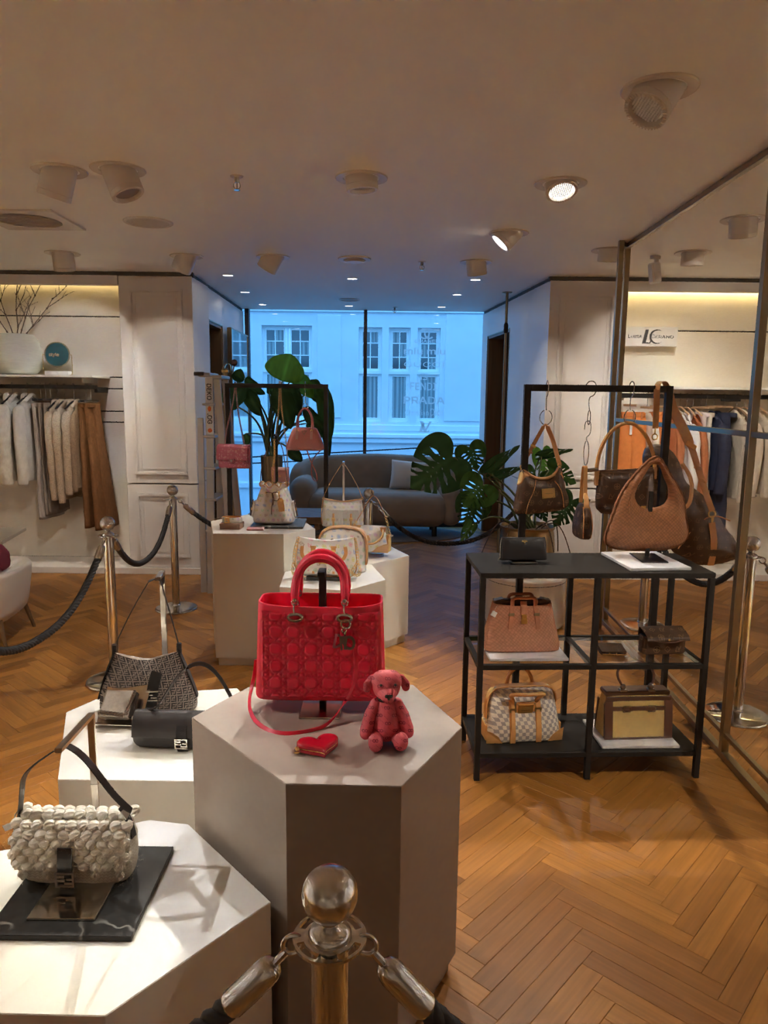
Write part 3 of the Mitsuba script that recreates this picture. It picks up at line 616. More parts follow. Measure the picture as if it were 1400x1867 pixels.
# ---------------------------------------------------------------- black hanging racks, brass frame
def rack(x, y, w, h, rz, label):
    t = thing('hanging_rack', label, 'rack', (x, y, 0), rz); q = 0.032
    for a in (-w / 2, w / 2 - q):
        obj('post', box(a, a + q, -q / 2, q / 2, 0.02, h, 0.0015), 'm_blackmetal', t, False)
        obj('foot', box(a, a + q, -0.20, 0.20, 0, 0.022, 0.0015), 'm_blackmetal', t, False)
    obj('top_bar', box(-w / 2 + q, w / 2 - q, -q / 2, q / 2, h - q, h, 0.0015), 'm_blackmetal', t, False)
    return t
RRH = 1.716
rack(1.035, 3.6, 0.72, RRH, 0, 'black hanging rack behind the shelf unit, hung with brown bags')
rack(-0.820, 5.58, 0.775, 1.735, 0, 'black hanging rack behind the beige pedestal, hung with pink bags')
t = thing('room_divider', 'tall open brass room divider from floor to ceiling at the right', 'room divider')
q = 0.017
def xr(y):
    return 1.60 + (y - 3.2) * 0.0225
def post(x, y, z0=0.0, z1=CEIL):
    obj('post', box(x - q, x + q, y - q, y + q, z0, z1, 0.002), 'm_darkbrass', t, False)
post(1.572, 5.12); post(1.655, 5.24); post(xr(3.2), 3.2); post(xr(1.2), 1.2)
def rail(y0, y1, z, r=q):
    a, b = np.array([xr(y0), y0, z]), np.array([xr(y1), y1, z])
    obj('rail', sweep(np.array([a, b]), rectp(2 * r, 2 * r, 0.002), [1, 0, 0]), 'm_darkbrass', t, False)
rail(1.2, 5.24, 0.016); rail(1.2, 5.24, 0.115, 0.011); rail(1.2, 5.24, 1.505, 0.013); rail(1.2, 5.24, CEIL - 0.018, 0.015)
obj('cross_bar', sweep(np.array([[1.572, 5.12, CEIL - 0.018], [1.655, 5.24, CEIL - 0.018]]), rectp(0.03, 0.03, 0.002), [1, 0, 0]), 'm_darkbrass', t, False)
t = thing('brass_pole', 'slim brass pole from ceiling to floor before the right doorway', 'pole', (1.215, 7.6, 0))
obj('shaft', mv(trimesh.creation.cylinder(radius=0.014, height=CEIL, sections=20), (0, 0, CEIL / 2)), 'm_darkbrass', t)
obj('ceiling_flange', lathe([(0.014, CEIL - 0.01), (0.05, CEIL - 0.006), (0.052, CEIL + 0.001)], 28), 'm_darkbrass', t)
obj('sleeve', lathe([(0.014, 2.30), (0.022, 2.30), (0.022, 2.38), (0.014, 2.40)], 20), 'm_blackmetal', t)

# ---------------------------------------------------------------- by the window
P('m_velvet', mikit.proc(lambda p, n, uv: mix((0.17, 0.145, 0.115), (0.24, 0.205, 0.165), fbm(p.x * 9, p.y * 9, p.z * 9, 3))), 0.75, sheen=1.0, sheen_tint=0.4)
P('m_rug', mikit.proc(lambda p, n, uv: mix((0.055, 0.052, 0.05), (0.11, 0.105, 0.10), fbm(p.x * 220, p.y * 220, 0.0, 2))), 0.95, sheen=0.5)
def soft(x0, x1, y0, y1, z0, z1, r):
    """a cushion-like rounded block"""
    pts = [ball(r, (x, y, z), 3).vertices for x in (x0 + r, x1 - r) for y in (y0 + r, y1 - r) for z in (z0 + r, z1 - r)]
    return trimesh.convex.convex_hull(np.vstack(pts))
t = thing('sofa', 'curved brown-grey velvet sofa in front of the window', 'sofa', (-0.10, 8.72, 0))
prof = np.array([[a, b] for a, b in circ(1, 22)])
aa = np.linspace(-0.28, 1, 2)
bp = curve([(-0.98, 0.02, 0), (-0.86, 0.34, 0), (-0.45, 0.44, 0), (0, 0.455, 0), (0.45, 0.44, 0), (0.86, 0.34, 0), (0.98, 0.02, 0)], 50)
zz = 0.56 + 0.05 * np.cos(np.linspace(-PI / 2, PI / 2, 50)); bp[:, 2] = zz
hs = np.interp(np.abs(np.linspace(-1, 1, 50)), [0, 0.55, 0.85, 1], [0.33, 0.32, 0.27, 0.22]) * np.sqrt(np.clip(1.0001 - np.abs(np.linspace(-1, 1, 50)) ** 16, 0, 1))
bk = sweep(bp, np.array([[0.11 * math.copysign(abs(math.cos(a)) ** 0.7, math.cos(a)), math.copysign(abs(math.sin(a)) ** 0.7, math.sin(a))] for a in np.linspace(0, 2 * PI, 25)[:-1]]), None)
p_, t_, _, _ = frames(bp); sd = np.cross(t_, [0, 0, 1.0]); ring = np.array([[math.copysign(abs(math.cos(a)) ** 0.75, math.cos(a)), math.copysign(abs(math.sin(a)) ** 0.75, math.sin(a))] for a in np.linspace(0, 2 * PI, 25)[:-1]])
V = bp[:, None] + ring[None, :, :1] * (0.12 * np.sqrt(np.clip(1.0001 - np.abs(np.linspace(-1, 1, 50)) ** 16, 0, 1)))[:, None, None] * sd[:, None] + ring[None, :, 1:] * hs[:, None, None] * np.array([0, 0, 1.0])
n_, m_ = V.shape[:2]; i, j = np.meshgrid(np.arange(n_ - 1), np.arange(m_), indexing='ij'); j2 = (j + 1) % m_
qd = np.stack([i * m_ + j, (i + 1) * m_ + j, (i + 1) * m_ + j2, i * m_ + j2], -1).reshape(-1, 4)
bk = trimesh.Trimesh(V.reshape(-1, 3), np.vstack([qd[:, [0, 1, 2]], qd[:, [0, 2, 3]]]), process=False)
if bk.volume < 0:
    bk.invert()
obj('backrest', bk, 'm_velvet', t, True)
obj('seat', soft(-0.80, 0.84, -0.34, 0.38, 0.13, 0.535, 0.15), 'm_velvet', t, True)
obj('armrest', soft(-1.02, -0.72, -0.28, 0.30, 0.14, 0.70, 0.145), 'm_velvet', t, True)
obj('armrest', soft(0.76, 1.02, -0.28, 0.30, 0.14, 0.62, 0.125), 'm_velvet', t, True)
for x in (-0.7, 0.7):
    for y in (-0.18, 0.28):
        obj('leg', mv(trimesh.creation.cylinder(radius=0.03, height=0.15, sections=16), (x, y, 0.085)), 'm_blackmetal', t)
P('m_pillow', mikit.proc(lambda p, n, uv: mix((0.60, 0.57, 0.53), (0.36, 0.31, 0.27), sst(0.56, 0.58, (uv.x + 0.26) / 0.52) * (0.45 + 0.55 * fbm(uv.x * 30, uv.y * 300, 0.0, 2)))), 0.9)
def pillow(w, h, d):
    g = np.linspace(-1, 1, 26); X, Z = np.meshgrid(g, g, indexing='ij'); th = d * ((1 - X ** 2) * (1 - Z ** 2)) ** 0.42
    k = 1 - 0.07 * (np.abs(X * Z)) ** 0.1 * 0; sx = w / 2 * X * (1 - 0.05 * (1 - Z ** 2)); sz = h / 2 * Z * (1 - 0.05 * (1 - X ** 2))
    F = np.stack([sx, -th, sz], -1).reshape(-1, 3); B = np.stack([sx, th, sz], -1).reshape(-1, 3); n = 26
    i, j = np.meshgrid(np.arange(n - 1), np.arange(n - 1), indexing='ij'); q = np.stack([i * n + j, (i + 1) * n + j, (i + 1) * n + j + 1, i * n + j + 1], -1).reshape(-1, 4)
    f = np.vstack([q[:, [0, 1, 2]], q[:, [0, 2, 3]]]); m = trimesh.Trimesh(np.vstack([F, B]), np.vstack([f, f[:, ::-1] + n * n]), process=False)
    if m.volume < 0:
        m.invert()
    return m, m.vertices[:, [0, 2]]
m, uv = pillow(0.54, 0.36, 0.10)
t = thing('cushion', 'pale cushion with a brown half leaning on the sofa back', 'cushion', (0.34, 8.86, 0.70), -2, rx=-16, ry=4)
obj('cover', m, 'm_pillow', t, uv=uv)
obj('seam', strap(np.array([[0.03, -0.096, 0.15], [0.035, -0.108, 0.0], [0.03, -0.096, -0.15]]), 0.004, 0.004, [1, 0, 0]), 'm_offwhite', t)
tag_rug = obj('rug', lathe([(0.001, 0.012), (1.19, 0.012), (1.2, 0.006), (1.2, 0.0), (0.001, 0.0)], 72), 'm_rug', label='round dark grey rug under the sofa', cat='rug', tw=mat4((-0.22, 9.18 - 0.0, 0.0)))
scene['rug']['to_world'] = T().translate([-0.22, 8.72, 0.0]).scale([1.0, 0.46, 1.0])
t = thing('wooden_bench', 'low brown wooden bench that carries the tall brass planter', 'bench', (-1.12, 7.28, 0))
obj('top', box(-0.23, 0.52, -0.3, 0.28, 0.415, 0.485, 0.004), 'm_brownwood', t, False)
for x in (-0.20, 0.44):
    for y in (-0.26, 0.2):
        obj('leg', box(x, x + 0.05, y, y + 0.05, 0, 0.42, 0.003), 'm_brownwood', t, False)
t = thing('mirror_panel', 'tall brass-edged mirror panel on the left wall beside the window', 'mirror', (-1.66, 7.98, 0), 1.2)
obj('frame', cat([box(-0.035, 0.012, 0, 0.03, 0.0, 2.36, 0.003), box(-0.035, 0.012, 1.06, 1.08, 0.0, 2.36, 0.003), box(-0.035, 0.012, 0.0, 1.08, 2.345, 2.36, 0.002), box(-0.035, 0.012, 0.0, 1.08, 0.0, 0.03, 0.002)]), 'm_darkbrass', t, False)
obj('glass', box(-0.03, 0.004, 0.03, 1.06, 0.03, 2.345), 'm_mirror', t, False)
t = thing('valet_stand', 'brass valet stand with a hooked top and splayed legs beside the left rack', 'stand', (-1.545, 7.15, 0), 0)
obj('bar', box(-0.026, 0.026, -0.006, 0.006, 0.45, 1.90, 0.002), 'm_darkbrass', t, False)
obj('hook', strap(curve([(0.0, 0, 1.78), (-0.005, 0.0, 1.90), (0.02, 0.0, 1.945), (0.05, 0.0, 1.93), (0.05, 0, 1.86)], 18), 0.04, 0.006, [0, 1, 0]), 'm_brass', t)
obj('clasp', box(-0.034, 0.034, -0.012, 0.012, 1.86, 1.885, 0.003), 'm_gold', t, False)
obj('knob', ball(0.032, (0.085, 0.02, 1.955), 3), 'm_darkbrown', t)
obj('knob_stem', tube(np.array([[0.085, 0.02, 1.93], [0.07, 0.01, 1.86]]), 0.006, 8), 'm_darkbrass', t)
for dx, dy in ((-0.05, -0.16), (0.10, -0.12), (0.16, 0.10)):
    obj('leg', sweep(np.array([[dx * 0.1, dy * 0.1, 0.98], [dx, dy, 0.0]]), rectp(0.035, 0.012, 0.002), [1, 0, 0]), 'm_darkbrass', t, False)
# the step ladder
P('m_sticker', (0.72, 0.72, 0.70), 0.5)
t = thing('step_ladder', 'aluminium step ladder with a white lettered sticker, leaning by the left wall', 'ladder', (-1.45, 6.12, 0), 0)
def bar(a, b, w, d, name='rail', mat='m_alu'):
    return obj(name, sweep(np.array([a, b], float), rectp(w, d, 0.003), [1, 0, 0]), mat, t, False)
bar((0.005, -0.17, 0), (0.025, -0.10, 1.80), 0.06, 0.025); bar((0.005, 0.23, 0), (0.025, 0.17, 1.80), 0.06, 0.025)
bar((0.205, -0.19, 0), (0.085, -0.12, 1.77), 0.055, 0.022); bar((0.205, 0.25, 0), (0.085, 0.19, 1.77), 0.055, 0.022)
bar((-0.06, -0.14, 0), (-0.06, -0.11, 1.46), 0.05, 0.022); bar((-0.06, 0.2, 0), (-0.06, 0.17, 1.46), 0.05, 0.022)
for i in range(6):
    z = 0.26 + i * 0.26
    obj('step', box(-0.03, 0.065, -0.16, 0.21, z, z + 0.02, 0.003), 'm_alu', t, False)
obj('top_cap', cat([box(-0.07, 0.03, -0.12, 0.19, 1.79, 1.825, 0.006), box(0.035, 0.125, -0.13, 0.2, 1.775, 1.805, 0.006)]), 'm_alu', t, False)
obj('cap_hook', box(-0.10, -0.02, -0.13, -0.1, 1.80, 1.83, 0.004), 'm_black', t, False)
obj('strut', tube(np.array([[0.03, -0.15, 0.62], [0.17, -0.17, 0.66]]), 0.006, 8), 'm_chrome', t)
st = obj('sticker', box(-0.008, 0.052, -0.136, -0.132, 1.33, 1.79), 'm_sticker', t, False, tw=mat4((0, -0.0, 0)))
P('m_ink', (0.012, 0.012, 0.013), 0.5); P('m_orange', (0.75, 0.18, 0.05), 0.5)
def ladder_text(s, z, h, mat='m_ink'):
    m = meshkit.text_mesh(s, h, 0.001, True); v = m.vertices.copy()
    m.vertices = np.stack([0.005 + v[:, 1], -0.1375 - v[:, 2], z - v[:, 0]], 1)
    if m.volume < 0:
        m.invert()
    obj('lettering', m, mat, st, False)
ladder_text('DEKO', 1.74, 0.036); ladder_text('.OG', 1.50, 0.036)
obj('lettering', ball(0.014, (0.022, -0.137, 1.535), 2, (1, 0.2, 1.6)), 'm_orange', st); obj('lettering', ball(0.018, (0.022, -0.137, 1.36), 2, (1, 0.2, 1)), 'm_orange', st)
# armchair and table at the left edge
t = thing('armchair', 'white armchair with a slim wooden leg, cut by the left edge', 'armchair', (-2.74, 4.74, 0), 6)
m, uv = bag([(0.16, 0.24, 0.26, 4), (0.20, 0.28, 0.29, 4), (0.36, 0.31, 0.31, 4), (0.47, 0.32, 0.32, 4), (0.50, 0.30, 0.30, 4)], 48, 24)
obj('shell', m, 'm_offwhite', t, True)
obj('cushion', soft(-0.26, 0.26, -0.25, 0.22, 0.42, 0.53, 0.05), 'm_offwhite', t, True)
for x in (-0.24, 0.25):
    for y in (-0.22, 0.22):
        obj('leg', tube(np.array([[x * 0.9, y * 0.9, 0.24], [x * 1.12, y * 1.12, 0.0]]), 0.018, 12, scale=[1, 0.6]), 'm_brownwood', t)
P('m_burgundy', (0.075, 0.006, 0.018), 0.85)
m, uv = bag([(0.0, 0.14, 0.10, 2.5), (0.04, 0.16, 0.12, 2.5), (0.12, 0.15, 0.11, 2.2), (0.18, 0.10, 0.07, 2)], 40, 16, deform=lambda v: v + 0.016 * (meshkit.noise(v * 22)[:, None] - 0.5))
obj('folded_scarf', m, 'm_burgundy', None, True, label='burgundy scarf heaped on the white armchair at the left edge', cat='scarf', tw=mat4((-2.60, 4.62, 0.51)))
t = thing('side_table', 'grey side table whose corner shows at the left edge', 'table', (-3.28, 5.75, 0), 10)
obj('top', box(-0.3, 0.3, -0.3, 0.3, 0.49, 0.52, 0.004), 'm_greige', t, False)
obj('column', mv(trimesh.creation.cylinder(radius=0.035, height=0.48, sections=24), (0, 0, 0.25)), 'm_blackmetal', t)
obj('foot', lathe([(0.001, 0.02), (0.2, 0.015), (0.21, 0.0), (0.001, 0.0)], 40), 'm_blackmetal', t)
# ---------------------------------------------------------------- printed and woven patterns
def seg(x, y, ax, ay, bx, by):
    px, py, dx, dy = x - ax, y - ay, bx - ax, by - ay
    h = dr.clip((px * dx + py * dy) / (dx * dx + dy * dy), 0, 1)
    return dr.sqrt(dr.square(px - dx * h) + dr.square(py - dy * h))
def monogram(u, v, s):
    """flowers, four-point stars, lozenges and the crossed letters L and V on a staggered grid; (mask, cell x, cell y)"""
    x, y = u / s, v / s
    row = dr.floor(y); x = x + 0.5 * (row - 2 * dr.floor(row / 2)); col = dr.floor(x)
    fx, fy = (x - col - 0.5), (y - row - 0.5)
    k = col + 2 * row; k = k - 4 * dr.floor(k / 4)
    r = dr.sqrt(fx * fx + fy * fy)
    lv = dr.minimum(dr.minimum(seg(fx, fy, -0.16, 0.22, -0.24, -0.22), seg(fx, fy, -0.24, -0.22, 0.12, -0.22)), dr.minimum(seg(fx, fy, -0.08, 0.24, 0.08, -0.10), seg(fx, fy, 0.08, -0.10, 0.28, 0.24))) - 0.030
    flower = dr.minimum(dr.abs(r - 0.28) - 0.026, dr.minimum(dr.minimum(seg(fx, fy, -0.15, 0, 0.15, 0), seg(fx, fy, 0, -0.15, 0, 0.15)) - 0.05, r - 0.04))
    star = dr.sqrt(dr.abs(fx)) + dr.sqrt(dr.abs(fy)) - 0.52
    loz = dr.minimum(dr.abs(dr.abs(fx) + dr.abs(fy) - 0.27) - 0.028, (dr.sqrt(dr.abs(fx)) + dr.sqrt(dr.abs(fy)) - 0.34) * 0.6)
    d = dr.select(k < 0.5, lv, dr.select(k < 1.5, star, dr.select(k < 2.5, flower, loz)))
    return sst(0.025, -0.005, d), col, row
def multicolour(s):
    def fn(p, n, uv):
        m, c, r = monogram(uv.x + 5, uv.y + 5, s); q = rand(c, r, 5.0)
        col = dr.select(q < 0.18, mi.Color3f(0.75, 0.22, 0.35), dr.select(q < 0.36, mi.Color3f(0.12, 0.28, 0.62), dr.select(q < 0.52, mi.Color3f(0.62, 0.58, 0.10), dr.select(q < 0.68, mi.Color3f(0.25, 0.12, 0.08), dr.select(q < 0.84, mi.Color3f(0.22, 0.48, 0.30), mi.Color3f(0.50, 0.20, 0.55))))))
        return mix((0.80, 0.77, 0.72), col, m * 0.85)
    return mikit.proc(fn)
def brown_monogram(s):
    def fn(p, n, uv):
        m, c, r = monogram(uv.x + 5, uv.y + 5, s)
        return mix(mix((0.022, 0.011, 0.007), (0.032, 0.017, 0.010), fbm(uv.x * 90, uv.y * 90, 0.0, 2)), (0.115, 0.070, 0.032), m * 0.7)
    return mikit.proc(fn)
P('m_multi', multicolour(0.040), 0.34); P('m_multi_small', multicolour(0.030), 0.34)
P('m_mono', brown_monogram(0.046), 0.34, spec=0.3)
P('m_mono_worn', brown_monogram(0.05), 0.26, spec=0.4, bump=mikit.proc(lambda p, n, uv: fbm(uv.x * 28, uv.y * 28, 1.0, 3)), bscale=0.004)
def zucca(p, n, uv):
    """interlocked dark letter Fs, one upright, one turned over, on grey cloth"""
    s = 0.026; x, y = (uv.x + 5) / s, (uv.y + 5) / (s * 1.06); col, row = dr.floor(x), dr.floor(y); fx, fy = x - col, y - row
    odd = (col + row) - 2 * dr.floor((col + row) / 2)
    fx = dr.select(odd > 0.5, 1 - fx, fx); fy = dr.select(odd > 0.5, 1 - fy, fy)
    def r(a, b, c, d):
        return (fx > a) & (fx < b) & (fy > c) & (fy < d)
    m = r(0.10, 0.30, 0.08, 0.92) | r(0.10, 0.92, 0.74, 0.92) | r(0.30, 0.66, 0.42, 0.58) | r(0.78, 0.92, 0.08, 0.60) | r(0.46, 0.92, 0.08, 0.24)
    w = fbm(uv.x * 900, uv.y * 900, 0.0, 2)
    return dr.select(m, mi.Color3f(0.014, 0.013, 0.016), mi.Color3f(0.27, 0.245, 0.225) * (0.85 + 0.3 * w))
P('m_zucca', mikit.proc(zucca), 0.75)
def gg(p, n, uv):
    """a lattice of dots with paired letters in the joints, woven into red cloth"""
    s = 0.020; x, y = (p.x + 5) / s + 0.2 * p.y / s, (p.z + 5 + 0.3 * p.y) / s
    col = dr.floor(x); row = dr.floor(y); fx, fy = x - col - 0.5, y - row - 0.5
    odd = (col + row) - 2 * dr.floor((col + row) / 2)
    g = dr.minimum(dr.abs(dr.sqrt(dr.square(fx + 0.17) + fy * fy) - 0.16), dr.abs(dr.sqrt(dr.square(fx - 0.17) + fy * fy) - 0.16)) - 0.045
    u, v = fx + fy, fx - fy
    line = dr.minimum(dr.abs(dr.abs(u) - 0.5), dr.abs(dr.abs(v) - 0.5)) - 0.03
    dots = sst(0.1, 0.35, dr.abs(frac((fx - fy) * 5) - 0.5))
    m = dr.select(odd > 0.5, sst(0.03, 0.0, g), sst(0.03, 0.0, line) * dots * 0.8)
    return mix(mix((0.46, 0.055, 0.075), (0.54, 0.075, 0.095), fbm(p.x * 500, p.y * 500, p.z * 500, 2)), (0.20, 0.008, 0.022), m)
P('m_gg', mikit.proc(gg), 0.7, sheen=0.4)
def weave_h(s):
    def fn(p, n, uv):
        u, v = (uv.x + uv.y) / s, (uv.x - uv.y) / s
        a, b = dr.floor(u), dr.floor(v); fu, fv = u - a - 0.5, v - b - 0.5
        odd = (a + b) - 2 * dr.floor((a + b) / 2)
        h1 = (1 - 3.2 * fu * fu) * (0.6 + 0.4 * (1 - 4 * fv * fv)); h2 = (1 - 3.2 * fv * fv) * (0.6 + 0.4 * (1 - 4 * fu * fu))
        return dr.select(odd > 0.5, h1, h2 * 0.9)
    return fn
def weave_c(s, lo, hi):
    h = weave_h(s)
    def fn(p, n, uv):
        u, v = dr.floor((uv.x + uv.y) / s), dr.floor((uv.x - uv.y) / s)
        return mix(lo, hi, dr.clip(0.25 + 0.55 * mi.Float(h(p, n, uv)) + 0.25 * rand(u, v), 0, 1))
    return mikit.proc(fn)
P('m_woven_tan', weave_c(0.0165, (0.30, 0.105, 0.050), (0.58, 0.25, 0.14)), 0.36, bump=mikit.proc(weave_h(0.0165), 3e-4), bscale=0.004)
P('m_woven_brown', weave_c(0.016, (0.085, 0.030, 0.012), (0.29, 0.112, 0.048)), 0.30, bump=mikit.proc(weave_h(0.016), 3e-4), bscale=0.004)
def damier(p, n, uv):
    s = 0.0165; a, b = dr.floor((uv.x + 5) / s), dr.floor((uv.y + 5) / s); odd = (a + b) - 2 * dr.floor((a + b) / 2)
    t = 0.85 + 0.3 * fbm(uv.x * 700, uv.y * 700, 0.0, 2)
    return dr.select(odd > 0.5, mi.Color3f(0.72, 0.66, 0.56), mi.Color3f(0.36, 0.33, 0.31)) * t
P('m_damier', mikit.proc(damier), 0.5)
def straw_h(p, n, uv):
    u, v = uv.x / 0.0058, uv.y / 0.0052; odd = dr.floor(v) - 2 * dr.floor(dr.floor(v) / 2); fu = frac(u + 0.5 * odd) - 0.5; fv = frac(v) - 0.5
    return (1 - 3.4 * fu * fu) * (1 - 3.0 * fv * fv)
P('m_straw', mikit.proc(lambda p, n, uv: mix((0.42, 0.26, 0.075), (0.76, 0.54, 0.20), dr.clip(0.15 + 0.8 * mi.Float(straw_h(p, n, uv)) + 0.2 * (noise(uv.x * 90, uv.y * 90) - 0.5), 0, 1))), 0.6, bump=mikit.proc(straw_h, 2e-4), bscale=0.0014)
P('m_slate', mikit.proc(lambda p, n, uv: mix((0.010, 0.011, 0.012), (0.16, 0.17, 0.165), sst(0.03, 0.0, dr.abs(fbm(p.x * 7, p.y * 7, 2.0, 4) - 0.5)) * sst(0.45, 0.75, noise(p.x * 9, p.y * 9, 4.0)) + 0.05 * fbm(p.x * 60, p.y * 60, 0.0, 2))), 0.3, spec=0.1)
P('m_marble', mikit.proc(lambda p, n, uv: mix((0.80, 0.79, 0.77), (0.42, 0.43, 0.44), sst(0.05, 0.0, dr.abs(fbm(p.x * 11, p.y * 11, p.z * 11, 4) - 0.5)) * 0.5 * noise(p.x * 14, p.y * 14, 3.0) + 0.18 * fbm(p.x * 20, p.y * 20, 5.0, 3))), 0.22)
P('m_red', mikit.proc(lambda p, n, uv: mix((0.60, 0.007, 0.030), (0.68, 0.011, 0.040), fbm(p.x * 70, p.y * 70, p.z * 70, 2))), 0.33, spec=0.5)
P('m_redpatent', (0.24, 0.003, 0.012), 0.16)
P('m_wool', mikit.proc(lambda p, n, uv: mix((0.72, 0.66, 0.55), (0.88, 0.83, 0.73), fbm(p.x * 260, p.y * 260, p.z * 260, 3))), 0.95, sheen=0.6)
def knit_h(p, n, uv):
    u, v = uv.x / 0.0105, uv.y / 0.0085; f = dr.abs(frac(u) - 0.5); return dr.abs(dr.sin((v + 1.2 * f) * PI)) * (1 - 2.2 * f * f)
P('m_knit', mikit.proc(lambda p, n, uv: mix((0.60, 0.53, 0.42), (0.86, 0.81, 0.70), dr.clip(0.2 + 0.75 * mi.Float(knit_h(p, n, uv)), 0, 1))), 0.95, bump=mikit.proc(knit_h, 3e-4), bscale=0.004, sheen=0.3, two=True)
P('m_satin', mikit.proc(lambda p, n, uv: mix((0.012, 0.012, 0.014), (0.024, 0.024, 0.027), fbm(uv.x * 22, uv.y * 9, 0.0, 3))), 0.36, spec=0.25, bump=mikit.proc(lambda p, n, uv: fbm(uv.x * 14, uv.y * 9, 3.0, 3)), bscale=0.006)
P('m_silver', mikit.proc(lambda p, n, uv: mix((0.30, 0.285, 0.26), (0.44, 0.42, 0.385), fbm(uv.x * 120, uv.y * 120, 0.0, 3))), 0.42, 0.75)
P('m_tag', (0.78, 0.77, 0.75), 0.5)

def stand(label, loc, rz, w, d, th, post_y, h, arm, q=0.011, mat='m_steel', drop=0.0, px=0.0):
    """a bag stand: a polished plate, a square post with a joint and a short arm towards the front"""
    t = thing('bag_stand', label, 'display stand', loc, rz)
    obj('base_plate', box(-w / 2, w / 2, -d / 2, d / 2, 0, th, 0.0012), mat, t, False)
    obj('post', cat([box(px - q, px + q, post_y - q * 0.55, post_y + q * 0.55, th * 0.5, h, 0.0012), box(px - q - 0.0012, px + q + 0.0012, post_y - q * 0.7, post_y + q * 0.7, h * 0.52, h * 0.52 + 0.003)]), mat, t, False)
    if arm:
        obj('arm', sweep(np.array([[px, post_y + q * 0.55, h - q * 0.6], [px, post_y - arm, h - q * 0.6 + drop]]), rectp(2 * q, 1.3 * q, 0.0012), [1, 0, 0]), mat, t, False)
    return t
def buckle_ff(w, h, mat='m_chrome', y=0.0):
    """a square buckle of two interlocked Fs"""
    b = w * 0.11
    o = Polygon([(-w / 2, -h / 2), (w / 2, -h / 2), (w / 2, h / 2), (-w / 2, h / 2)]); p = o.difference(o.buffer(-b, join_style=2))
    for x0, x1, z0, z1 in ((-w * .5, -w * .02, .13, .30), (-w * .5, w * .02, -.12, .03), (-w * .02, w * .5, -.33, -.18), (w * .1, w * .5, -.03, .10)):
        p = p.union(Polygon([(x0, z0 * h), (x1, z0 * h), (x1, z1 * h), (x0, z1 * h)]))
    return plate(p, y - 0.004, y)
# ---------------------------------------------------------------- cream knitted bag on the slate slab
t = thing('slate_slab', 'black veined stone slab under the cream knitted bag', 'slab', (-.716, 1.617, FH + 0.0005))
obj('stone', box(-.165, .165, -.165, .165, 0, .013, .0015), 'm_slate', t, False)
stand('polished steel stand whose mirror plate reflects the cream knitted bag', (-.728, 1.618, FH + .0138), 0, .156, .24, .006, .105, .40, .185, .0085, 'm_steel', px=0.0)
t = thing('handbag', 'cream bobble-knit shoulder bag with a black patent strap', 'handbag', (-.752, 1.665, .0), 0)
zb, zt = .455, .617
m, uv = bag([(zb, .11, .030, 3), (zb + .012, .134, .046, 3.2), (zb + .05, .142, .052, 3.4), (zb + .10, .144, .052, 3.2), (zt - .028, .140, .044, 3), (zt - .006, .132, .026, 2.6), (zt, .120, .010, 2.4)], 96, 60,
            deform=lambda v: v + 0.006 * np.stack([(meshkit.fbm(v * 60, 3, i) - 0.5) for i in range(3)], -1))
body = obj('body', m, 'm_knit', t, uv=uv)
m = []
for k in range(5):
    x0 = -.118 + .059 * k
    tw = np.linspace(0, 1, 26)
    for s in (0, PI):
        m.append(tube(np.stack([x0 + 0.0075 * np.sin(tw * 9 + s), -.0505 - 0.002 * np.cos(tw * 9 + s), zb + .026 + tw * .055], 1), 0.005, 7))
obj('cable_stitch', cat(m), 'm_wool', t, True)
ym = [ball(1.0, sub=3)]
def bobble(r1, r2, seed):
    r1, r2 = .0150, .0132
    b = trimesh.creation.icosphere(subdivisions=3, radius=1.0); v = b.vertices.copy()
    ang = np.arctan2(v[:, 2], v[:, 1]) ; rr = 1 + 0.07 * np.sin(ang * 7 + v[:, 0] * 3 + seed) + 0.05 * (meshkit.noise(v * 3.5, seed) - 0.5)
    b.vertices = v * rr[:, None] * np.array([r1, r2, r1 * 0.9]); return mikit.ply(b, 'm_wool', True)
bobs = [bobble(.0155, .0125, i) for i in range(5)]
rr = random.Random(3)
def flap_pt(s, x):
    """a point over the flap, s = 0 at the back of the top, 1 at its front edge"""
    yy, zz = np.interp(s, [0, .16, .3, .5, 1], [.030, -.004, -.034, -.052, -.062]), np.interp(s, [0, .16, .3, .5, 1], [zt - .006, zt + .006, zt - .008, zt - .035, zb + .062])
    return np.array([x, yy, zz])
for r in range(8):
    for c in range(11):
        x = -.138 + c * .0272 + (r % 2) * .0136 + rr.uniform(-.003, .003); s = .05 + r * .13
        if abs(x) > .142 or (abs(x + .005) < .022 and s > .78):
            continue
        pt = flap_pt(s, x); pt[1] += .004; pt[1] += 0.012 * max(0, (abs(x) - .11) / .03) ** 2
        obj('bobble', bobs[rr.randrange(5)], 'm_wool', t, tw=T().translate([float(v) for v in pt]).rotate([1, 0, 0], 30).rotate([0, 1, 0], rr.uniform(-50, 50)).rotate([1, 0, 0], rr.uniform(-15, 15)))
g = np.linspace(0, 1, 22); FX, FS = np.meshgrid(np.linspace(-.143, .143, 60), g, indexing='ij')
fp = np.array([flap_pt(b, a) for a, b in zip(FX.ravel(), FS.ravel())]); fp[:, 1] += .008; fp[:, 2] -= .006 * (FS.ravel() < .4)
n2 = 22; i, j = np.meshgrid(np.arange(59), np.arange(n2 - 1), indexing='ij'); qd = np.stack([i * n2 + j, (i + 1) * n2 + j, (i + 1) * n2 + j + 1, i * n2 + j + 1], -1).reshape(-1, 4)
fp2 = fp + [0, .006, -.003]; nn = len(fp)
fm = trimesh.Trimesh(np.vstack([fp, fp2]), np.vstack([qd[:, [0, 1, 2]], qd[:, [0, 2, 3]], qd[:, [0, 2, 1]] + nn, qd[:, [0, 3, 2]] + nn]), process=False)
obj('flap', fm, 'm_knit', t, uv=np.stack([fm.vertices[:, 0], fm.vertices[:, 2] - fm.vertices[:, 1]], 1))
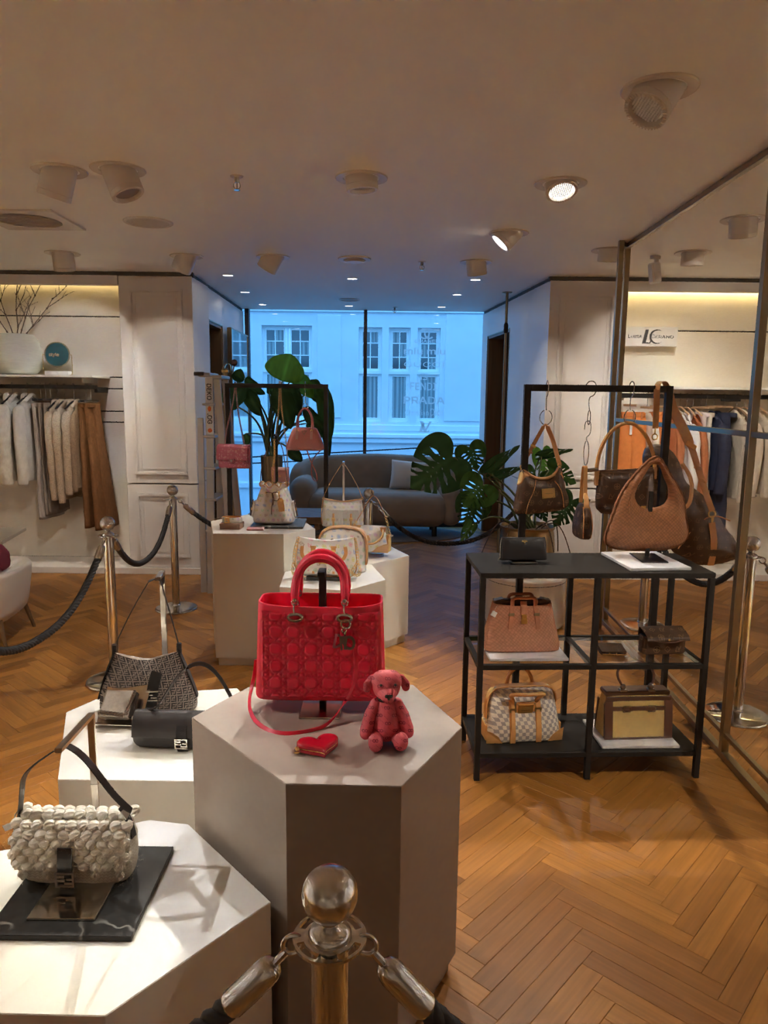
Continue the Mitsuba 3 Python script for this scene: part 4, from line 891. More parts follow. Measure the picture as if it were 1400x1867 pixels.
hv, hf, at = [], [], 0                                           # loose wool fibres
for k in range(1500):
    s, x = rr.random(), rr.uniform(-.15, .15); p0 = flap_pt(s, x) + [0, -.008, .004] if rr.random() < .7 else np.array([rr.choice([-1, 1]) * rr.uniform(.12, .146), rr.uniform(-.05, .05), rr.uniform(zb, zt - .02)])
    d = np.array([rr.gauss(0, .5) + 1.2 * (abs(x) > .13) * np.sign(x), rr.gauss(-.5, .4), rr.gauss(.1, .5)]); d /= np.linalg.norm(d); L_ = rr.uniform(.006, .017)
    p2 = p0 + d * L_ + [0, 0, -.003]; w = np.cross(d, [.3, .2, .9]); w = w / (np.linalg.norm(w) + 1e-9) * .00035
    hv += [p0 - w, p0 + w, p2]; hf.append([at, at + 1, at + 2]); at += 3
P('m_fibre', (0.72, 0.65, 0.53), 0.9, two=True)
obj('loose_fibres', trimesh.Trimesh(np.array(hv), np.array(hf), process=False), 'm_fibre', t, False, kind='stuff')
obj('closure_tab', strap(curve([(-.004, -.066, .572), (-.004, -.071, .54), (-.004, -.073, .505), (-.004, -.066, .467)], 14), .036, .004, [1, 0, 0]), 'm_patent', t)
obj('buckle', mv(buckle_ff(.046, .038, 'm_steel', -.074), (-.004, 0, .496)), 'm_steel', t, False)
A_ = (.018, -.125, .838)
obj('strap', cat([strap(curve([(-.142, 0, .61), (-.115, -.03, .70), (-.05, -.10, .80), A_[:1] + (-.08, .8455)], 26), .016, .0035, [.3, 1, 0]),
                  strap(curve([A_[:1] + (-.08, .8455), (.05, -.07, .815), (.10, -.03, .70), (.135, 0, .63)], 26), .018, .0035, [.3, 1, 0])]), 'm_patent', t)
obj('strap_end', strap(curve([(.118, -.02, .655), (.134, -.018, .62), (.146, -.02, .575)], 10), .022, .005, [.2, 1, -.1]), 'm_patent', t)
obj('side_buckle', cat([mv(box(-.012, .012, -.013, .013, -.002, .002, .001), (.128, -.02, .637), ry=60), mv(torus(.012, .0018, 20), (-.142, 0, .617), rz=60)]), 'm_steel', t, False)
obj('price_tag', mv(box(-.016, .016, -.0006, .0006, -.008, .008, .0003), (-.163, -.01, .592), ry=-24), 'm_tag', t, False)

# ---------------------------------------------------------------- on the second white pedestal
stand('polished steel stand that carries the grey patterned shoulder bag', (-.86, 2.74, WH + .0005), 8, .16, .20, .006, .04, .515, .10, .0105, 'm_chrome')
t = thing('handbag', 'grey shoulder bag woven all over with dark interlocked letters, dark blue strap', 'handbag', (-.895, 2.655, WH + .002), 5)
def sag(v):
    v = v.copy(); k = np.clip((v[:, 2] - .13) / .11, 0, 1); v[:, 2] -= k * .040 * np.cos(np.clip(v[:, 0] / .13, -1, 1) * PI / 2) ** 1.3
    v[:, 1] += .010 * np.sin(v[:, 0] * 26 + 1) * k + .006 * (meshkit.fbm(v * 9, 3) - .5); return v
m, uv = bag([(0, .17, .030, 3.4), (.012, .182, .046, 3.2), (.06, .18, .050, 3), (.14, .155, .036, 2.6), (.20, .128, .020, 2.4), (.235, .118, .009, 2.2)], 80, 50, deform=sag)
obj('body', m, 'm_zucca', t, uv=uv)
for s in (-1, 1):
    obj('side_trim', strap(curve([(s * .118, 0, .235), (s * .132, -.004, .20), (s * .16, -.006, .13), (s * .184, -.004, .05)], 20), .03, .005, [.0, 1, 0]), 'm_satin', t)
    obj('strap_loop', box(s * .12 - .009, s * .12 + .009, -.009, .009, .215, .262, .003), 'm_blackleather', t)
a = (.035, .05, .50)
obj('strap', cat([strap(curve([(-.12, 0, .25), (-.06, .02, .375), (.012, .02, .498)], 16), .011, .003, [0, 1, 0]), strap(curve([(.012, .02, .498), (.03, .04, .503), (.045, .06, .498)], 8), .011, .003, [1, 0, 0]), strap(curve([(.045, .06, .498), (.085, .03, .37), (.12, 0, .25)], 16), .011, .003, [0, 1, 0])]), 'm_blackleather', t)
fl = curve([(-.03, -.040, .175), (.0, -.056, .14), (.03, -.062, .10)], 10)
obj('closure_tab', cat([strap(curve([(.045, -.046, .165), (.030, -.056, .105), (.024, -.062, .055), (.02, -.054, .03)], 16), .042, .004, [1, 0, 0])]), 'm_blackleather', t)
obj('buckle', cat([box(.004, .05, -.067, -.060, .093, .098, .001), box(0, .046, -.067, -.062, .058, .063, .001), box(.008, .03, -.067, -.063, .08, .084, .001), box(.022, .044, -.067, -.063, .069, .073, .001)]), 'm_steel', t, False)
t = thing('easel', 'tilted metal display easel behind the silver wallet', 'display stand', (-.955, 2.565, WH + .001), -3, rx=0)
obj('plate', mv(box(-.083, .083, -.0015, .0015, 0, .175, .001), (0, -.06, .012), rx=-48), 'm_steel', t, False)
obj('lip', mv(box(-.083, .083, -.018, .003, -.001, .003, .001), (0, -.062, .010), rx=-6), 'm_steel', t, False)
obj('prop', mv(box(-.02, .02, -.0015, .0015, 0, .12, .001), (0, .11, .003), rx=12), 'm_steel', t, False)
t = thing('wallet', 'silver-grey wallet edged with a chain, leaning on the metal easel', 'wallet', (-.955, 2.565, WH + .001), -3)
def on_easel(m):
    return mv(m, (0, -.0685, .0285), rx=-48)
m, uv = bag([(0, .052, .0105, 8), (.004, .0545, .012, 8), (.10, .0545, .012, 8), (.104, .052, .0105, 8)], 48, 16)
m.apply_translation([-.01, -.0125, 0])
obj('body', on_easel(m), 'm_silver', t, uv=uv)
obj('gusset', on_easel(box(.0435, .056, -.022, -.004, .004, .100, .002)), 'm_patent', t)
links = []
path = np.vstack([np.linspace([-.064, -.026, .018], [.026, -.026, .010], 15), np.linspace([.034, -.026, .014], [.044, -.026, .098], 14)])
for i, p_ in enumerate(path):
    links.append(mv(torus(.0048, .0015, 12, 6), p_, rx=25 if i % 2 else -25, ry=(0 if i < 15 else 90)))
    links.append(mv(torus(.0048, .0015, 12, 6), p_ + [.002, .0, -.006 if i < 15 else .0], rx=-25 if i % 2 else 25, ry=(0 if i < 15 else 90)))
obj('chain', on_easel(cat(links)), 'm_chrome', t)
t = thing('handbag', 'black satin flap bag with a square silver buckle, half behind the taupe pedestal', 'handbag', (-.73, 2.375, WH + .002), -2)
m, uv = bag([(0, .11, .03, 3), (.012, .126, .042, 3.4), (.05, .13, .044, 3.4), (.085, .125, .038, 3), (.108, .112, .020, 2.6), (.116, .095, .008, 2.2)], 72, 40,
            deform=lambda v: v + np.stack([0 * v[:, 0], .008 * (meshkit.fbm(v * 20, 3) - .5), .006 * (meshkit.fbm(v * 15, 3, 4) - .5)], -1))
obj('body', m, 'm_satin', t, uv=uv)
g = [(.02, .112), (-.01, .121), (-.03, .108), (-.046, .080), (-.052, .045)]
m = sweep(np.array([(0, a, b) for a, b in curve([(a, b, 0) for a, b in g], 26)[:, :2]]), rectp(.236, .005, .002), [1, 0, 0])
obj('flap', m, 'm_satin', t, uv=np.stack([m.vertices[:, 0], m.vertices[:, 2]], 1))
obj('closure_tab', strap(curve([(.055, -.046, .088), (.055, -.058, .055), (.055, -.058, .025), (.058, -.052, .0)], 14), .036, .004, [1, 0, 0]), 'm_satin', t)
obj('buckle', mv(buckle_ff(.044, .036), (.055, -.060, .030)), 'm_chrome', t, False)
obj('strap', strap(curve([(-.125, -.02, .06), (-.10, .01, .112), (-.045, -.01, .135), (.0, .0, .20), (.05, .09, .25), (.10, .20, .19), (.145, .24, .085), (.16, .27, .02)], 40), .016, .0035, [.4, .9, .2]), 'm_blackleather', t)
obj('strap_ring', mv(torus(.010, .002, 16), (-.115, -.02, .10), rz=40), 'm_steel', t)

# ---------------------------------------------------------------- red things on the taupe pedestal
stand('dark steel stand under the quilted red bag', (-.175, 2.005, RH + .0005), 0, .115, .15, .005, .045, .405, .05, .0105, 'm_blackmetal')
scene[[k for k in scene if k.startswith('bag_stand') and k.endswith('base_plate')][-1]]['bsdf'] = {'type': 'ref', 'id': 'm_steel'}
t = thing('handbag', 'large quilted red leather handbag with two arched handles and silver charms', 'handbag', (-.177, 2.035, .787), 0)
w, hh, dp = .180, .286, .066
lv = [(0, w - .006, dp - .012, 7), (.006, w + .004, dp - .002, 7), (.02, w + .007, dp, 7), (.15, w + .002, dp - .002, 7), (hh - .012, w - .003, dp - .006, 7), (hh, w - .004, dp - .009, 7), (hh + .001, w - .008, dp - .014, 7), (hh - .02, w - .010, dp - .016, 7), (hh - .10, w - .014, dp - .02, 7), (hh - .12, w - .02, dp - .03, 7)]
def dip(v):
    v = v.copy(); k = np.clip((v[:, 2] - hh + .05) / .05, 0, 1) * np.clip((-v[:, 1]) / .03, 0, 1); v[:, 2] -= k * .011 * np.clip(1 - (v[:, 0] / .17) ** 4, 0, 1); return v
m, uv = bag(lv, 120, 90, deform=dip); obj('body', m, 'm_red', t, uv=uv)
p = .0498
NX, NZ = 210, 150
gx, gz = np.meshgrid(np.linspace(-.166, .166, NX), np.linspace(.010, hh - .018, NZ), indexing='ij')
def cannage(x, z, p):
    a, b = np.abs((x / p) % 1 - .5), np.abs((z / p + .35) % 1 - .5)
    d = np.minimum(np.minimum(np.abs(a - .365), np.abs(b - .365)), np.abs(a + b - .56) / 1.414)
    q = np.clip(d / .12, 0, 1); return 1 - (1 - q) ** 2.2
edge = np.clip(np.minimum(np.minimum(gx + .166, .166 - gx), np.minimum(gz - .010, hh - .018 - gz)) / .006, 0, 1)
yy = -(np.interp(gz, [0, .02, .15, hh], [dp - .006, dp, dp - .002, dp - .007])) + .0005 - edge * (.0012 + .0038 * cannage(gx, gz, p)) - .002 * edge * (meshkit.noise(np.stack([gx, gz, 0 * gx], -1) * 12) - .5)
zz2 = gz - np.clip((gz - hh + .05) / .05, 0, 1) * .010 * np.clip(1 - (gx / .17) ** 4, 0, 1)
i, j = np.meshgrid(np.arange(NX - 1), np.arange(NZ - 1), indexing='ij'); qd = np.stack([i * NZ + j, (i + 1) * NZ + j, (i + 1) * NZ + j + 1, i * NZ + j + 1], -1).reshape(-1, 4)
obj('quilted_panel', trimesh.Trimesh(np.stack([gx, yy, zz2], -1).reshape(-1, 3), np.vstack([qd[:, [0, 1, 2]], qd[:, [0, 2, 3]]]), process=False), 'm_red', t, True)
ang = np.linspace(0, 2 * PI, 80)[:-1]
rimz = hh - .0005 - .011 * np.clip(-np.sin(ang), 0, 1) ** .4 * np.clip(1 - (np.sign(np.cos(ang)) * np.abs(np.cos(ang)) ** (2 / 7) * (w - .006) / .17) ** 4, 0, 1)
obj('rim', tube(np.stack([(w - .006) * np.sign(np.cos(ang)) * np.abs(np.cos(ang)) ** (2 / 7), (dp - .0115) * np.sign(np.sin(ang)) * np.abs(np.sin(ang)) ** (2 / 7), rimz], 1), .003, 8, True), 'm_red', t)
for s, y0, up in ((-1, -.052, 0), (1, .045, .004)):
    y1 = y0 * .55
    pth = curve([(-.070, y0, hh - .004), (-.070, y0, hh + .03), (-.064, y1, hh + .075), (-.040, y1, hh + .112), (0, y1, hh + .126 + up), (.040, y1, hh + .112), (.064, y1, hh + .075), (.070, y0, hh + .03), (.070, y0, hh - .004)], 50)
    q = np.clip(np.minimum(np.linspace(0, 1, 50), np.linspace(1, 0, 50)) / .10, 0, 1)
    h = obj('handle', sweep(pth, circ(.0105, 16, .0125), [0, 1, 0], scale=.72 + .28 * q), 'm_red', t)
    obj('handle_seam', sweep(pth + [0, -.0108, 0], circ(.0016, 6), [0, 1, 0]), 'm_red', h)
    for x in (-.070, .070):
        obj('handle_ring', cat([mv(torus(.0085, .0022, 20), (x, y0 - .006, hh + .005)), ball(.0065, (x, y0 - .012, hh + .012), 2), tube(curve([(x, y0 - .010, hh + .004), (x - .002, y0 - .016, hh - .012), (x + .002, y0 - .018, hh - .03)], 10), .0026, 8)]), 'm_chrome', t)
for x in (-.068, .070):
    e = cat([sweep(np.stack([x + .0195 * np.cos(ang), -dp - .003 + 0 * ang, hh - .036 + .010 * np.sin(ang)], 1), circ(.0042, 8), None, True)])
    obj('eyelet', e, 'm_chrome', t)
cx, cy = .072, -dp - .012
obj('charm', cat([mv(torus(.0125, .0028, 24), (cx + .002, cy - .002, hh - .050)), mv(torus(.0075, .0020, 20), (cx - .002, cy - .004, hh - .066), ry=0, rz=40), mv(torus(.006, .002, 16), (cx, cy - .004, hh - .076), rz=80)]), 'm_chrome', t)
def dletter(pl, loc, ry=0, rz=0):
    return mv(plate(pl, -.002, .002), loc, ry=ry, rz=rz)
P('m_gunmetal', (0.26, 0.25, 0.25), 0.16, 1.0)
o_ = Polygon(circ(.0175, 36, .0205)).difference(Polygon(circ(.0105, 30, .0135)))
d_ = Polygon([(-.012, -.020), (0, -.020), (.012, -.012), (.015, 0), (.012, .012), (0, .020), (-.012, .020)]); d_ = d_.difference(d_.buffer(-.0065))
r_ = Polygon([(-.009, -.020), (-.003, -.020), (-.003, .0), (.006, -.020), (.012, -.020), (.004, .001), (.010, .006), (.009, .016), (.002, .020), (-.009, .020)])
obj('charm_letter', dletter(o_, (cx + .013, cy - .010, hh - .101), rz=-18), 'm_gunmetal', t, False)
obj('charm_letter', dletter(d_, (cx - .019, cy - .006, hh - .098), ry=12, rz=20), 'm_gunmetal', t, False)
obj('charm_letter', dletter(r_, (cx - .004, cy - .014, hh - .100), ry=-6), 'm_gunmetal', t, False)
obj('charm_letter', dletter(rrect(-.003, .003, -.02, .02, .001), (cx + .003, cy - .018, hh - .098), ry=8), 'm_gunmetal', t, False)
obj('shoulder_strap', strap(curve([(.082, -.083, .205), (.099, -.086, .165), (.104, -.088, .11), (.095, -.095, .06), (.070, -.11, .015), (.03, -.15, -.024), (-.02, -.185, -.0305), (-.085, -.200, -.0305), (-.145, -.165, -.0305), (-.193, -.09, -.020), (-.205, -.03, .005), (-.198, .0, .05), (-.192, .0, .10)], 80), .0115, .0032, [.55, .35, .75]), 'm_red', t)
# the plush bear
t = thing('teddy_bear', 'red plush bear with a lettered lattice pattern, sitting beside the red bag', 'plush toy', (.012, 1.80, RH + .001), 6)
def blob(chain, ref=.004, it=8):
    M_ = Manifold()
    for (a, ra, b, rb) in chain:
        M_ = M_ + Manifold.batch_hull([Manifold.sphere(ra, 28).translate(a), Manifold.sphere(rb, 28).translate(b)])
    M_ = M_.refine_to_length(ref); mm = M_.to_mesh(); tm = trimesh.Trimesh(mm.vert_properties[:, :3], mm.tri_verts); trimesh.smoothing.filter_taubin(tm, iterations=it); return tm
obj('torso', blob([((0, .0, .040), .037, (0, .004, .060), .037), ((0, .004, .060), .036, (0, .010, .095), .028), ((0, .01, .095), .026, (0, .012, .112), .019)]), 'm_gg', t, True)
hd = obj('head', blob([((0, .002, .158), .037, (0, .006, .150), .036), ((0, -.012, .146), .027, (0, -.036, .139), .0175), ((-.012, -.0, .168), .028, (.012, .0, .168), .028)]), 'm_gg', t, True)
for s in (-1, 1):
    ear = blob([((s * .038, .006, .172), .0105, (s * .049, .004, .156), .012), ((s * .049, .004, .156), .012, (s * .051, .004, .146), .010)], .003); ear.vertices[:, 1] = .006 + (ear.vertices[:, 1] - .006) * .6
    obj('ear', ear, 'm_gg', hd, True)
    obj('eye', ball(.0034, (s * .0185, -.0345, .170), 2), 'm_patent', hd)
    obj('arm', blob([((s * .028, .006, .104), .0145, (s * .043, -.004, .076), .016), ((s * .043, -.004, .076), .016, (s * .053, -.016, .044), .0165), ((s * .053, -.016, .044), .0165, (s * .055, -.020, .034), .0155)]), 'm_gg', t, True)
    obj('leg', blob([((s * .026, -.004, .024), .021, (s * .032, -.045, .020), .018), ((s * .032, -.045, .018), .0185, (s * .034, -.056, .034), .0165), ((s * .032, -.052, .019), .0185, (s * .033, -.058, .026), .018)]), 'm_gg', t, True)
obj('nose', blob([((-.006, -.0525, .1475), .0042, (.006, -.0525, .1475), .0042), ((0, -.0525, .1405), .0036, (0, -.053, .1465), .0045)], .0015, 4), 'm_patent', hd, True)
obj('mouth_stitch', tube(curve([(0, -.0545, .136), (0, -.054, .130), (.005, -.0515, .126)], 8), .0008, 5), 'm_redpatent', hd)
obj('collar', tube(np.stack([.0195 * np.cos(ang), .0105 + .0185 * np.sin(ang), .1165 + 0 * ang], 1), .0055, 10, True), 'm_blackleather', t)
# heart purse
t = thing('coin_purse', 'dark red patent heart-shaped coin purse lying before the red bag', 'purse', (-.160, 1.752, RH + .001), 22)
ht = np.linspace(0, 2 * PI, 70)[:-1]
hp = np.stack([.0034 * 16 * np.sin(ht) ** 3, .0031 * (13 * np.cos(ht) - 5 * np.cos(2 * ht) - 2 * np.cos(3 * ht) - np.cos(4 * ht))], 1)
hpoly = Polygon(hp)
def pad(z0, z1):
    return cat([prism(hpoly.buffer(-.001), z0, z0 + .002)]) if False else prism(hpoly, z0, z1)
lay = [(hpoly.buffer(-.004), 0.0, .003), (hpoly.buffer(-.0012), .003, .009)]
def loft_poly(pl, zs, offs):
    rings = []
    for z, o in zip(zs, offs):
        q = pl.buffer(-o) if o else pl
        q = max(getattr(q, 'geoms', [q]), key=lambda g: g.area); rg = q.exterior; L_ = rg.length
        c0 = np.array(q.centroid.coords[0]); st_ = rg.project(__import__('shapely').Point(0.0, q.bounds[1]))
        rings.append([(*rg.interpolate((st_ + L_ * k / 80) % L_).coords[0], z) for k in range(80)])
    v = np.array(rings).reshape(-1, 3); n = len(zs); i, j = np.meshgrid(np.arange(n - 1), np.arange(80), indexing='ij'); j2 = (j + 1) % 80
    q = np.stack([i * 80 + j, i * 80 + j2, (i + 1) * 80 + j2, (i + 1) * 80 + j], -1).reshape(-1, 4); f = [q[:, [0, 1, 2]], q[:, [0, 2, 3]]]
    k = len(v); v = np.vstack([v, [[*v[:80, :2].mean(0), zs[0]], [*v[-80:, :2].mean(0), zs[-1]]]]); jj = np.arange(80); j3 = (jj + 1) % 80
    f += [np.stack([jj, np.full(80, k), j3], 1), np.stack([(n - 1) * 80 + jj, (n - 1) * 80 + j3, np.full(80, k + 1)], 1)]
    m = trimesh.Trimesh(v, np.vstack(f), process=False)
    if m.volume < 0:
        m.invert()
    return m
obj('body', loft_poly(hpoly, [0, .002, .010, .0105, .0125, .013, .020, .0235, .025], [.004, .0, .0, .0025, .0025, .0, .0, .003, .010]), 'm_redpatent', t, 50)
obj('zip', prism(hpoly.buffer(-.0008).difference(hpoly.buffer(-.004)), .0105, .0125), 'm_gold', t, False)
obj('zip_pull', cat([box(-.062, -.052, -.006, .006, .008, .016, .002), mv(torus(.006, .0016, 14), (-.060, -.008, .006), rx=70)]), 'm_gold', t)
# ---------------------------------------------------------------- white bags with the coloured pattern
t = thing('slate_slab', 'black stone slab under the white drawstring bucket bag', 'slab', (-.672, 4.62, BH + .0005), 2)
obj('stone', box(-.165, .165, -.16, .16, 0, .013, .0015), 'm_slate', t, False)
stand('steel stand carrying the white drawstring bucket bag', (-.70, 4.62, BH + .0138), 0, .14, .22, .006, .10, .56, .09, .0085, 'm_blackmetal')
t = thing('handbag', 'white drawstring bucket bag with a coloured pattern and a tan leather tag', 'handbag', (-.70, 4.60, BH + .021), 0)
def gather(v):
    v = v.copy(); k = np.clip((v[:, 2] - .15) / .09, 0, 1); a = np.arctan2(v[:, 1] / .09, v[:, 0] / .13)
    f = 1 + k * .10 * np.sin(a * 9); v[:, 0] *= f; v[:, 1] *= f; v[:, 2] += k * .012 * np.cos(a * 9 + .5) + k * .012 * (np.abs(v[:, 0]) / .09) - .0; return v
m, uv = bag([(0, .118, .075, 4), (.008, .128, .084, 4), (.03, .131, .086, 3.6), (.10, .122, .080, 3), (.17, .100, .066, 2.4), (.215, .080, .050, 2.1), (.235, .088, .056, 2), (.228, .076, .046, 2), (.20, .066, .036, 2)], 90, 56, deform=gather)
obj('body', m, 'm_multi_small', t, uv=uv)
aa = np.linspace(0, 2 * PI, 60)[:-1]
obj('rim', tube(np.stack([.088 * np.cos(aa) * (1 + .10 * np.sin(aa * 9)), .056 * np.sin(aa) * (1 + .10 * np.sin(aa * 9)), .236 + .012 * np.cos(aa * 9 + .5) + .0115 * np.abs(np.cos(aa))], 1), .0035, 8, True), 'm_tan', t)
obj('drawstring', cat([tube(curve([(s * .04, -.070, .196), (s * .018, -.082, .20), (0, -.086, .196)], 10), .0028, 7) for s in (-1, 1)] + [tube(curve([(.0, -.087, .197), (.004, -.092, .15), (-.004, -.094, .09), (-.004, -.094, .06)], 16), .003, 7), tube(curve([(.002, -.087, .197), (.012, -.092, .16), (.006, -.095, .12)], 12), .003, 7), tube(curve([(.006, -.088, .19), (.02, -.098, .15), (.04, -.10, .155), (.05, -.092, .185)], 16), .0018, 6)]), 'm_darkbrown', t)
obj('eyelet', cat([mv(torus(.006, .0018, 14), (s * .04, -.070, .196)) for s in (-1, 1)]), 'm_gold', t)
obj('luggage_tag', mv(cat([plate(Polygon([(-.018, 0), (.018, 0), (.02, .07), (.012, .085), (-.012, .085), (-.02, .07)]), -.002, .002), strap(curve([(0, 0, .08), (-.004, .003, .105), (.0, .014, .125)], 8), .008, .002, [1, 0, 0])]), (.062, -.098, .082), ry=-8), 'm_honey', t, False)
obj('tag_stud', mv(torus(.006, .002, 14), (.058, -.101, .155)), 'm_gold', t)
for s in (-1, 1):
    obj('side_pocket', mv(box(-.008, .008, -.035, .035, -.05, .05, .006), (s * .128, 0, .085), ry=s * -8), 'm_multi_small', t, False)
    obj('side_strap', mv(box(-.003, .003, -.010, .010, -.06, .045, .002), (s * .139, -.015, .10), ry=s * -10), 'm_darkbrown', t, False)
    obj('side_buckle', mv(box(-.004, .004, -.013, .013, -.008, .008, .002), (s * .140, -.015, .085), ry=s * -10), 'm_gold', t, False)
obj('handle', cat([strap(curve([(-.085, .0, .23), (-.082, .01, .32), (-.05, .035, .45), (.0, .045, .525), (.035, .04, .50), (.06, .03, .42), (.088, 0, .23)], 44), .012, .004, [0, 1, 0])]), 'm_darkbrown', t)
obj('handle_ring', cat([mv(torus(.009, .0022, 16), (s * .086, 0, .235), rz=50) for s in (-1, 1)]), 'm_gold', t)
obj('chain', cat([mv(torus(.006, .0016, 10, 6), p_, rx=60 * (i % 2), ry=30) for i, p_ in enumerate(curve([(.0, .02, .52), (.006, .0, .42), (-.004, -.01, .33), (-.008, -.01, .25)], 30))]), 'm_gold', t)
# belt on its box, flat pink case
t = thing('box', 'brown cardboard box under the coiled white belt', 'box', (-.945, 4.47, BH + .0005), -4)
obj('tray', box(-.062, .062, -.05, .05, 0, .034, .001), 'm_cardboard' if 'm_cardboard' in scene else P('m_cardboard', (0.16, 0.085, 0.055), 0.6), t, False)
obj('lid', box(-.0635, .0635, -.0515, .0515, .019, .036, .001), 'm_cardboard', t, False)
t = thing('belt', 'coiled white patterned belt with a gold buckle lying on the brown box', 'belt', (-.945, 4.475, BH + .0372), -4)
aa = np.linspace(-.6, 4 * PI - .9, 90); R_ = .058 - .0035 * aa / (4 * PI)
m = sweep(np.stack([R_ * np.cos(aa) * 1.06, R_ * np.sin(aa) * .72, .017 + 0 * aa], 1), rectp(.033, .003, .0008), [0, 0, 1.0])
obj('band', m, 'm_multi_small', t, uv=np.stack([np.repeat(np.r_[aa, 0], 8)[:len(m.vertices)] * .05, m.vertices[:, 2]], 1))
obj('lining', sweep(np.stack([(R_ - .0022) * np.cos(aa) * 1.06, (R_ - .0022) * np.sin(aa) * .72, .0172 + 0 * aa], 1), rectp(.0335, .001), [0, 0, 1.0]), 'm_tan', t, False)
obj('buckle', mv(plate(rrect(-.016, .016, 0, .034, .003).difference(rrect(-.010, .010, .007, .027, .001)), -.003, .001), (-.018, -.0465, 0), rz=-8), 'm_gold', t, False)
obj('prong', box(-.022, -.002, -.052, -.049, .015, .019, .001), 'm_gold', t, False)
P('m_pink', mikit.proc(lambda p, n, uv: mix((0.55, 0.17, 0.17), (0.62, 0.21, 0.21), fbm(p.x * 300, p.z * 300, p.y * 300, 2))), 0.4)
P('m_palepink', (0.62, 0.32, 0.31), 0.42)
t = thing('card_case', 'flat pink card case lying beside the brown box', 'card case', (-.79, 4.425, BH + .0005), 3)
obj('cover', box(-.052, .052, -.036, .036, 0, .012, .003), 'm_pink', t, False)
obj('seam', box(-.0522, .0522, -.0362, .0362, .0055, .0065), 'm_palepink', t, False)
# N: front white bag on a black block
t = thing('display_block', 'low black block under the white pocket bag', 'display block', (-.315, 4.165, MH + .0005), -2)
obj('block', box(-.125, .125, -.09, .10, 0, .022, .0015), 'm_slate', t, False)
t = thing('handbag', 'white patterned bag with two tan straps and gold chain, nearest the red bag', 'handbag', (-.328, 4.135, MH + .0228), -1)
def neck(v):
    v = v.copy(); k = np.clip((v[:, 2] - .12) / .09, 0, 1); v[:, 2] += k * (.024 * np.abs(v[:, 0] / .17) ** 2.2 - .012); return v
m, uv = bag([(0, .150, .035, 3.6), (.012, .172, .052, 3.6), (.06, .176, .056, 3.4), (.13, .172, .046, 3), (.19, .164, .022, 2.6), (.215, .160, .012, 2.4)], 84, 50, deform=neck)
obj('body', m, 'm_multi', t, uv=uv)
m, uv = bag([(.012, .125, .0, 4), (.02, .132, .010, 4), (.07, .130, .014, 4), (.098, .120, .010, 4), (.102, .112, .0, 4)], 60, 20); m.apply_translation([-.012, -.056, 0])
obj('front_pocket', m, 'm_multi', t, uv=uv + [1.3, .7])
fl = strap(curve([(-.135, -.066, .178), (-.135, -.070, .135), (-.10, -.074, .098), (-.012, -.078, .085), (.08, -.074, .098), (.115, -.070, .135), (.115, -.066, .178)], 50), .018, .004, [0, -.15, 1])
def band_xz(pts, w, y, t_=.004):
    from shapely.geometry import LineString
    return plate(LineString(pts).buffer(w / 2, cap_style=2), y, y - t_)
obj('pocket_trim', band_xz(curve([(-.133, .180, 0), (-.137, .140, 0), (-.115, .103, 0), (-.012, .083, 0), (.092, .103, 0), (.114, .140, 0), (.110, .180, 0)], 50)[:, :2].tolist(), .020, -.062), 'm_honey', t, False)
obj('lock_plate', plate(Polygon([(-.042, .080), (.018, .080), (.018, .098), (-.012, .116), (-.042, .098)]), -.065, -.070), 'm_honey', t, False)
obj('lock', box(-.024, 0, -.0725, -.069, .082, .090, .001), 'm_gold', t, False)
for x in (-.072, .044):
    b = obj('buckled_strap', cat([box(x - .007, x + .007, -.068, -.063, .02, .150, .002), box(x - .013, x + .013, -.069, -.063, .150, .176, .003), box(x - .017, x + .017, -.064, -.060, .17, .182, .002)]), 'm_honey', t, False)
    obj('buckle', box(x - .010, x + .010, -.072, -.067, .148, .160, .001), 'm_gold', b, False)
obj('corner', plate(Polygon([(.06, .006), (.135, .006), (.14, .05), (.10, .04)]), -.060, -.066), 'm_honey', t, False)
obj('piping', tube(curve([(-.160, -.012, .225), (-.172, -.040, .13), (-.176, -.055, .06), (-.15, -.05, .006), (0, -.05, .002), (.15, -.05, .006), (.176, -.055, .06), (.172, -.04, .13), (.160, -.012, .225)], 60), .0028, 6), 'm_tan', t)
for s in (-1, 1):
    ch = curve([(s * .165, -.02, .215), (s * .178, -.05, .15), (s * .176, -.065, .08), (s * .150, -.07, .03 if s > 0 else .012), (s * .185, -.05, .012), (s * .19, -.03, .07)], 40)
    obj('chain', cat([mv(torus(.0075, .002, 10, 6), p_, rx=70 * (i % 2), ry=35) for i, p_ in enumerate(ch)]), 'm_gold', t)
# M: rounded bag behind it
t = thing('handbag', 'white patterned bag with a rounded tan-edged top behind the pocket bag', 'handbag', (-.245, 4.315, MH + .001), -4)
m, uv = bag([(0, .125, .03, 3.6), (.012, .142, .042, 3.6), (.12, .142, .044, 3.2), (.20, .138, .042, 2.8), (.24, .122, .038, 2.6), (.262, .095, .03, 2.4), (.268, .06, .016, 2.2)], 72, 50)
obj('body', m, 'm_multi', t, uv=uv + [2.2, .4])
top = curve([(-.145, 0, .05), (-.145, 0, .19), (-.122, 0, .245), (-.06, 0, .272), (.06, 0, .272), (.122, 0, .245), (.145, 0, .19), (.145, 0, .05)], 60)
obj('top_band', strap(top, .055, .006, [0, 1, 0]), 'm_tan', t); obj('zip', tube(top + [0, 0, .0035], .0025, 6), 'm_gold', t)
obj('piping', tube(top * [.97, 1, .985] + [0, -.030, 0], .003, 6), 'm_tan', t)
obj('stud', mv(lathe([(.001, .006), (.007, .004), (.008, 0), (.001, 0)], 16), (-.06, -.046, .20), rx=90), 'm_darkbrown', t)
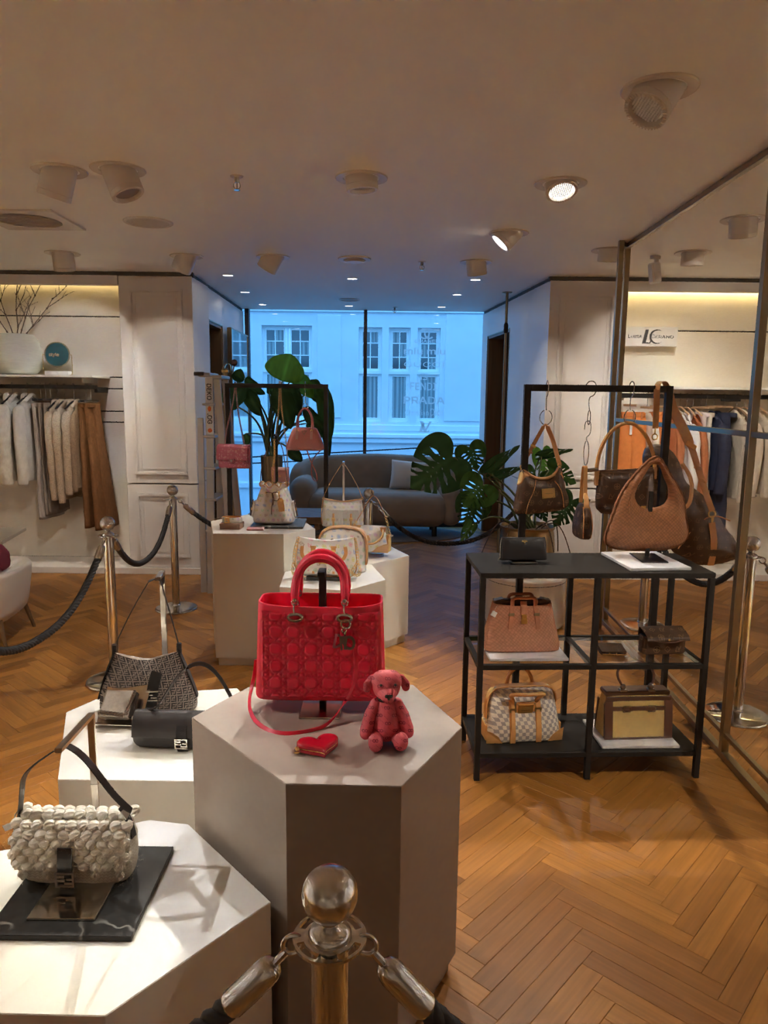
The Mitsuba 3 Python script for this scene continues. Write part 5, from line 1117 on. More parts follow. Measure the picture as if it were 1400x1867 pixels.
# L: bag with tan corners
stand('small steel stand under the white bag with tan corners', (-.055, 4.86, MH + .0005), 0, .10, .12, .006, .04, .06, 0, .008, 'm_steel')
t = thing('handbag', 'white patterned bag with tan corners, a curved tan handle and gold chain ends', 'handbag', (-.09, 4.78, MH + .022), -10, rx=-6)
m, uv = bag([(0, .115, .04, 4), (.01, .132, .055, 4), (.06, .13, .056, 3.4), (.13, .118, .040, 3), (.170, .108, .022, 2.6), (.178, .10, .012, 2.4)], 72, 40)
obj('body', m, 'm_multi', t, uv=uv + [3.1, .9])
obj('corner', cat([plate(Polygon([(.02, .006), (.132, .004), (.131, .064), (.10, .058), (.06, .04)]), -.054, -.061), plate(Polygon([(-.132, .004), (-.07, .006), (-.09, .04), (-.131, .064)]), -.054, -.061)]), 'm_honey', t, False)
obj('side_panel', box(.112, .136, -.036, .036, .008, .125, .008), 'm_honey', t, False)
obj('top_tab', cat([plate(Polygon([(-.115, .178), (-.06, .178), (-.07, .155), (-.112, .15)]), -.022, -.034), plate(Polygon([(.068, .17), (.108, .17), (.104, .14), (.078, .14)]), -.030, -.046)]), 'm_honey', t, False)
obj('handle', sweep(curve([(.090, -.044, .155), (.094, -.068, .12), (.070, -.078, .085), (.02, -.082, .062), (-.03, -.080, .065), (-.055, -.066, .085)], 34), circ(.007, 12), None), 'm_honey', t)
obj('lock_tab', plate(Polygon([(-.045, .115), (.0, .115), (.012, .085), (-.02, .062), (-.052, .085)]), -.058, -.066), 'm_honey', t, False)
obj('lock', mv(torus(.012, .003, 18), (-.015, -.074, .062), rx=30), 'm_gold', t)
obj('strap', strap(curve([(-.10, .0, .20), (-.06, .0, .27), (-.015, .0, .35), (.01, .0, .375), (.035, .0, .36), (.075, .0, .29), (.10, .0, .235)], 40), .012, .004, [0, 1, 0]), 'm_tan', t)
obj('chain', cat([mv(torus(.0075, .002, 10, 6), p_, rx=70 * (i % 2), ry=35) for i, p_ in enumerate(np.vstack([np.linspace([-.122, -.02, .15], [-.10, 0, .20], 6), np.linspace([.10, 0, .235], [.135, -.02, .12], 12)]))]), 'm_gold', t)
obj('bolt', mv(trimesh.creation.cylinder(radius=.005, height=.03, sections=14), (.142, -.02, .115), ry=75), 'm_chrome', t)
# K: two-pocket pochette on its stand
stand('slim steel stand carrying the white bag with two buckled pockets', (-.285, 5.03, MH + .0005), 0, .14, .15, .006, .05, .60, .06, .0075, 'm_steel')
t = thing('handbag', 'white patterned bag with two buckled front pockets hanging from a slim stand', 'handbag', (-.285, 4.985, MH + .155), 1)
m, uv = bag([(0, .12, .024, 3.4), (.012, .143, .036, 3.4), (.05, .147, .04, 3.2), (.13, .138, .03, 2.8), (.18, .132, .016, 2.4), (.196, .13, .008, 2.2)], 72, 44, deform=lambda v: v - np.stack([0 * v[:, 0], 0 * v[:, 0], np.clip((v[:, 2] - .12) / .07, 0, 1) * .016 * np.cos(np.clip(v[:, 0] / .13, -1, 1) * PI / 2)], 1))
obj('body', m, 'm_multi_small', t, uv=uv)
obj('rim', tube(curve([(-.13, -.006, .196), (-.07, -.010, .186), (0, -.011, .179), (.07, -.010, .186), (.13, -.006, .196)], 30), .0042, 8), 'm_tan', t)
for x in (-.062, .058):
    m, uv = bag([(.012, .046, .0, 4), (.02, .052, .012, 4), (.09, .052, .012, 4), (.105, .048, .0, 4)], 44, 16); m.apply_translation([x, -.036, 0]); pk = obj('pocket', m, 'm_multi_small', t, uv=uv + [x * 9, 0])
    obj('pocket_flap', plate(rrect(x - .056, x + .056, .068, .124, .012), -.048, -.053), 'm_multi_small', pk, False)
    obj('pocket_strap', cat([box(x - .0065, x + .0065, -.058, -.052, .008, .10, .002), box(x - .011, x + .011, -.058, -.053, .048, .062, .002)]), 'm_honey', pk, False)
    obj('pocket_buckle', box(x - .013, x + .013, -.060, -.056, .062, .070, .001), 'm_gold', pk, False)
obj('strap', strap(curve([(-.135, 0, .20), (-.09, .02, .30), (-.03, .03, .40), (0, .035, .432), (.03, .03, .40), (.09, .02, .30), (.135, 0, .20)], 44), .011, .004, [0, 1, 0]), 'm_tan', t)
obj('side_ring', cat([mv(torus(.008, .002, 14), (s * .134, 0, .198), rz=40) for s in (-1, 1)]), 'm_gold', t)
obj('side_cord', tube(curve([(.142, -.02, .18), (.150, -.03, .12), (.146, -.034, .04)], 16), .004, 7), 'm_darkbrown', t)
obj('piping', tube(curve([(-.136, -.008, .19), (-.146, -.034, .08), (-.14, -.03, .02)], 20), .003, 6), 'm_tan', t)

# ---------------------------------------------------------------- pink bags on the far rack
RLH, RLY = 1.735, 5.58
def s_hook(x, y, ztop, label, n=1, q=.032, long=.10, ring=.032, turn=0, mat='m_chrome'):
    """a chrome hanger: a crook over the bar, a stem, an open ring"""
    t = thing('bag_hook', label, 'hook', (x, y, ztop), turn); r = .0022
    pts = [(0, q * .72, -.024), (0, q * .66, .0), (0, q * .3, .016), (0, -q * .3, .018), (0, -q * .74, .004), (0, -q * .8, -.03), (0, -q * .4, -.052), (0, 0, -.058), (0, 0, -.058 - long)]
    obj('crook', tube(curve(pts, 50), r, 8), mat, t)
    zc = -.058 - long - ring * 1.15
    a = np.linspace(1.9, 1.9 + 5.55, 40)
    obj('ring', tube(np.stack([ring * np.cos(a), 0 * a, zc + ring * 1.2 * np.sin(a)], 1), r, 8), mat, t)
    return t, zc - ring * 1.2
t = thing('handbag', 'pink tweed flap bag hanging by its woven chain at the left of the far rack', 'handbag', (-1.14, 5.535, 1.100), -12)
def tweed(p, n, uv):
    u, v = uv.x / .0085, uv.y / .0085; a, b = dr.floor(u), dr.floor(v)
    h = rand(a, b, 2.0); s = 0.5 + 0.5 * dr.sin(u * 2 * PI) * dr.sin(v * 2 * PI)
    return mix(mix((0.40, 0.045, 0.10), (0.62, 0.20, 0.26), s), (0.75, 0.50, 0.50), sst(0.84, 0.88, h) * 0.7)
P('m_tweed', mikit.proc(tweed), 0.85, bump=mikit.proc(lambda p, n, uv: dr.sin(uv.x * 740) * dr.sin(uv.y * 740)), bscale=0.0012)
m, uv = bag([(0, .115, .03, 4), (.01, .124, .040, 4), (.08, .124, .042, 4), (.155, .122, .036, 4), (.168, .115, .026, 3.4)], 64, 36); obj('body', m, 'm_tweed', t, uv=uv)
m = sweep(np.array([(0, a, b) for a, b in curve([(.03, .166, 0), (-.0, .178, 0), (-.034, .166, 0), (-.046, .13, 0), (-.050, .09, 0), (-.049, .062, 0)], 30)[:, :2]]), rectp(.25, .007, .003), [1, 0, 0])
obj('flap', m, 'm_tweed', t, uv=np.stack([m.vertices[:, 0], m.vertices[:, 2] - m.vertices[:, 1]], 1))
obj('clasp', plate(rrect(-.022, .022, .040, .078, .010), -.052, -.056), 'm_tweed', t, False, uv=None)
obj('clasp_emblem', cat([plate(cring(-.004, .058, .009, .003, -138, 138), -.057, -.059), plate(cring(.004, .058, .009, .003, 42, 318), -.059, -.061)]), 'm_steel', t, False)
def woven_chain(pts, n, mat1='m_gunmetal', r=.0065):
    c = curve(pts, n); return cat([mv(torus(r, .0018, 10, 6), p_, rx=70 * (i % 2), ry=30) for i, p_ in enumerate(c)]), tube(c, .003, 6)
ca, cb = woven_chain([(-.075, 0, .18), (-.06, .01, .30), (-.02, .03, .48), (.0, .045, .645)], 60); cc, cd = woven_chain([(.08, 0, .18), (.06, .01, .27), (.025, .03, .42), (.0, .045, .645)], 60)
obj('chain', cat([ca, cc]), 'm_gunmetal', t); obj('chain_ribbon', cat([cb, cd]), 'm_pink', t)
obj('eyelet', cat([mv(torus(.009, .002, 14), (x, -.01, .178), rx=80) for x in (-.075, .08)]), 'm_gunmetal', t)
hk, zb_ = s_hook(-.605, RLY, RLH, 'slim chrome hook holding the dusty pink dome handbag', long=.085, ring=.022)
t = thing('handbag', 'dusty pink dome handbag with two round handles on the far rack', 'handbag', (-.605, 5.555, 1.240), -3)
m, uv = bag([(0, .128, .056, 5), (.008, .142, .062, 5), (.025, .142, .062, 4.5), (.09, .122, .052, 4), (.14, .102, .040, 3.6), (.163, .090, .028, 3), (.172, .075, .012, 2.6)], 72, 44); obj('body', m, 'm_pink', t, uv=uv)
for y0 in (-.036, .036):
    pth = curve([(-.055, y0, .12), (-.056, y0, .19), (-.048, y0 * .5, .26), (0, y0 * .3, .315), (.048, y0 * .5, .26), (.056, y0, .19), (.055, y0, .12)], 50)
    obj('handle', tube(pth, .0062, 12), 'm_pink', t)
yf = [np.interp(z, [0, .025, .09, .14], [-.062, -.062, -.052, -.040]) for z in (.09, .15)]
for x in (-.055, .055):
    obj('handle_tab', strap(np.array([[x, -.0405, .145], [x, -.046, .12], [x, -.0555, .085]]), .020, .003, [1, 0, 0]), 'm_palepink', t)
    obj('handle_ring', mv(torus(.008, .002, 14), (x, -.040, .150), rx=20), 'm_gold', t)
obj('emblem', mv(plate(Polygon([(-.019, .012), (.019, .012), (0, -.014)]), -.002, .001), (0, -.0475, .135), rx=-12), 'm_pink', t, False)
obj('emblem_edge', mv(plate(Polygon([(-.021, .0135), (.021, .0135), (0, -.0165)]).difference(Polygon([(-.016, .0105), (.016, .0105), (0, -.011)])), -.0035, .0), (0, -.0475, .135), rx=-12), 'm_darkbrass', t, False)
obj('base_piping', tube(np.stack([.142 * np.sign(np.cos(aa := np.linspace(0, 2 * PI, 61)[:-1])) * np.abs(np.cos(aa)) ** .4, .0625 * np.sign(np.sin(aa)) * np.abs(np.sin(aa)) ** .4, .010 + 0 * aa], 1), .003, 6, True), 'm_palepink', t)
obj('shoulder_strap', strap(curve([(.0, .04, .02), (.025, .045, -.06), (.06, .02, -.13), (.09, .0, -.20), (.085, -.01, -.235), (.06, .0, -.22), (.045, .02, -.17), (.05, .05, -.08), (.14, .03, .02)], 60), .011, .003, [.6, .7, 0]), 'm_pink', t)
t = thing('handbag', 'small pale pink flap bag hanging low on a long chain behind the white bucket bag', 'handbag', (-.795, 5.555, .995), 0)
m, uv = bag([(0, .06, .02, 4), (.008, .067, .026, 4), (.09, .066, .026, 4), (.105, .06, .016, 3.4)], 56, 28); obj('body', m, 'm_palepink', t, uv=uv)
obj('flap', sweep(np.array([(0, a, b) for a, b in curve([(.02, .105, 0), (-.0, .112, 0), (-.024, .10, 0), (-.031, .06, 0), (-.031, .04, 0)], 24)[:, :2]]), rectp(.134, .004, .0015), [1, 0, 0]), 'm_palepink', t)
obj('clasp', ball(.007, (0, -.036, .046), 2, (1, .5, 1)), 'm_gold', t)
obj('stitching', cat([strap(np.array([[x - .03, -.0335, .045], [x + .03, -.027, .10]]), .0015, .0015, [0, 1, 0]) for x in (-.03, 0, .03)]), 'm_pink', t, False)
c1, c2 = woven_chain([(-.05, 0, .108), (-.04, .005, .30), (-.012, .02, .55), (-.005, .028, .755)], 90, r=.005); c3, c4 = woven_chain([(.055, 0, .108), (.045, .005, .30), (.012, .02, .55), (.005, .028, .755)], 90, r=.005)
obj('chain', cat([c1, c3]), 'm_gold', t)
# ---------------------------------------------------------------- brown bags on the near rack
def inflate(poly, T_, dm, h=.008, front=1.0, back=1.0, p=.5):
    """a padded shape: a flat outline (x, z) swollen to half thickness T_ over the distance dm from its edge; returns mesh and uv"""
    import shapely
    from scipy.spatial import Delaunay
    if not isinstance(poly, Polygon):
        poly = Polygon(poly)
    bnd = []
    for rg in [poly.exterior, *poly.interiors]:
        n = max(12, int(rg.length / h)); bnd += [rg.interpolate(k / n, normalized=True).coords[0] for k in range(n)]
    bnd = np.array(bnd); x0, z0, x1, z1 = poly.bounds
    gx, gz = np.meshgrid(np.arange(x0, x1, h), np.arange(z0, z1, h * .87), indexing='ij'); gx = gx + (np.arange(gx.shape[1]) % 2)[None] * h / 2
    g = np.stack([gx.ravel(), gz.ravel()], 1); pt = shapely.points(g); d = shapely.distance(poly.boundary, pt); g = g[shapely.contains(poly, pt) & (d > h * .45)]
    P2 = np.vstack([bnd, g]); tri = Delaunay(P2).simplices; c = P2[tri].mean(1); tri = tri[shapely.contains(poly, shapely.points(c))]
    d = shapely.distance(poly.boundary, shapely.points(P2)); d[:len(bnd)] = 0
    t = np.clip(d / dm, 0, 1); th = T_ * (1 - (1 - t) ** 2) ** p; nb, n = len(bnd), len(P2)
    F = np.stack([P2[:, 0], -th * front, P2[:, 1]], 1); B = np.stack([P2[nb:, 0], th[nb:] * back, P2[nb:, 1]], 1)
    idx = np.arange(n); idx[nb:] = n + np.arange(n - nb)
    m = trimesh.Trimesh(np.vstack([F, B]), np.vstack([tri, idx[tri][:, ::-1]]), process=False)
    if m.volume < 0:
        m.invert()
    return m, m.vertices[:, [0, 2]] + np.stack([m.vertices[:, 1] * .5, 0 * m.vertices[:, 1]], 1)
RY = 3.6
s_hook(.787, RY, RRH, 'chrome bag hook at the left of the near rack', long=.066, ring=.030)
t = thing('handbag', 'brown monogram shoulder bag with a gold plate hanging at the left of the near rack', 'handbag', (0, RY, 0))
ol = curve([(.646, 1.100, 0), (.655, 1.19, 0), (.668, 1.285, 0), (.676, 1.310, 0), (.70, 1.292, 0), (.735, 1.268, 0), (.785, 1.260, 0), (.832, 1.278, 0), (.864, 1.322, 0), (.880, 1.300, 0), (.90, 1.21, 0), (.922, 1.145, 0), (.905, 1.110, 0), (.82, 1.088, 0), (.72, 1.077, 0), (.662, 1.080, 0)], 130, True)[:, :2]
m, uv = inflate(ol, .042, .06); obj('body', m, 'm_mono', t, uv=uv)
obj('rim', tube(curve([(.674, -.006, 1.306), (.70, -.014, 1.289), (.735, -.018, 1.267), (.785, -.019, 1.259), (.832, -.018, 1.277), (.866, -.006, 1.318)], 40), .0075, 10), 'm_tan', t)
for pl in ([(.664, 1.27), (.674, 1.308), (.705, 1.288), (.728, 1.272), (.715, 1.258), (.69, 1.225), (.658, 1.22)], [(.868, 1.318), (.880, 1.295), (.892, 1.245), (.868, 1.258), (.836, 1.272), (.845, 1.292)]):
    m, uv = inflate(pl, .034, .03, .006); m.vertices[:, 1] *= 1.0; obj('leather_corner', m, 'm_tan', t, uv=uv)
for a in ([(.742, 1.255), (.735, 1.20), (.715, 1.15), (.70, 1.085)], [(.835, 1.25), (.862, 1.215), (.878, 1.17), (.886, 1.12)]):
    q = curve([(x, -.044, z) for x, z in a], 20); obj('piping', tube(q, .0022, 6), 'm_tan', t)
obj('name_plate', mv(plate(rrect(-.032, .032, -.024, .024, .003), -.050, -.046), (.806, 0, 1.190), ry=-6), 'm_gold', t, False)
obj('plate_rivet', cat([ball(.0025, (.806 + a, -.051, 1.190 + b + a * .1), 1) for a in (-.026, .026) for b in (-.018, .018)] + [box(.788, .824, -.051, -.0495, 1.187, 1.190)]), 'm_brass', t)
obj('strap', cat([strap(curve([(.679, 0, 1.312), (.705, 0, 1.37), (.745, 0, 1.45), (.776, 0, 1.512)], 20), .022, .005, [.9, .5, -.45]), strap(curve([(.796, 0, 1.512), (.825, 0, 1.45), (.848, 0, 1.38), (.866, 0, 1.325)], 20), .022, .005, [.9, -.5, .35]), tube(curve([(.776, 0, 1.512), (.787, 0, 1.5225), (.796, 0, 1.512)], 10), .006, 8)]), 'm_tan', t)
obj('strap_buckle', cat([mv(box(-.014, .014, -.005, .005, -.006, .006, .002), (.730, -.004, 1.418), ry=26), mv(torus(.010, .002, 14), (.680, 0, 1.314)), mv(torus(.009, .002, 14), (.866, 0, 1.325))]), 'm_gold', t, False)
obj('strap_keeper', mv(box(-.014, .014, -.006, .006, -.005, .005, .002), (.716, -.002, 1.388), ry=26), 'm_tan', t, False)
h1, zb_ = s_hook(.998, RY, RRH, 'chrome bag hook in the middle of the near rack, the upper of two linked ones', long=.065, ring=.029, turn=62)
h2, zb2 = s_hook(.990, RY - .012, RRH - .1915, 'chrome bag hook hanging from the ring of the hook above it', long=.022, ring=.050, turn=88, q=.020)
t = thing('handbag', 'small brown monogram wristlet seen edge-on, hanging by a tan loop', 'handbag', (.99, RY - .01, .965), 3)
m, uv = bag([(0, .022, .06, 3), (.012, .032, .085, 3), (.05, .034, .092, 3), (.11, .026, .085, 3), (.16, .017, .05, 3), (.172, .012, .03, 2.6)], 60, 36); obj('body', m, 'm_mono', t, uv=uv + [0, .01])
for s in (-1, 1):
    obj('piping', tube(curve([(s * .016, -.048, .160), (s * .020, -.080, .11), (s * .0215, -.089, .05), (s * .018, -.082, .01)], 20), .0025, 6), 'm_tan', t)
obj('loop_tab', cat([sweep(curve([(0, -.052, .148), (0, -.045, .185), (0, -.022, .225)], 16), rectp(.030, .006, .002), [1, 0, 0], scale=np.linspace(1.0, .7, 16)), strap(curve([(0, -.022, .222), (0, -.010, .30), (0, -.006, .352)], 12), .020, .004, [1, 0, 0]), strap(curve([(0, .02, .352), (0, .03, .28), (0, .04, .17)], 12), .020, .004, [1, 0, 0]), strap(curve([(0, -.006, .350), (0, .006, .3565), (0, .02, .350)], 8), .020, .004, [1, 0, 0])]), 'm_honey', t)
s_hook(1.197, RY, RRH, 'chrome bag hook at the right of the near rack', long=.060, ring=.030, turn=10)
t = thing('handbag', 'dark brown glossy monogram pochette with a rounded honey leather handle', 'handbag', (0, RY + .005, 0))
m, uv = inflate([(1.058, 1.298), (1.052, 1.16), (1.058, 1.11), (1.085, 1.085), (1.20, 1.072), (1.31, 1.076), (1.34, 1.10), (1.345, 1.20), (1.336, 1.316), (1.20, 1.304)], .040, .06); obj('body', m, 'm_mono_worn', t, uv=uv)
obj('zip_edge', tube(curve([(1.058, -.004, 1.297), (1.20, -.006, 1.304), (1.336, -.004, 1.315)], 20), .005, 8), 'm_darkbrown', t)
obj('handle', tube(curve([(1.055, 0, 1.24), (1.052, 0, 1.33), (1.075, 0, 1.43), (1.125, 0, 1.505), (1.195, 0, 1.535), (1.262, 0, 1.50), (1.312, 0, 1.42), (1.336, 0, 1.34), (1.338, 0, 1.27)], 60), .0095, 12), 'm_honey', t)
obj('handle_tab', cat([box(1.044, 1.064, -.012, .012, 1.225, 1.30, .003), box(1.328, 1.348, -.012, .012, 1.26, 1.32, .003)]), 'm_tan', t, False)
obj('strap_clip', mv(trimesh.creation.cylinder(radius=.009, height=.05, sections=16), (1.03, -.01, 1.303), ry=84), 'm_chrome', t)
# the duffel on its shoulder strap
def q37(X, Y, d=3.75):
    return X, Y
t = thing('duffel_bag', 'dark monogram duffel bag hanging by a wide tan strap over the rack corner', 'bag', (0, 3.745, 0))
du = [(1.345, 1.41), (1.44, 1.412), (1.52, 1.31), (1.548, 1.24), (1.665, 1.15), (1.785, .985), (1.822, .945), (1.852, .85), (1.842, .835), (1.71, .795), (1.58, .815), (1.51, .87), (1.44, .99), (1.37, 1.18), (1.335, 1.29)]
dpoly = Polygon(curve([(a, b, 0) for a, b in du], 120, True)[:, :2])
m, uv = inflate(dpoly.buffer(0), .11, .13, .010); obj('body', m, 'm_mono', t, uv=uv)
obj('piping', tube(curve([(1.50, -.10, .90), (1.58, -.105, 1.02), (1.66, -.10, 1.07), (1.76, -.085, 1.045)], 24), .0035, 7), 'm_tan', t)
obj('trim_band', cat([strap(curve([(1.655, -.113, 1.04), (1.675, -.112, .93), (1.685, -.075, .81)], 16), .034, .005, [1, 0, 0])]), 'm_tan', t)
obj('handle', tube(curve([(1.43, -.11, 1.16), (1.50, -.15, 1.12), (1.53, -.13, 1.24), (1.50, -.07, 1.33)], 24), .010, 10), 'm_tan', t)
obj('ring', cat([mv(torus(.017, .004, 20), (1.648, -.122, 1.085)), mv(torus(.012, .003, 18), (1.652, -.124, 1.055), rz=50), mv(torus(.014, .003, 18), (1.318, -.165, 1.47)), mv(torus(.012, .003, 18), (1.318, -.165, 1.50), rz=70)]), 'm_gold', t)
obj('strap', cat([strap(curve([(1.648, -.124, 1.10), (1.60, -.135, 1.20), (1.53, -.155, 1.36), (1.50, -.158, 1.43)], 20), .032, .005, [1, .1, .4]),
                  strap(curve([(1.318, -.165, 1.51), (1.316, -.166, 1.62), (1.312, -.168, 1.70)], 14), .030, .005, [1, 0, 0]),
                  strap(curve([(1.312, -.168, 1.695), (1.32, -.162, 1.728), (1.345, -.145, 1.7365), (1.372, -.118, 1.725), (1.385, -.112, 1.70)], 14), .034, .005, [.5, -.8, 0])]), 'm_tan', t)
obj('shoulder_pad', sweep(curve([(1.382, -.114, 1.712), (1.40, -.140, 1.62), (1.445, -.155, 1.53), (1.50, -.158, 1.43)], 24), rectp(.050, .008, .003), [1, .2, .35], scale=[.75, .85, .95] + [1.05] * 18 + [1.0, .9, .75]), 'm_tan', t)
obj('pad_keeper', mv(box(-.028, .028, -.008, .008, -.012, .012, .003), (1.50, -.160, 1.43), ry=30), 'm_honey', t, False)
obj('strap_loop', mv(box(-.019, .019, -.006, .006, -.009, .009, .002), (1.545, -.157, 1.32), ry=22), 'm_tan', t, False); obj('strap_loop', mv(box(-.019, .019, -.006, .006, -.006, .006, .002), (1.575, -.148, 1.255), ry=22), 'm_tan', t, False)
# ---------------------------------------------------------------- on the shelf unit
TOPZ = .9308
t = thing('marble_slab', 'white marble slab on top of the black shelf unit, under the woven hobo bag', 'slab', on_shelf(.770, .200, TOPZ), SR + 3)
obj('stone', box(-.135, .135, -.165, .165, 0, .014, .002), 'm_marble', t, False)
stand('black mirrored stand that holds up the woven brown hobo bag', on_shelf(.795, .215, TOPZ + .0145), SR - 4, .115, .185, .005, .02, .30, 0, .009, 'm_blackmetal')
scene[[k for k in scene if k.startswith('bag_stand') and k.endswith('base_plate')][-1]]['bsdf'] = {'type': 'ref', 'id': 'm_patent'}
t = thing('handbag', 'brown woven leather hobo bag on the marble slab on top of the shelf unit', 'handbag', (0, 3.25, 0), 0)
def hpx(X, Y):
    return (1.2 + (X - 605) * .000543, 1.402 - (Y - 655) * .000525)
out = curve([(*hpx(*a), 0) for a in [(605, 655), (520, 720), (430, 830), (345, 970), (292, 1120), (245, 1290), (230, 1385), (270, 1442), (480, 1472), (700, 1468), (850, 1428), (925, 1340), (900, 1180), (868, 1020), (790, 870), (700, 735), (650, 665)]], 150, True)[:, :2]
hole = curve([(*hpx(*a), 0) for a in [(600, 728), (560, 770), (505, 880), (468, 980), (482, 1042), (525, 1090), (640, 1095), (722, 1058), (745, 985), (732, 915), (690, 825), (645, 735)]], 80, True)[:, :2]
m, uv = inflate(Polygon(out, [hole]), .052, .075, .0075)
m.vertices[:, 1] += .010 * (meshkit.fbm(m.vertices * [14, 0, 14], 3) - .5) * np.clip(np.abs(m.vertices[:, 1]) / .03, 0, 1)
obj('body', m, 'm_woven_brown', t, uv=uv)
edge = Polygon(out).buffer(-.004).exterior; eo = np.array([edge.interpolate(k / 90, normalized=True).coords[0] for k in range(90)])
obj('edge_braid', tube(np.stack([eo[:, 0], -.018 + .004 * np.sin(np.arange(90) * 2.1), eo[:, 1]], 1), .004, 6, True), 'm_woven_brown', t)
obj('lining_label', box(1.155, 1.175, -.012, -.009, 1.165, 1.178, .001), 'm_gold', t, False)
t = thing('wallet', 'black leather zip wallet with a small gold crest standing on top of the shelf unit', 'wallet', on_shelf(.222, .190, TOPZ), SR + 2, rx=-8)
m, uv = bag([(.012, .100, .018, 5), (.018, .104, .024, 5), (.06, .103, .025, 5), (.100, .100, .020, 4), (.112, .097, .012, 4)], 60, 30); obj('body', m, 'm_blackleather', t, True)
obj('crest', cat([box(-.012, .012, -.0245, -.021, .093, .096, .001), ball(.004, (0, -.024, .0905), 2), box(-.0015, .0015, -.0255, -.021, .083, .092, .0005), ball(.003, (-.008, -.0235, .0975), 1), ball(.003, (.008, -.0235, .0975), 1), ball(.003, (0, -.0235, .0985), 1)]), 'm_gold', t)
obj('zip', tube(curve([(-.106, -.012, .02), (-.104, -.010, .085), (-.098, -.006, .110)], 12), .0025, 6), 'm_steel', t)
obj('zip_pull', tube(np.array([[-.106, -.012, .028], [-.118, -.02, .012]]), .0025, 6), 'm_steel', t)
obj('foot_stand', mv(box(-.055, .055, -.030, .03, -.004, .003, .001), (0, 0, .006), rx=8), 'm_steel', t, False)
P('m_totetan', (0.44, 0.165, 0.082), 0.42)
GZ = .5275
t = thing('marble_slab', 'white marble slab on the left glass shelf, under the tan woven tote', 'slab', on_shelf(.232, .175, GZ), SR)
obj('stone', box(-.172, .172, -.13, .13, 0, .0135, .002), 'm_marble', t, False)
t = thing('handbag', 'tan woven leather tote with buckled handles and a brass lock on the left glass shelf', 'handbag', on_shelf(.222, .185, GZ + .0142), SR + 1)
def totetop(v):
    v = v.copy(); k = np.clip((v[:, 2] - .15) / .06, 0, 1); v[:, 2] -= k * .006 * np.cos(v[:, 0] * 18); return v
m, uv = bag([(0, .155, .062, 5), (.008, .168, .074, 5), (.03, .168, .075, 5), (.12, .150, .056, 4.5), (.19, .134, .040, 4.5), (.208, .130, .034, 4.5), (.206, .124, .028, 4.5), (.18, .120, .024, 4)], 90, 56, deform=totetop); obj('body', m, 'm_woven_tan', t, uv=uv)
obj('inner_zip', box(-.12, .12, -.012, .016, .196, .226, .006), 'm_darkbrown', t, False)
obj('side_wing', cat([mv(box(-.022, .022, -.02, .02, -.005, .005, .003), (s * .105, 0, .222), ry=s * 12) for s in (-1, 1)]), 'm_darkbrown', t, False)
yf = lambda z: -np.interp(z, [.03, .12, .208], [.0755, .0565, .0345])
obj('lock_tab', strap(np.array([[.0, yf(.222) + .004, .222], [.0, yf(.20) - .004, .20], [.0, yf(.165) - .004, .165]]), .030, .005, [1, 0, 0]), 'm_totetan', t)
obj('lock', cat([plate(rrect(-.013, .013, .128, .150, .004), yf(.14) - .004, yf(.14) - .010), plate(rrect(-.011, .011, .150, .168, .003), yf(.16) - .005, yf(.16) - .010)]), 'm_gold', t, False)
for x in (-.054, .054):
    s = 1 if x > 0 else -1
    st = obj('handle_strap', strap(np.array([[x * .92, yf(.235), .235], [x * .96, yf(.205) - .004, .205], [x * 1.05, yf(.16) - .004, .16], [x * 1.16, yf(.105) - .003, .105]]), .018, .005, [1, 0, 0]), 'm_totetan', t)
    obj('buckle', mv(box(-.012, .012, -.003, .003, -.006, .006, .001), (x * 1.04, yf(.168) - .008, .168), rx=12), 'm_darkbrass', st, False)
for y0, zz_ in ((-.036, .236), (.03, .238)):
    obj('handle', tube(curve([(-.052, y0, .205), (-.054, y0 - .006, .226), (-.044, y0 - .010, .240), (0, y0 - .014, .242), (.044, y0 - .010, .240), (.054, y0 - .006, .226), (.052, y0, .205)], 40), .0075, 10), 'm_totetan', t)
obj('price_tag', mv(box(-.012, .012, -.001, .001, -.012, .012, .0005), (-.135, -.052, .172), ry=30), 'm_tag', t, False)
obj('tag_string', tube(curve([(-.118, -.035, .205), (-.13, -.052, .195), (-.135, -.052, .182)], 10), .0008, 5), 'm_tag', t)
t = thing('handbag', 'cream and grey checkered handbag with honey leather trim on the bottom shelf', 'handbag', on_shelf(.235, .175, .1285), SR + 5)
m, uv = bag([(0, .155, .068, 4.5), (.01, .172, .082, 4.5), (.05, .172, .084, 4.2), (.13, .160, .064, 3.8), (.20, .146, .040, 3.4), (.228, .132, .022, 3), (.236, .12, .010, 2.6)], 90, 50); obj('body', m, 'm_damier', t, uv=uv)
yf = lambda z: -np.interp(z, [.05, .13, .20, .228], [.0845, .0645, .0405, .022])
obj('top_trim', strap(curve([(-.170, -.02, .10), (-.165, -.008, .16), (-.150, 0, .205), (-.12, 0, .232), (0, 0, .238), (.12, 0, .232), (.150, 0, .205), (.158, 0, .16)], 50), .040, .006, [0, 1, 0]), 'm_honey', t)
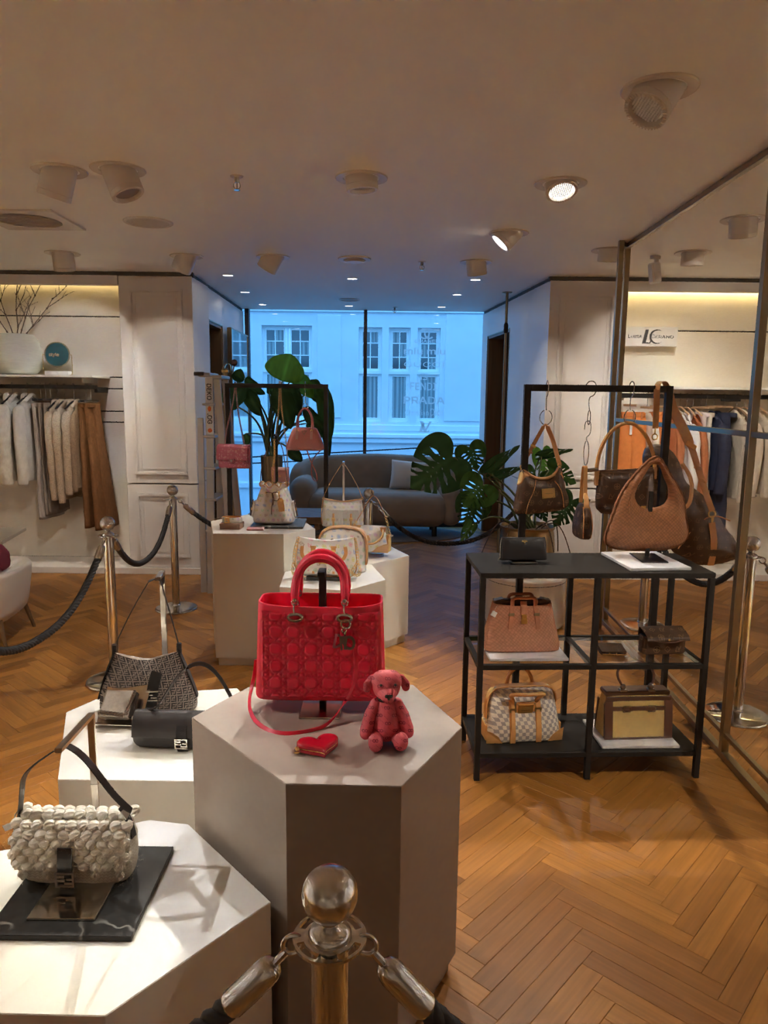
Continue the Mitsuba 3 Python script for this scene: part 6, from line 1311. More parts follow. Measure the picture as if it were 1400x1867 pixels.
for s in (-1, 1):
    c = [(s * .176, 0.0), (s * .178, .062), (s * .155, .056), (s * .125, .035), (s * .105, .003)]
    m = plate(Polygon(c), 0, -.003); v = m.vertices; v[:, 1] += np.interp(v[:, 2], [0, .01, .05, .07], [-.078, -.0835, -.0855, -.081]) + .010 * np.clip((np.abs(v[:, 0]) - .14) / .035, 0, 1) ** 2; obj('leather_corner', m, 'm_honey', t, False)
    obj('end_panel', mv(box(-.004, .004, -.05, .05, .004, .075, .003), (s * .1715, 0, 0)), 'm_honey', t, False)
    obj('strap_band', strap(np.array([[s * .060, yf(z) - .002, z] for z in (.003, .03, .05, .09, .13, .16, .19)]), .026, .004, [1, 0, 0]), 'm_honey', t)
    st = obj('strap_end', strap(np.array([[s * .058, yf(z) - .007, z] for z in (.062, .09, .13, .15, .18)]), .019, .004, [1, 0, 0]), 'm_honey', t)
    obj('buckle', mv(plate(rrect(-.015, .015, -.010, .010, .002).difference(rrect(-.009, .009, -.005, .005, .001)), -.003, .003), (s * .058, yf(.148) - .010, .148), rx=16), 'm_brass', st, False)
pl = obj('name_plate', mv(plate(rrect(-.044, .044, -.036, .036, .008), -.003, .003), (0, yf(.152) - .006, .152), rx=16), 'm_honey', t, False)
obj('metal_plate', mv(plate(rrect(-.034, .034, -.026, .026, .003), -.006, -.003), (0, yf(.152) - .006, .152), rx=16), 'm_gold', pl, False)
obj('rivet', mv(cat([ball(.0035, (a, -.004, b), 1) for a in (-.038, .038) for b in (-.030, .030)] + [box(-.02, .02, -.0072, -.005, -.006 + b, -.003 + b) for b in (.014, .004, -.010)]), (0, yf(.152) - .006, .152), rx=16), 'm_brass', pl)
obj('handle', tube(curve([(-.055, -.045, .165), (-.06, -.06, .20), (-.075, -.085, .228), (-.05, -.098, .236), (0, -.104, .236), (.05, -.098, .236), (.075, -.085, .228), (.06, -.06, .20), (.055, -.045, .165)], 54), .0085, 12), 'm_honey', t)
obj('handle', tube(curve([(-.055, .04, .175), (-.058, .035, .23), (-.050, .03, .28), (-.015, .028, .312), (.02, .028, .308), (.05, .03, .27), (.062, .035, .225), (.058, .04, .175)], 50), .0085, 12), 'm_honey', t)
t = thing('marble_slab', 'white marble slab on the bottom shelf, under the straw bag', 'slab', on_shelf(.742, .165, .1285), SR)
obj('stone', box(-.175, .175, -.138, .138, 0, .0135, .002), 'm_marble', t, False)
t = thing('handbag', 'straw handbag with dark brown leather frame and twin buckles on the bottom shelf', 'handbag', on_shelf(.752, .16, .1427), SR + 2)
m, uv = bag([(0, .150, .060, 8), (.006, .157, .066, 8), (.10, .153, .056, 8), (.165, .148, .046, 8), (.195, .144, .034, 6), (.206, .138, .022, 5)], 90, 44); obj('body', m, 'm_straw', t, uv=uv)
yf = lambda z: -np.interp(z, [.006, .10, .165, .195, .206], [.066, .056, .046, .034, .022])
for s in (-1, 1):
    m = sweep(np.array([[s * .138, yf(z) - .0015, z] for z in (.001, .03, .06, .10, .14, .17)]), rectp(.038, .006, .002), [1, 0, 0]); obj('side_band', m, 'm_darkbrown', t)
    obj('gusset_trim', cat([mv(box(-.003, .004, -.066, -.05, .0, .15, .002), (s * .152, 0, 0), rx=-7), mv(box(-.003, .004, .05, .066, .0, .15, .002), (s * .152, 0, 0), rx=7)]), 'm_darkbrown', t, False)
obj('top_frame', cat([sweep(np.array([[-.150, yf(.178) - .002, .178], [.150, yf(.178) - .002, .178]]), rectp(.030, .007, .002), [0, -.25, 1]), box(-.150, .150, -.036, .036, .188, .212, .008)]), 'm_darkbrown', t, False)
obj('base_band', box(-.156, .156, -.0685, .066, 0, .008, .003), 'm_darkbrown', t, False)
zb_ = .138
st = obj('belt', sweep(np.array([[-.122, yf(zb_) - .003, zb_], [.122, yf(zb_) - .003, zb_]]), rectp(.021, .005, .001), [0, -.15, 1]), 'm_darkbrown', t, False)
for s in (-1, 1):
    obj('buckle', mv(plate(rrect(-.017, .017, -.0155, .0155, .003).difference(rrect(-.012, .012, -.0105, .0105, .001)), -.004, .001), (s * .058 , yf(zb_) - .007, zb_), rx=9), 'm_chrome', st, False)
    obj('strap_tip', mv(plate(Polygon([(-.026, -.0085), (.012, -.0085), (.026, 0), (.012, .0085), (-.026, .0085)] if s < 0 else [(.026, -.0085), (-.012, -.0085), (-.026, 0), (-.012, .0085), (.026, .0085)]), -.004, .0), (s * .045, yf(zb_) - .0065, zb_), rx=9), 'm_darkbrown', st, False)
    obj('stud', ball(.0035, (s * .078, yf(zb_) - .008, zb_), 1), 'm_chrome', st)
    obj('handle_clasp', cat([ball(.013, (s * .065, -.018, .228), 2, (1, .8, 1.1)), box(s * .065 - .017, s * .065 + .017, -.034, -.004, .206, .218, .004)]), 'm_gunmetal', t)
obj('handle', tube(curve([(-.065, -.018, .230), (-.085, -.012, .262), (-.088, -.004, .295), (-.06, .0, .325), (0, .0, .338), (.055, .0, .318), (.082, -.006, .275), (.065, -.018, .230)], 54), .0055, 10), 'm_darkbrown', t)
t = thing('wallet', 'brown monogram flap clutch standing open-edged on the right glass shelf', 'wallet', on_shelf(.858, .155, GZ), SR + 3)
m, uv = bag([(0, .092, .030, 5), (.006, .100, .036, 5), (.07, .100, .034, 5), (.082, .098, .030, 5)], 60, 24); obj('body', m, 'm_mono_worn', t, uv=uv)
m = sweep(np.array([(0, a, b) for a, b in curve([(.034, .07, 0), (.03, .108, 0), (.02, .112, 0), (-.03, .098, 0), (-.058, .082, 0), (-.062, .072, 0)], 30)[:, :2]]), rectp(.196, .005, .002), [1, 0, 0]); obj('flap', m, 'm_mono', t, uv=np.stack([m.vertices[:, 0], m.vertices[:, 1]], 1))
obj('edge', strap(curve([(-.100, -.040, .088), (-.06, -.063, .073), (.06, -.063, .073), (.100, -.040, .088)], 30), .004, .008, [0, 0, 1]), 'm_darkbrown', t)
obj('snap', ball(.005, (.0, -.065, .078), 2), 'm_gold', t)
obj('gusset', box(-.094, .094, -.034, .026, .070, .084, .003), 'm_patent', t, False)
t = thing('wallet', 'small brown folded wallet lying on the right glass shelf', 'wallet', on_shelf(.628, .150, GZ), SR - 4)
m, uv = bag([(0, .050, .040, 6), (.003, .056, .044, 6), (.009, .056, .044, 6), (.011, .052, .04, 6)], 48, 10); obj('body', m, 'm_mono', t, uv=uv)
m2 = mv(box(-.056, .056, -.044, .044, -.003, .004, .002), (0, .002, .021), rx=7); obj('cover', m2, 'm_mono_worn', t, False, uv=None)
obj('trim', cat([box(-.05, .055, -.0455, -.043, .004, .008, .001), ball(.003, (.01, -.045, .012), 1), ball(.003, (-.02, -.045, .012), 1)]), 'm_gold', t)
# ---------------------------------------------------------------- the two clothes niches
P('m_shelfwhite', (0.74, 0.72, 0.68), 0.4)
t = thing('wall_shelf', 'white shelf above the clothes rail in the left niche', 'shelf')
obj('board', box(-4.19, -2.62, 6.62, 7.05, 1.788, 1.808, .002), 'm_shelfwhite', t, False)
obj('bracket', cat([box(x, x + .012, 6.70, 7.05, 1.74, 1.79, .001) for x in (-3.9, -2.75)]), 'm_shelfwhite', t, False)
t = thing('wall_shelf', 'white shelf above the clothes rail in the right niche', 'shelf')
obj('board', box(2.50, 3.56, 6.62, 7.05, 1.742, 1.764, .002), 'm_shelfwhite', t, False)
obj('bracket', cat([box(x, x + .012, 6.70, 7.05, 1.70, 1.745, .001) for x in (2.6, 3.4)]), 'm_shelfwhite', t, False)
t = thing('clothes_rail', 'black clothes rail under the shelf in the left niche', 'rail')
obj('bar', box(-4.18, -2.645, 6.785, 6.80, 1.685, 1.722, .002), 'm_blackmetal', t, False)
obj('bracket', cat([box(x, x + .03, 6.795, 7.05, 1.655, 1.705, .002) for x in (-3.95, -2.675)]), 'm_blackmetal', t, False)
t = thing('clothes_rail', 'dark clothes rail in the right niche', 'rail')
obj('bar', box(2.165, 4.15, 6.785, 6.80, 1.662, 1.698, .002), 'm_blackmetal', t, False)
obj('bracket', cat([box(x, x + .03, 6.795, 7.05, 1.640, 1.69, .002) for x in (2.165, 3.9)]), 'm_darkbrass', t, False)
obj('size_divider', box(3.08, 3.26, 6.77, 6.784, 1.640, 1.664, .002), 'm_blackmetal', t, False)
# vase, mirror
P('m_celadon', mikit.proc(lambda p, n, uv: mix((0.34, 0.36, 0.30), (0.44, 0.46, 0.39), fbm(p.x * 20, p.y * 20, p.z * 130, 3))), 0.5, bump=mikit.proc(lambda p, n, uv: fbm(p.x * 12, p.y * 12, p.z * 150, 3)), bscale=0.004)
t = thing('vase', 'large rough grey-green vase with bare twigs on the left shelf', 'vase', (-3.385, 6.835, 1.8085))
obj('body', lathe([(.001, .002), (.13, .0), (.165, .012), (.205, .07), (.218, .14), (.212, .22), (.188, .31), (.158, .352), (.150, .365), (.142, .366), (.138, .35), (.16, .30), (.001, .29)], 56), 'm_celadon', t, 60)
P('m_twig', (0.055, 0.035, 0.028), 0.8)
rt = random.Random(11); tw = []
def twig(p, d, L_, r, depth):
    n = 5; pts = [np.array(p)]
    for i in range(n):
        d = np.array(d) + np.array([rt.gauss(0, .10), rt.gauss(0, .06), rt.gauss(.02, .06)]); d /= np.linalg.norm(d); pts.append(pts[-1] + d * L_ / n)
    tw.append(tube(np.array(pts), r, 6, scale=np.linspace(1, .45, n + 1)))
    for q in pts[1:]:
        if rt.random() < .8:
            tw.append(ball(r * 1.5, q, 1))
        if depth > 0 and rt.random() < .75:
            s = rt.choice([-1, 1]); twig(q, d + np.array([s * .75, rt.gauss(0, .3), .15]), L_ * .42, r * .6, depth - 1)
for dx, L_ in ((-.14, .62), (.10, .70), (.52, .56), (-.5, .5), (.85, .50)):
    twig((dx * .05, 0, .30), (dx, -.08, 1), L_, .0055, 2)
obj('twigs', cat(tw), 'm_twig', t)
t = thing('table_mirror', 'round brass table mirror with orange lettering on a pale base, on the left shelf', 'mirror', (-2.992, 6.78, 1.8085), 4)
P('m_tealglass', (0.006, 0.030, 0.042), 0.12, spec=0.25)
obj('base', box(-.105, .105, -.05, .05, 0, .038, .004), 'm_marble', t, False)
obj('arm', cat([tube(curve([(s * .118, 0, .002), (s * .126, 0, .02), (s * .128, 0, .12), (s * .128, 0, .185)], 16), .0035, 8) for s in (-1, 1)] + [tube(np.array([[s * .128, 0, .183], [s * .105, 0, .183]]), .0035, 8) for s in (-1, 1)] + [tube(np.array([[-.118, 0, .003], [.118, 0, .003]]), .0035, 8)]), 'm_brass', t)
obj('rim', mv(torus(.108, .006, 48, 8), (0, 0, .185), rx=-4), 'm_darkbrass', t)
obj('glass', mv(trimesh.creation.cylinder(radius=.107, height=.006, sections=48), (0, 0, .185), rx=86), 'm_tealglass', t)
P('m_copper', (0.60, 0.22, 0.10), 0.4)
m = meshkit.text_mesh('style', .030, .0015, True); v = m.vertices.copy(); m.vertices = np.stack([v[:, 0] - .075, -.0055 - v[:, 2], v[:, 1] + .170], 1)
if m.volume < 0:
    m.invert()
obj('lettering', m, 'm_copper', t, False)
# sign
t = thing('shop_sign', 'white sign board lettered LUISA CERANO with a large black monogram', 'sign', (2.43, 6.86, 2.218))
obj('board', box(-.238, .238, -.012, .012, -.087, .087, .002), 'm_offwhite', t, False)
obj('mount', box(-.15, .15, .010, .19, -.03, .03), 'm_offwhite', t, False)
def sign_text(s, xc, z, w, h, bold=False):
    m = meshkit.text_mesh(s, .1, .0015, bold); b = m.bounds; m.apply_translation([-(b[0, 0] + b[1, 0]) / 2, 0, 0]); m.apply_transform(np.diag([w / (b[1, 0] - b[0, 0]), h / .1, 1, 1]))
    v = m.vertices.copy(); m.vertices = np.stack([v[:, 0] + xc, -.0125 - v[:, 2], v[:, 1] + z], 1)
    if m.volume < 0:
        m.invert()
    obj('lettering', m, 'm_ink', t, False)
sign_text('L', -.203, -.014, .022, .034); sign_text('UISA', -.138, -.014, .100, .026); sign_text('C', .012, -.014, .028, .034); sign_text('ERANO', .118, -.014, .168, .026)
obj('monogram', cat([plate(Polygon([(-.085, -.062), (-.010, -.062), (-.002, -.030), (-.008, -.030), (-.016, -.052), (-.052, -.052), (-.030, .062), (-.058, .062)]), -.013, -.016), plate(Polygon(np.vstack([[(.046 + .066 * math.cos(a), .064 * math.sin(a)) for a in np.linspace(.75, 5.5, 30)], [(.058 + .062 * math.cos(a), .056 * math.sin(a)) for a in np.linspace(5.45, .8, 30)]])), -.013, -.0155)]), 'm_ink', t, False)
t = thing('cupboard_knob', 'small chrome knob on the right panelled pier', 'knob', (1.865, 6.6, .735))
obj('rose', mv(trimesh.creation.cylinder(radius=.016, height=.004, sections=20), (0, -.001, 0), rx=90), 'm_chrome', t)
obj('grip', mv(lathe([(.001, .03), (.013, .028), (.016, .02), (.008, .01), (.007, 0), (.001, 0)], 20), (0, -.002, 0), rx=90), 'm_chrome', t)

# clothes
def fabric(name, a, b, rough=.85, bumpf=None, bs=.002, sheen=.3):
    return P(name, mikit.proc(lambda p, n, uv: mix(a, b, fbm(p.x * 45, p.y * 45, p.z * 30, 3))), rough, bump=bumpf and mikit.proc(bumpf), bscale=bs, spec=0.15)
furb = lambda p, n, uv: fbm(p.x * 55 + p.y * 20, p.y * 55, p.z * 38, 3)
curl = lambda p, n, uv: fbm(p.x * 130 + p.y * 60, p.y * 130, p.z * 130, 2)
P('m_fur', mikit.proc(lambda p, n, uv: mix((0.56, 0.50, 0.40), (0.78, 0.73, 0.63), fbm(p.x * 40, p.y * 40, p.z * 25, 3))), 0.95, bump=mikit.proc(furb), bscale=.02, sheen=.6)
P('m_shear', mikit.proc(lambda p, n, uv: mix((0.50, 0.46, 0.41), (0.64, 0.60, 0.54), fbm(p.x * 35, p.y * 35, p.z * 20, 3))), 0.95, bump=mikit.proc(furb), bscale=.012, sheen=.6)
P('m_teddy', mikit.proc(lambda p, n, uv: mix((0.27, 0.19, 0.12), (0.60, 0.46, 0.33), fbm(p.x * 150, p.y * 150, p.z * 150, 2))), 0.95, bump=mikit.proc(curl), bscale=.014, sheen=.4)
P('m_teddybrown', mikit.proc(lambda p, n, uv: mix((0.12, 0.075, 0.045), (0.26, 0.17, 0.105), fbm(p.x * 150, p.y * 150, p.z * 150, 2))), 0.95, bump=mikit.proc(curl), bscale=.012)
fabric('m_greytrouser', (0.22, 0.19, 0.17), (0.30, 0.265, 0.24)); fabric('m_taupetrouser', (0.12, 0.098, 0.082), (0.18, 0.15, 0.125)); fabric('m_suede', (0.062, 0.026, 0.010), (0.115, 0.050, 0.019)); fabric('m_darksuede', (0.11, 0.048, 0.02), (0.17, 0.075, 0.03))
fabric('m_orange_leather', (0.50, 0.155, 0.04), (0.62, 0.215, 0.065), .5); fabric('m_rust', (0.36, 0.13, 0.055), (0.44, 0.165, 0.075)); fabric('m_blouse', (0.70, 0.69, 0.68), (0.80, 0.79, 0.78), .6); fabric('m_lilac', (0.52, 0.44, 0.45), (0.60, 0.52, 0.53), .7)
fabric('m_navy', (0.010, 0.014, 0.030), (0.018, 0.023, 0.045), .7); fabric('m_sherpa', (0.60, 0.52, 0.42), (0.74, 0.66, 0.55), .95, furb, .010); fabric('m_ecru', (0.58, 0.53, 0.46), (0.66, 0.61, 0.54))
P('m_hangerwood', (0.50, 0.33, 0.19), 0.45)
RAILY = 6.792
def hanger(x, ztop, zs, mat, label, group, flat=False, y0=RAILY):
    """a clothes hanger across the rail: hook and shoulder bar"""
    t = thing('clothes_hanger', label, 'hanger', (x, y0, 0), group=group)
    obj('hook', tube(curve([(0, .012, ztop - .02), (0, .014, ztop + .004), (0, 0, ztop + .014), (0, -.014, ztop + .002), (0, -.008, ztop - .03), (0, 0, ztop - .045), (0, 0, zs + .01)], 24), .002, 6), 'm_chrome', t)
    if flat:
        obj('bar', box(-.006, .006, -.17, .17, zs - .006, zs + .014, .003), mat, t, False)
    else:
        obj('shoulder', sweep(curve([(0, -.20, zs - .055), (0, -.12, zs - .022), (0, 0, zs + .010), (0, .12, zs - .022), (0, .20, zs - .055)], 20), rectp(.016, .012, .003), [1, 0, 0]), mat, t)
def wobble(v, a, f, seed):
    return v + a * np.stack([meshkit.fbm(v * f, 3, seed + i) - .5 for i in range(3)], -1) * np.array([1, .7, .3])
def coat(x, zt, zb, hw, mat, label, name='coat', lean=0.0, sl=.0, cuff=None, group=None, rz=0, seed=0, hd=.20, collar=True, sr=None):
    t = thing(name, label, name.replace('_', ' '), (x, RAILY, 0), rz, group=group); H_ = zt - zb
    m, uv = bag([(zb, hw * .85, hd * .92, 3), (zb + .01, hw, hd * .98, 3), (zb + H_ * .45, hw * .92, hd, 3), (zb + H_ * .8, hw * .8, hd * .98, 3), (zt - .07, hw * .55, hd * .9, 2.6), (zt - .02, hw * .4, hd * .45, 2.4), (zt, hw * .3, .05, 2.2)], 48, 40, deform=lambda v: wobble(v, hw * .5, 7, seed) + np.stack([lean * (zt - v[:, 2]), 0 * v[:, 0], 0 * v[:, 0]], 1))
    obj('body', m, mat, t, True)
    r = sr or hw * .95
    for s in (-1, 1):
        p0 = np.array([0, s * hd * .88, zt - .085]); L_ = (H_ * (1 + sl)) - .06
        pth = curve([p0, p0 + [.01, s * .045, -.12], p0 + [lean * L_ * .5 + .012, s * .06, -L_ * .55], p0 + [lean * L_, s * .035, -L_]], 22)
        sm = tube(pth, r, 18, scale=np.interp(np.linspace(0, 1, 22), [0, .06, .2, .9, 1], [.55, .95, 1.0, .82, .76])); sm = sm.subdivide(); sm.vertices = wobble(sm.vertices, hw * .35, 11, seed + 5); obj('sleeve', sm, mat, t, True)
        if cuff:
            obj('cuff', tube(pth[-3:] + [0, 0, -.004], r * .80, 16), cuff, t, True)
    if collar:
        obj('collar', mv(tube(curve([(-.0, -.10, zt - .05), (hw * .6, -.06, zt), (hw * .5, .04, zt + .012), (0, .09, zt - .02), (-hw * .5, .04, zt + .012), (-hw * .6, -.06, zt)], 40, True), hw * .34, 10, True), (0, 0, 0)), mat, t, True)
    return t
def trousers(x, zt, zb, w0, w1, mat, label, lean=0.0, name='trousers', seed=0, hd=.13, rz=0, group=None):
    t = thing(name, label, name, (x, RAILY, 0), rz, group=group); H_ = zt - zb
    for s in (-1, 1):
        pth = np.stack([lean * np.linspace(0, 1, 18) * H_ + s * w0 * .22, np.full(18, s * hd * .42) - .02 * np.linspace(0, 1, 18), zt - np.linspace(0, 1, 18) * H_], 1)
        a = np.linspace(0, 2 * PI, 21)[:-1]; pr = np.stack([w0 * .5 * np.sign(np.cos(a)) * np.abs(np.cos(a)) ** .8, hd * .62 * np.sign(np.sin(a)) * np.abs(np.sin(a)) ** .8], 1)
        m = sweep(pth, pr, [1, 0, 0], scale=np.interp(np.linspace(0, 1, 18), [0, .2, .6, 1], [1, 1, .5 + .5 * w1 / w0, w1 / w0])); m = m.subdivide(); m.vertices = wobble(m.vertices, w0 * .30, 6, seed + s); obj('leg', m, mat, t, True)
    obj('waistband', box(-w0 * .62, w0 * .62, -hd * .98, hd * .98, zt - .035, zt + .008, .008), mat, t, False)
    return t
xl = lambda px: -3.299 + (px - 40) * .00497
zl = lambda py: 1.627 - (py - 735) * .0051
HG = 'black hangers on the left rail'
for px, py, fl in ((14, 742, 0), (42, 742, 0), (66, 746, 1), (75, 746, 1), (84, 746, 1), (97, 750, 0), (110, 750, 0), (127, 750, 0), (150, 748, 1), (159, 748, 1)):
    hanger(xl(px), 1.722, zl(py) + .012, 'm_patent', 'black hanger with a chrome hook on the left clothes rail', HG, bool(fl))
coat(xl(-18), zl(738), zl(886), .060, 'm_fur', 'cream fur jacket at the left edge, first on the left rail', 'jacket', seed=1, sr=.068)
coat(xl(14), zl(738), zl(888), .062, 'm_fur', 'fluffy cream fur jacket, second on the left rail', 'jacket', seed=3, sr=.070)
coat(xl(44), zl(738), zl(888), .050, 'm_shear', 'pale grey shearling jacket with bent sleeves on the left rail', 'jacket', seed=7, sr=.058)
trousers(xl(64), zl(750), zl(956), .045, .085, 'm_greytrouser', 'light grey flared trousers on the left rail', .055, seed=2)
trousers(xl(74), zl(750), zl(950), .038, .06, 'm_taupetrouser', 'grey-brown trousers, the middle of three on the left rail', .045, seed=4)
trousers(xl(84), zl(750), zl(946), .038, .062, 'm_taupetrouser', 'grey-brown trousers next to the curly jackets on the left rail', .03, seed=6)
coat(xl(96), zl(748), zl(915), .036, 'm_teddy', 'sand curly jacket, leftmost of the three', 'jacket', seed=9, sr=.040, lean=.025)
coat(xl(110), zl(748), zl(920), .036, 'm_teddy', 'sand curly jacket, middle one of the three', 'jacket', seed=12, sr=.040, lean=.02)
coat(xl(128), zl(748), zl(905), .048, 'm_teddy', 'sand curly jacket, rightmost of the three, next to the suede trousers', 'jacket', seed=15, sr=.044)
coat(xl(139), zl(752), zl(900), .028, 'm_teddybrown', 'dark brown curly jacket half hidden on the left rail', 'jacket', seed=18, sr=.03)
trousers(xl(149), zl(750), zl(972), .050, .075, 'm_suede', 'brown suede trousers, second from the end of the left rail', .03, seed=20)
trousers(xl(160), zl(750), zl(975), .052, .10, 'm_suede', 'brown suede trousers at the end of the left rail', .085, seed=22)
xg = lambda px: 2.182 + (px - 1132) * .00502
zg = lambda py: 1.54 - (py - 740) * .00505
for px, py, fl in ((1146, 732, 1), (1178, 736, 1), (1196, 734, 1), (1226, 735, 0), (1238, 735, 0), (1250, 736, 0), (1262, 737, 0), (1276, 735, 1), (1286, 735, 1), (1300, 733, 1), (1318, 733, 1), (1342, 735, 0), (1356, 735, 0), (1382, 735, 0)):
    hanger(xg(px), 1.698, zg(py) + .012, 'm_hangerwood', 'wooden hanger with a chrome hook on the right clothes rail', 'wooden hangers on the right rail', bool(fl))
t = thing('trousers', 'bright orange leather trousers turned to the front at the start of the right rail', 'trousers', (xg(1149), 6.74, 0), -8)
zt, zb = zg(742), .52
for s in (-1, 1):
    m, uv = bag([(zb, .062, .05, 3, s * .072), (zb + .02, .070, .055, 3, s * .072), (zb + .35, .074, .05, 3, s * .062), (zt - .25, .078, .05, 3, s * .052), (zt - .03, .062, .04, 3, s * .046), (zt, .058, .03, 3, s * .044)], 40, 40, deform=lambda v: wobble(v, .022, 7, 3)); obj('leg', m, 'm_orange_leather', t, True)
obj('waistband', box(-.105, .105, -.045, .04, zt - .045, zt + .006, .01), 'm_orange_leather', t, False)
for x in (-.07, 0, .07):
    obj('belt_loop', box(x - .006, x + .006, -.052, -.044, zt - .06, zt + .006, .002), 'm_rust', t, False)
obj('swing_tag', box(-.03, -.008, -.062, -.058, zt - .20, zt - .10, .001), 'm_blouse', t, False)
coat(xg(1180), zg(742), zg(875), .030, 'm_ecru', 'ecru knit hanging between the two orange garments', 'jumper', seed=31, collar=False, sr=.03)
trousers(xg(1200), zg(742), .50, .10, .13, 'm_orange_leather', 'orange trousers hanging behind the tan shoulder strap', .0, seed=33, hd=.10)
coat(xg(1224), zg(745), zg(880), .034, 'm_rust', 'rust coloured blouse beside the white blouse', 'blouse', seed=35, collar=False, sr=.034)
coat(xg(1246), zg(746), zg(885), .062, 'm_blouse', 'white blouse with long sleeves on the right rail', 'blouse', seed=37, sr=.060, lean=.04)
coat(xg(1266), zg(750), zg(892), .032, 'm_rust', 'brown jacket between the white blouse and the lilac trousers', 'jacket', seed=39, sr=.032, lean=.05)
trousers(xg(1277), zg(742), .70, .055, .06, 'm_lilac', 'pale lilac trousers left of the navy dress', .0, seed=41)
trousers(xg(1287), zg(742), .68, .045, .05, 'm_ecru', 'ecru trousers right beside the navy dress', .0, seed=43)
coat(xg(1302), zg(744), zg(880), .050, 'm_navy', 'navy blue blouse with long sleeves on the right rail', 'blouse', seed=45, sr=.058)
m_ = trousers(xg(1320), zg(742), .46, .105, .13, 'm_navy', 'long navy blue trousers on the right rail', .0, seed=47)
coat(xg(1344), zg(742), zg(895), .046, 'm_sherpa', 'cream embroidered fleece coat, leftmost of three on the right rail', 'coat', seed=49, sr=.052, cuff='m_sherpa')
coat(xg(1361), zg(742), zg(885), .046, 'm_sherpa', 'cream embroidered fleece coat, middle one of three on the right rail', 'coat', seed=52, sr=.048)
k3 = coat(xg(1386), zg(744), zg(885), .056, 'm_sherpa', 'cream embroidered fleece coat, rightmost of three on the right rail', 'coat', seed=55, sr=.060)
re_ = random.Random(5)
for k in [k for k in labels if k.startswith('coat')]:
    obj('embroidery', cat([ball(.010, (re_.uniform(-.03, .03), -.255 + re_.uniform(-.005, .005), z), 1, (1, .4, .8)) for z in (.80, .95, 1.10, 1.25, 1.38)]), 'm_greytrouser', k)
# ---------------------------------------------------------------- plants
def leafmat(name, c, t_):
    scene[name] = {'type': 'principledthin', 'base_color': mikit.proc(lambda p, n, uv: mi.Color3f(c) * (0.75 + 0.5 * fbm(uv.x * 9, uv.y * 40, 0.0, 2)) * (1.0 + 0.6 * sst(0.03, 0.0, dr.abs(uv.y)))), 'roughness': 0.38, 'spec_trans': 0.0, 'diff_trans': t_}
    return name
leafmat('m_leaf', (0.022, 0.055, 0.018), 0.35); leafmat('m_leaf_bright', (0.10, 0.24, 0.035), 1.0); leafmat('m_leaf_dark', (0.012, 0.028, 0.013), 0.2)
P('m_stem', (0.035, 0.06, 0.022), 0.5); P('m_soil', mikit.proc(lambda p, n, uv: mix((0.02, 0.013, 0.008), (0.06, 0.04, 0.025), fbm(p.x * 90, p.y * 90, p.z * 90, 2))), 0.95)
P('m_potbrass', mikit.proc(lambda p, n, uv: mix((0.20, 0.145, 0.075), (0.34, 0.255, 0.14), fbm(p.x * 14, p.y * 14, p.z * 14, 3))), 0.32, 1.0)
def sheet(V, n, m):
    i, j = np.meshgrid(np.arange(n - 1), np.arange(m - 1), indexing='ij'); q = np.stack([i * m + j, (i + 1) * m + j, (i + 1) * m + j + 1, i * m + j + 1], -1).reshape(-1, 4)
    return trimesh.Trimesh(V.reshape(-1, 3), np.vstack([q[:, [0, 1, 2]], q[:, [0, 2, 3]]]), process=False)
def paddle(t, base, tip, w, bend=.08, fold=.25, mat='m_leaf', tilt=0.0):
    """a broad paddle leaf folded along its midrib"""
    b, e = np.array(base, float), np.array(tip, float); L_ = np.linalg.norm(e - b); d = (e - b) / L_
    side = np.cross(d, [0, -1, 0.0]) + tilt * np.array([0, 1, 0.0]); side /= np.linalg.norm(side); nrm = np.cross(side, d)
    s, v = np.linspace(0, 1, 22), np.linspace(-1, 1, 13); S_, V_ = np.meshgrid(s, v, indexing='ij')
    ww = w / 2 * (np.sin(PI * np.clip(S_, 0, 1) ** .72) ** .62)
    pos = b + S_[..., None] * (e - b) + (V_ * ww)[..., None] * side + ((np.abs(V_) ** 1.5) * ww * fold + bend * np.sin(PI * S_) * 1.0 + .012 * np.sin(V_ * 9 + S_ * 14) * np.abs(V_))[..., None] * nrm
    k = obj('leaf', sheet(pos, 22, 13), mat, t, uv=np.stack([S_.ravel() * L_, (V_ * ww).ravel()], 1))
    return k
t = thing('bird_of_paradise_plant', 'tall broad-leaved plant in a brass planter behind the pink bags', 'plant', (0, 0, 0))
PX = lambda px, py, y=7.2: ((-1.218 + (px - 474) * .00546) * y / 7.2, y, 1.65 + (1.064 - (py - 835) * .00525 - 1.65) * y / 7.2)
pot = obj('planter', lathe([(.001, .486), (.086, .486), (.088, .50), (.108, 1.05), (.110, 1.062), (.104, 1.064), (.101, 1.045), (.001, 1.03)], 44), 'm_potbrass', t, tw=T().translate([-1.115, 7.2, 0]))
obj('soil', lathe([(.001, 1.036), (.1, 1.034), (.1, 1.02), (.001, 1.02)], 30), 'm_soil', t, tw=T().translate([-1.115, 7.2, 0]))
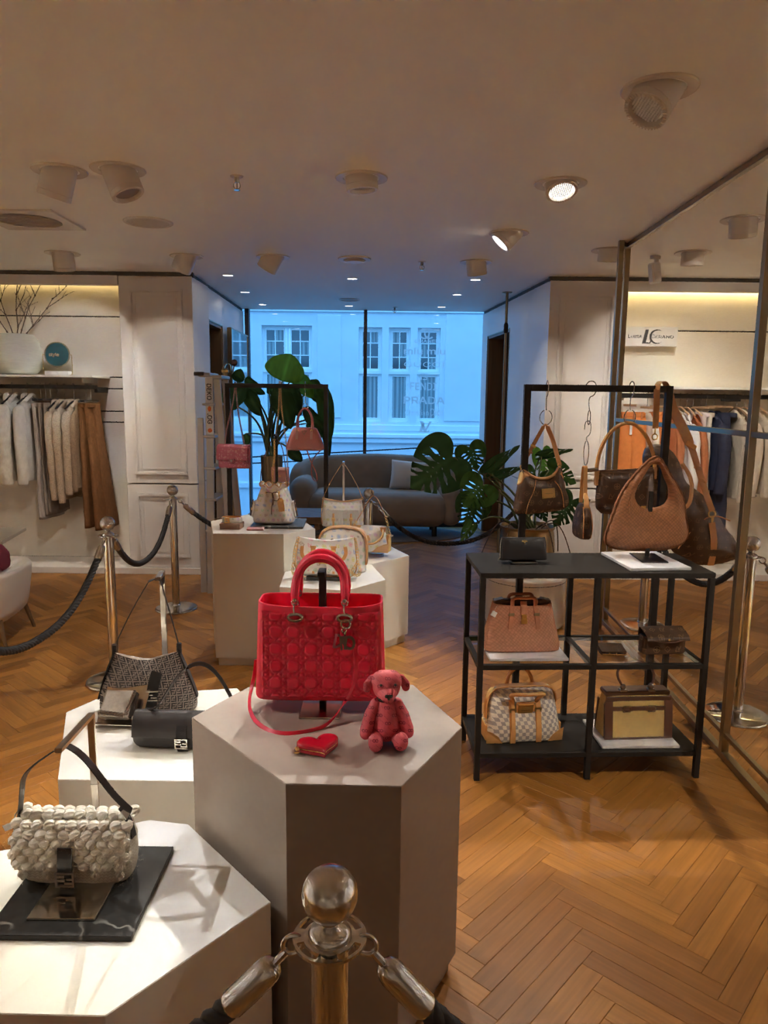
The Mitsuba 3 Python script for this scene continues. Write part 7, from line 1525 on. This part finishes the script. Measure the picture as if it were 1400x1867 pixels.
LV = [((514, 698), (529, 648), .40, 'm_leaf_bright', 7.15, .02, .10), ((536, 686), (568, 728), .17, 'm_leaf_bright', 7.25, .03, .2), ((566, 694), (584, 738), .17, 'm_leaf', 7.28, .03, .2), ((584, 702), (597, 812), .17, 'm_leaf', 7.3, .04, .35),
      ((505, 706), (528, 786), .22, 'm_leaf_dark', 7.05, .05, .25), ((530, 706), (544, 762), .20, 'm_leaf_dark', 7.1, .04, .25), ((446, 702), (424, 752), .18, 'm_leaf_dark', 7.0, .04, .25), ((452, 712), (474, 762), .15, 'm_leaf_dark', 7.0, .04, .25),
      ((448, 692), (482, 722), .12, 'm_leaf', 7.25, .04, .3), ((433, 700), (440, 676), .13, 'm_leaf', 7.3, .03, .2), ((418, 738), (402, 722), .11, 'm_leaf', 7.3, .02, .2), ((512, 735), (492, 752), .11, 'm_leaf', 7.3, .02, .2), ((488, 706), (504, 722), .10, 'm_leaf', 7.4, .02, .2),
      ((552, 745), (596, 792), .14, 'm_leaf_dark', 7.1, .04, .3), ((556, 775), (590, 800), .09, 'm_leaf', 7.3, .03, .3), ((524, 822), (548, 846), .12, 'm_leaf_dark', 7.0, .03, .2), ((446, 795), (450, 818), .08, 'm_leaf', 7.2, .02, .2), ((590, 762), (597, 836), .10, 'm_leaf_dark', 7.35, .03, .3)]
rp = random.Random(4)
for (b, e, w, mt, y, bend, fold) in LV:
    paddle(t, PX(*b, y), PX(*e, y), w, bend, fold, mt, tilt=rp.uniform(-.3, .3))
    p0 = np.array([-1.115 + rp.uniform(-.05, .05), 7.2 + rp.uniform(-.05, .05), 1.03]); p1 = np.array(PX(*b, y)); md = (p0 + p1) / 2 + np.array([(p0[0] - p1[0]) * .18, 0, .10])
    obj('stem', tube(curve([p0, md, p1], 18), .011, 8, scale=np.linspace(1.2, .55, 18)), 'm_stem', t)
# monstera
def tri_sheet(poly, h):
    import shapely
    from scipy.spatial import Delaunay
    b = []
    for rg in [poly.exterior, *poly.interiors]:
        n = max(10, int(rg.length / h)); b += [rg.interpolate(k / n, normalized=True).coords[0] for k in range(n)]
    x0, z0, x1, z1 = poly.bounds; g = np.stack(np.meshgrid(np.arange(x0, x1, h * 1.3), np.arange(z0, z1, h * 1.3), indexing='ij'), -1).reshape(-1, 2)
    pt = shapely.points(g); g = g[shapely.contains(poly, pt) & (shapely.distance(poly.boundary, pt) > h * .5)]; P2 = np.vstack([b, g]); tri = Delaunay(P2).simplices
    return P2, tri[shapely.contains(poly, shapely.points(P2[tri].mean(1)))]
def monstera_outline(split=5, seed=0):
    """a heart with slits cut in from its edge and a few holes by the midrib; the midrib runs along +x from 0 to 1"""
    r = random.Random(seed)
    up = curve([(0, 0, 0), (-.12, .10, 0), (-.20, .28, 0), (-.10, .47, 0), (.14, .55, 0), (.42, .50, 0), (.70, .33, 0), (.90, .13, 0), (1.02, 0, 0)], 60)[:, :2]
    pl = Polygon(np.vstack([up, (up * [1, -1])[::-1][1:-1]])).buffer(0)
    for s in (1, -1):
        for k in range(split):
            f = (k + .6) / split; x0 = .06 + f * .62; a = math.radians(78 - 40 * f + r.uniform(-5, 5)); i0, i1 = .12 + .03 * r.random(), .75
            c, d = np.array([x0, 0]), np.array([math.cos(a), math.sin(a) * s]); nrm = np.array([-d[1], d[0]]); w = .022 + .010 * r.random()
            p = [c + d * i0, c + d * .24 + nrm * w * .9, c + d * .42 + nrm * w * 1.25, c + d * i1 + nrm * w * 1.8, c + d * i1 - nrm * w * 1.8, c + d * .42 - nrm * w * 1.25, c + d * .24 - nrm * w * .9]
            if k % 2 == 1 or k == 0:
                p = [c + d * .15, c + d * .25 + nrm * w * 1.2, c + d * .385, c + d * .25 - nrm * w * 1.2]
            pl = pl.difference(Polygon(p).buffer(.004))
            if k < 4 and r.random() < .7:
                pl = pl.difference(Polygon([c + d * .045 + nrm * .010, c + d * .085 + nrm * .014, c + d * .085 - nrm * .006, c + d * .05 - nrm * .006]))
    return max(getattr(pl, 'geoms', [pl]), key=lambda g: g.area)
t = thing('monstera_plant', 'split-leaved monstera in a brass pot before the right doorway', 'plant', (0, 0, 0))
MX = lambda px, py, y=5.25: ((.528 + (px - 820) * .00437) * y / 5.8, y, 1.65 + (1.335 - (py - 795) * .0044 - 1.65) * y / 5.8)
PCX, PCY = 1.055, 5.28
obj('pot', lathe([(.001, .385), (.12, .385), (.16, .40), (.192, .47), (.203, .56), (.196, .66), (.188, .70), (.200, .716), (.202, .728), (.192, .728), (.182, .70), (.001, .68)], 56), 'm_potbrass', t, 60, tw=T().translate([PCX, PCY, 0]))
m = lathe([(.001, .715), (.08, .712), (.186, .700), (.186, .68), (.001, .68)], 40); m = m.subdivide(); m.vertices[:, 2] += .02 * (meshkit.noise(m.vertices * 30) - .5); obj('soil', m, 'm_soil', t, tw=T().translate([PCX, PCY, 0]))
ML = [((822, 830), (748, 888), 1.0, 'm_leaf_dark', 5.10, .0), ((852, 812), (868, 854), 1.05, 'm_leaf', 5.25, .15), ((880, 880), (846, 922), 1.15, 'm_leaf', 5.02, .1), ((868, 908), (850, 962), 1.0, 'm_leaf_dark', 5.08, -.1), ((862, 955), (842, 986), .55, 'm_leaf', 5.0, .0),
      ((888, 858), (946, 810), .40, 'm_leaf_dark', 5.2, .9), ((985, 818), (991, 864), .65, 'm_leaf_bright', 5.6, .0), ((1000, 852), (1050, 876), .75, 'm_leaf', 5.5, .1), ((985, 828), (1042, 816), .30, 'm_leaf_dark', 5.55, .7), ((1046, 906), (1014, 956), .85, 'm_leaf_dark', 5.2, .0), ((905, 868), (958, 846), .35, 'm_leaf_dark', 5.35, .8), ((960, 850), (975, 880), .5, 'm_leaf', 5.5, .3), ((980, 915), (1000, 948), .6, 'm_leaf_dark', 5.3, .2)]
for i, (b, e, w, mt, y, tilt) in enumerate(ML):
    b3, e3 = np.array(MX(*b, y)), np.array(MX(*e, y)); L_ = np.linalg.norm(e3 - b3); d = (e3 - b3) / L_
    side = np.cross(d, [0, -1, 0.0]) + tilt * np.array([0, 1, 0.0]); side /= np.linalg.norm(side); nrm = np.cross(side, d)
    if nrm[1] > 0:
        nrm = -nrm
    P2, tri = tri_sheet(monstera_outline(5 if w > .6 else 3, i), .03)
    pos = b3 + P2[:, :1] * L_ * d + P2[:, 1:] * L_ * w * side * 1.12 + (-.10 * L_ * (P2[:, :1] - .3) ** 2 - .22 * L_ * np.abs(P2[:, 1:]) ** 1.6 + .02 * L_ * np.sin(P2[:, 1:] * 14)) * nrm
    m = trimesh.Trimesh(pos, tri, process=False)
    lf = obj('leaf', m, mt, t, uv=np.stack([P2[:, 0] * L_, P2[:, 1] * L_ * w], 1))
    obj('midrib', tube(np.array([b3 + s * L_ * d - nrm * .004 + (-.10 * L_ * (s - .3) ** 2) * nrm for s in np.linspace(0, .95, 10)]), .003, 6, scale=np.linspace(1, .4, 10)), 'm_stem', lf)
    p0 = np.array([PCX + .06 * math.cos(i * 2.4), PCY + .06 * math.sin(i * 2.4), .70]); md = (p0 + b3) / 2 + np.array([0, .03, .07])
    obj('stem', tube(curve([p0, md, b3], 18), .007, 8, scale=np.linspace(1.3, .7, 18)), 'm_stem', t)
rm = random.Random(8)
obj('aerial_roots', cat([tube(curve([(PCX + .1 * math.cos(a), PCY + .1 * math.sin(a), .715), (PCX + .20 * math.cos(a), PCY + .20 * math.sin(a), .75 + rm.uniform(0, .03)), (PCX + rm.uniform(.25, .36) * math.cos(a), PCY + .3 * math.sin(a), rm.uniform(.45, .72))], 14), .004, 6) for a in (3.3, 3.9, 4.4, 5.2, 5.9, .2)]), 'm_twig', t)
t = thing('plinth', 'round cream plinth under the brass pot of the monstera', 'plinth', (1.05, 5.24, 0))
obj('drum', lathe([(.001, .384), (.272, .384), (.285, .378), (.29, .365), (.29, .03), (.282, .012), (.26, .0), (.001, 0)], 64), 'm_niche', t, 50)
obj('lid_seam', lathe([(.2905, .345), (.2912, .343), (.2905, .341)], 64), 'm_gap', t)
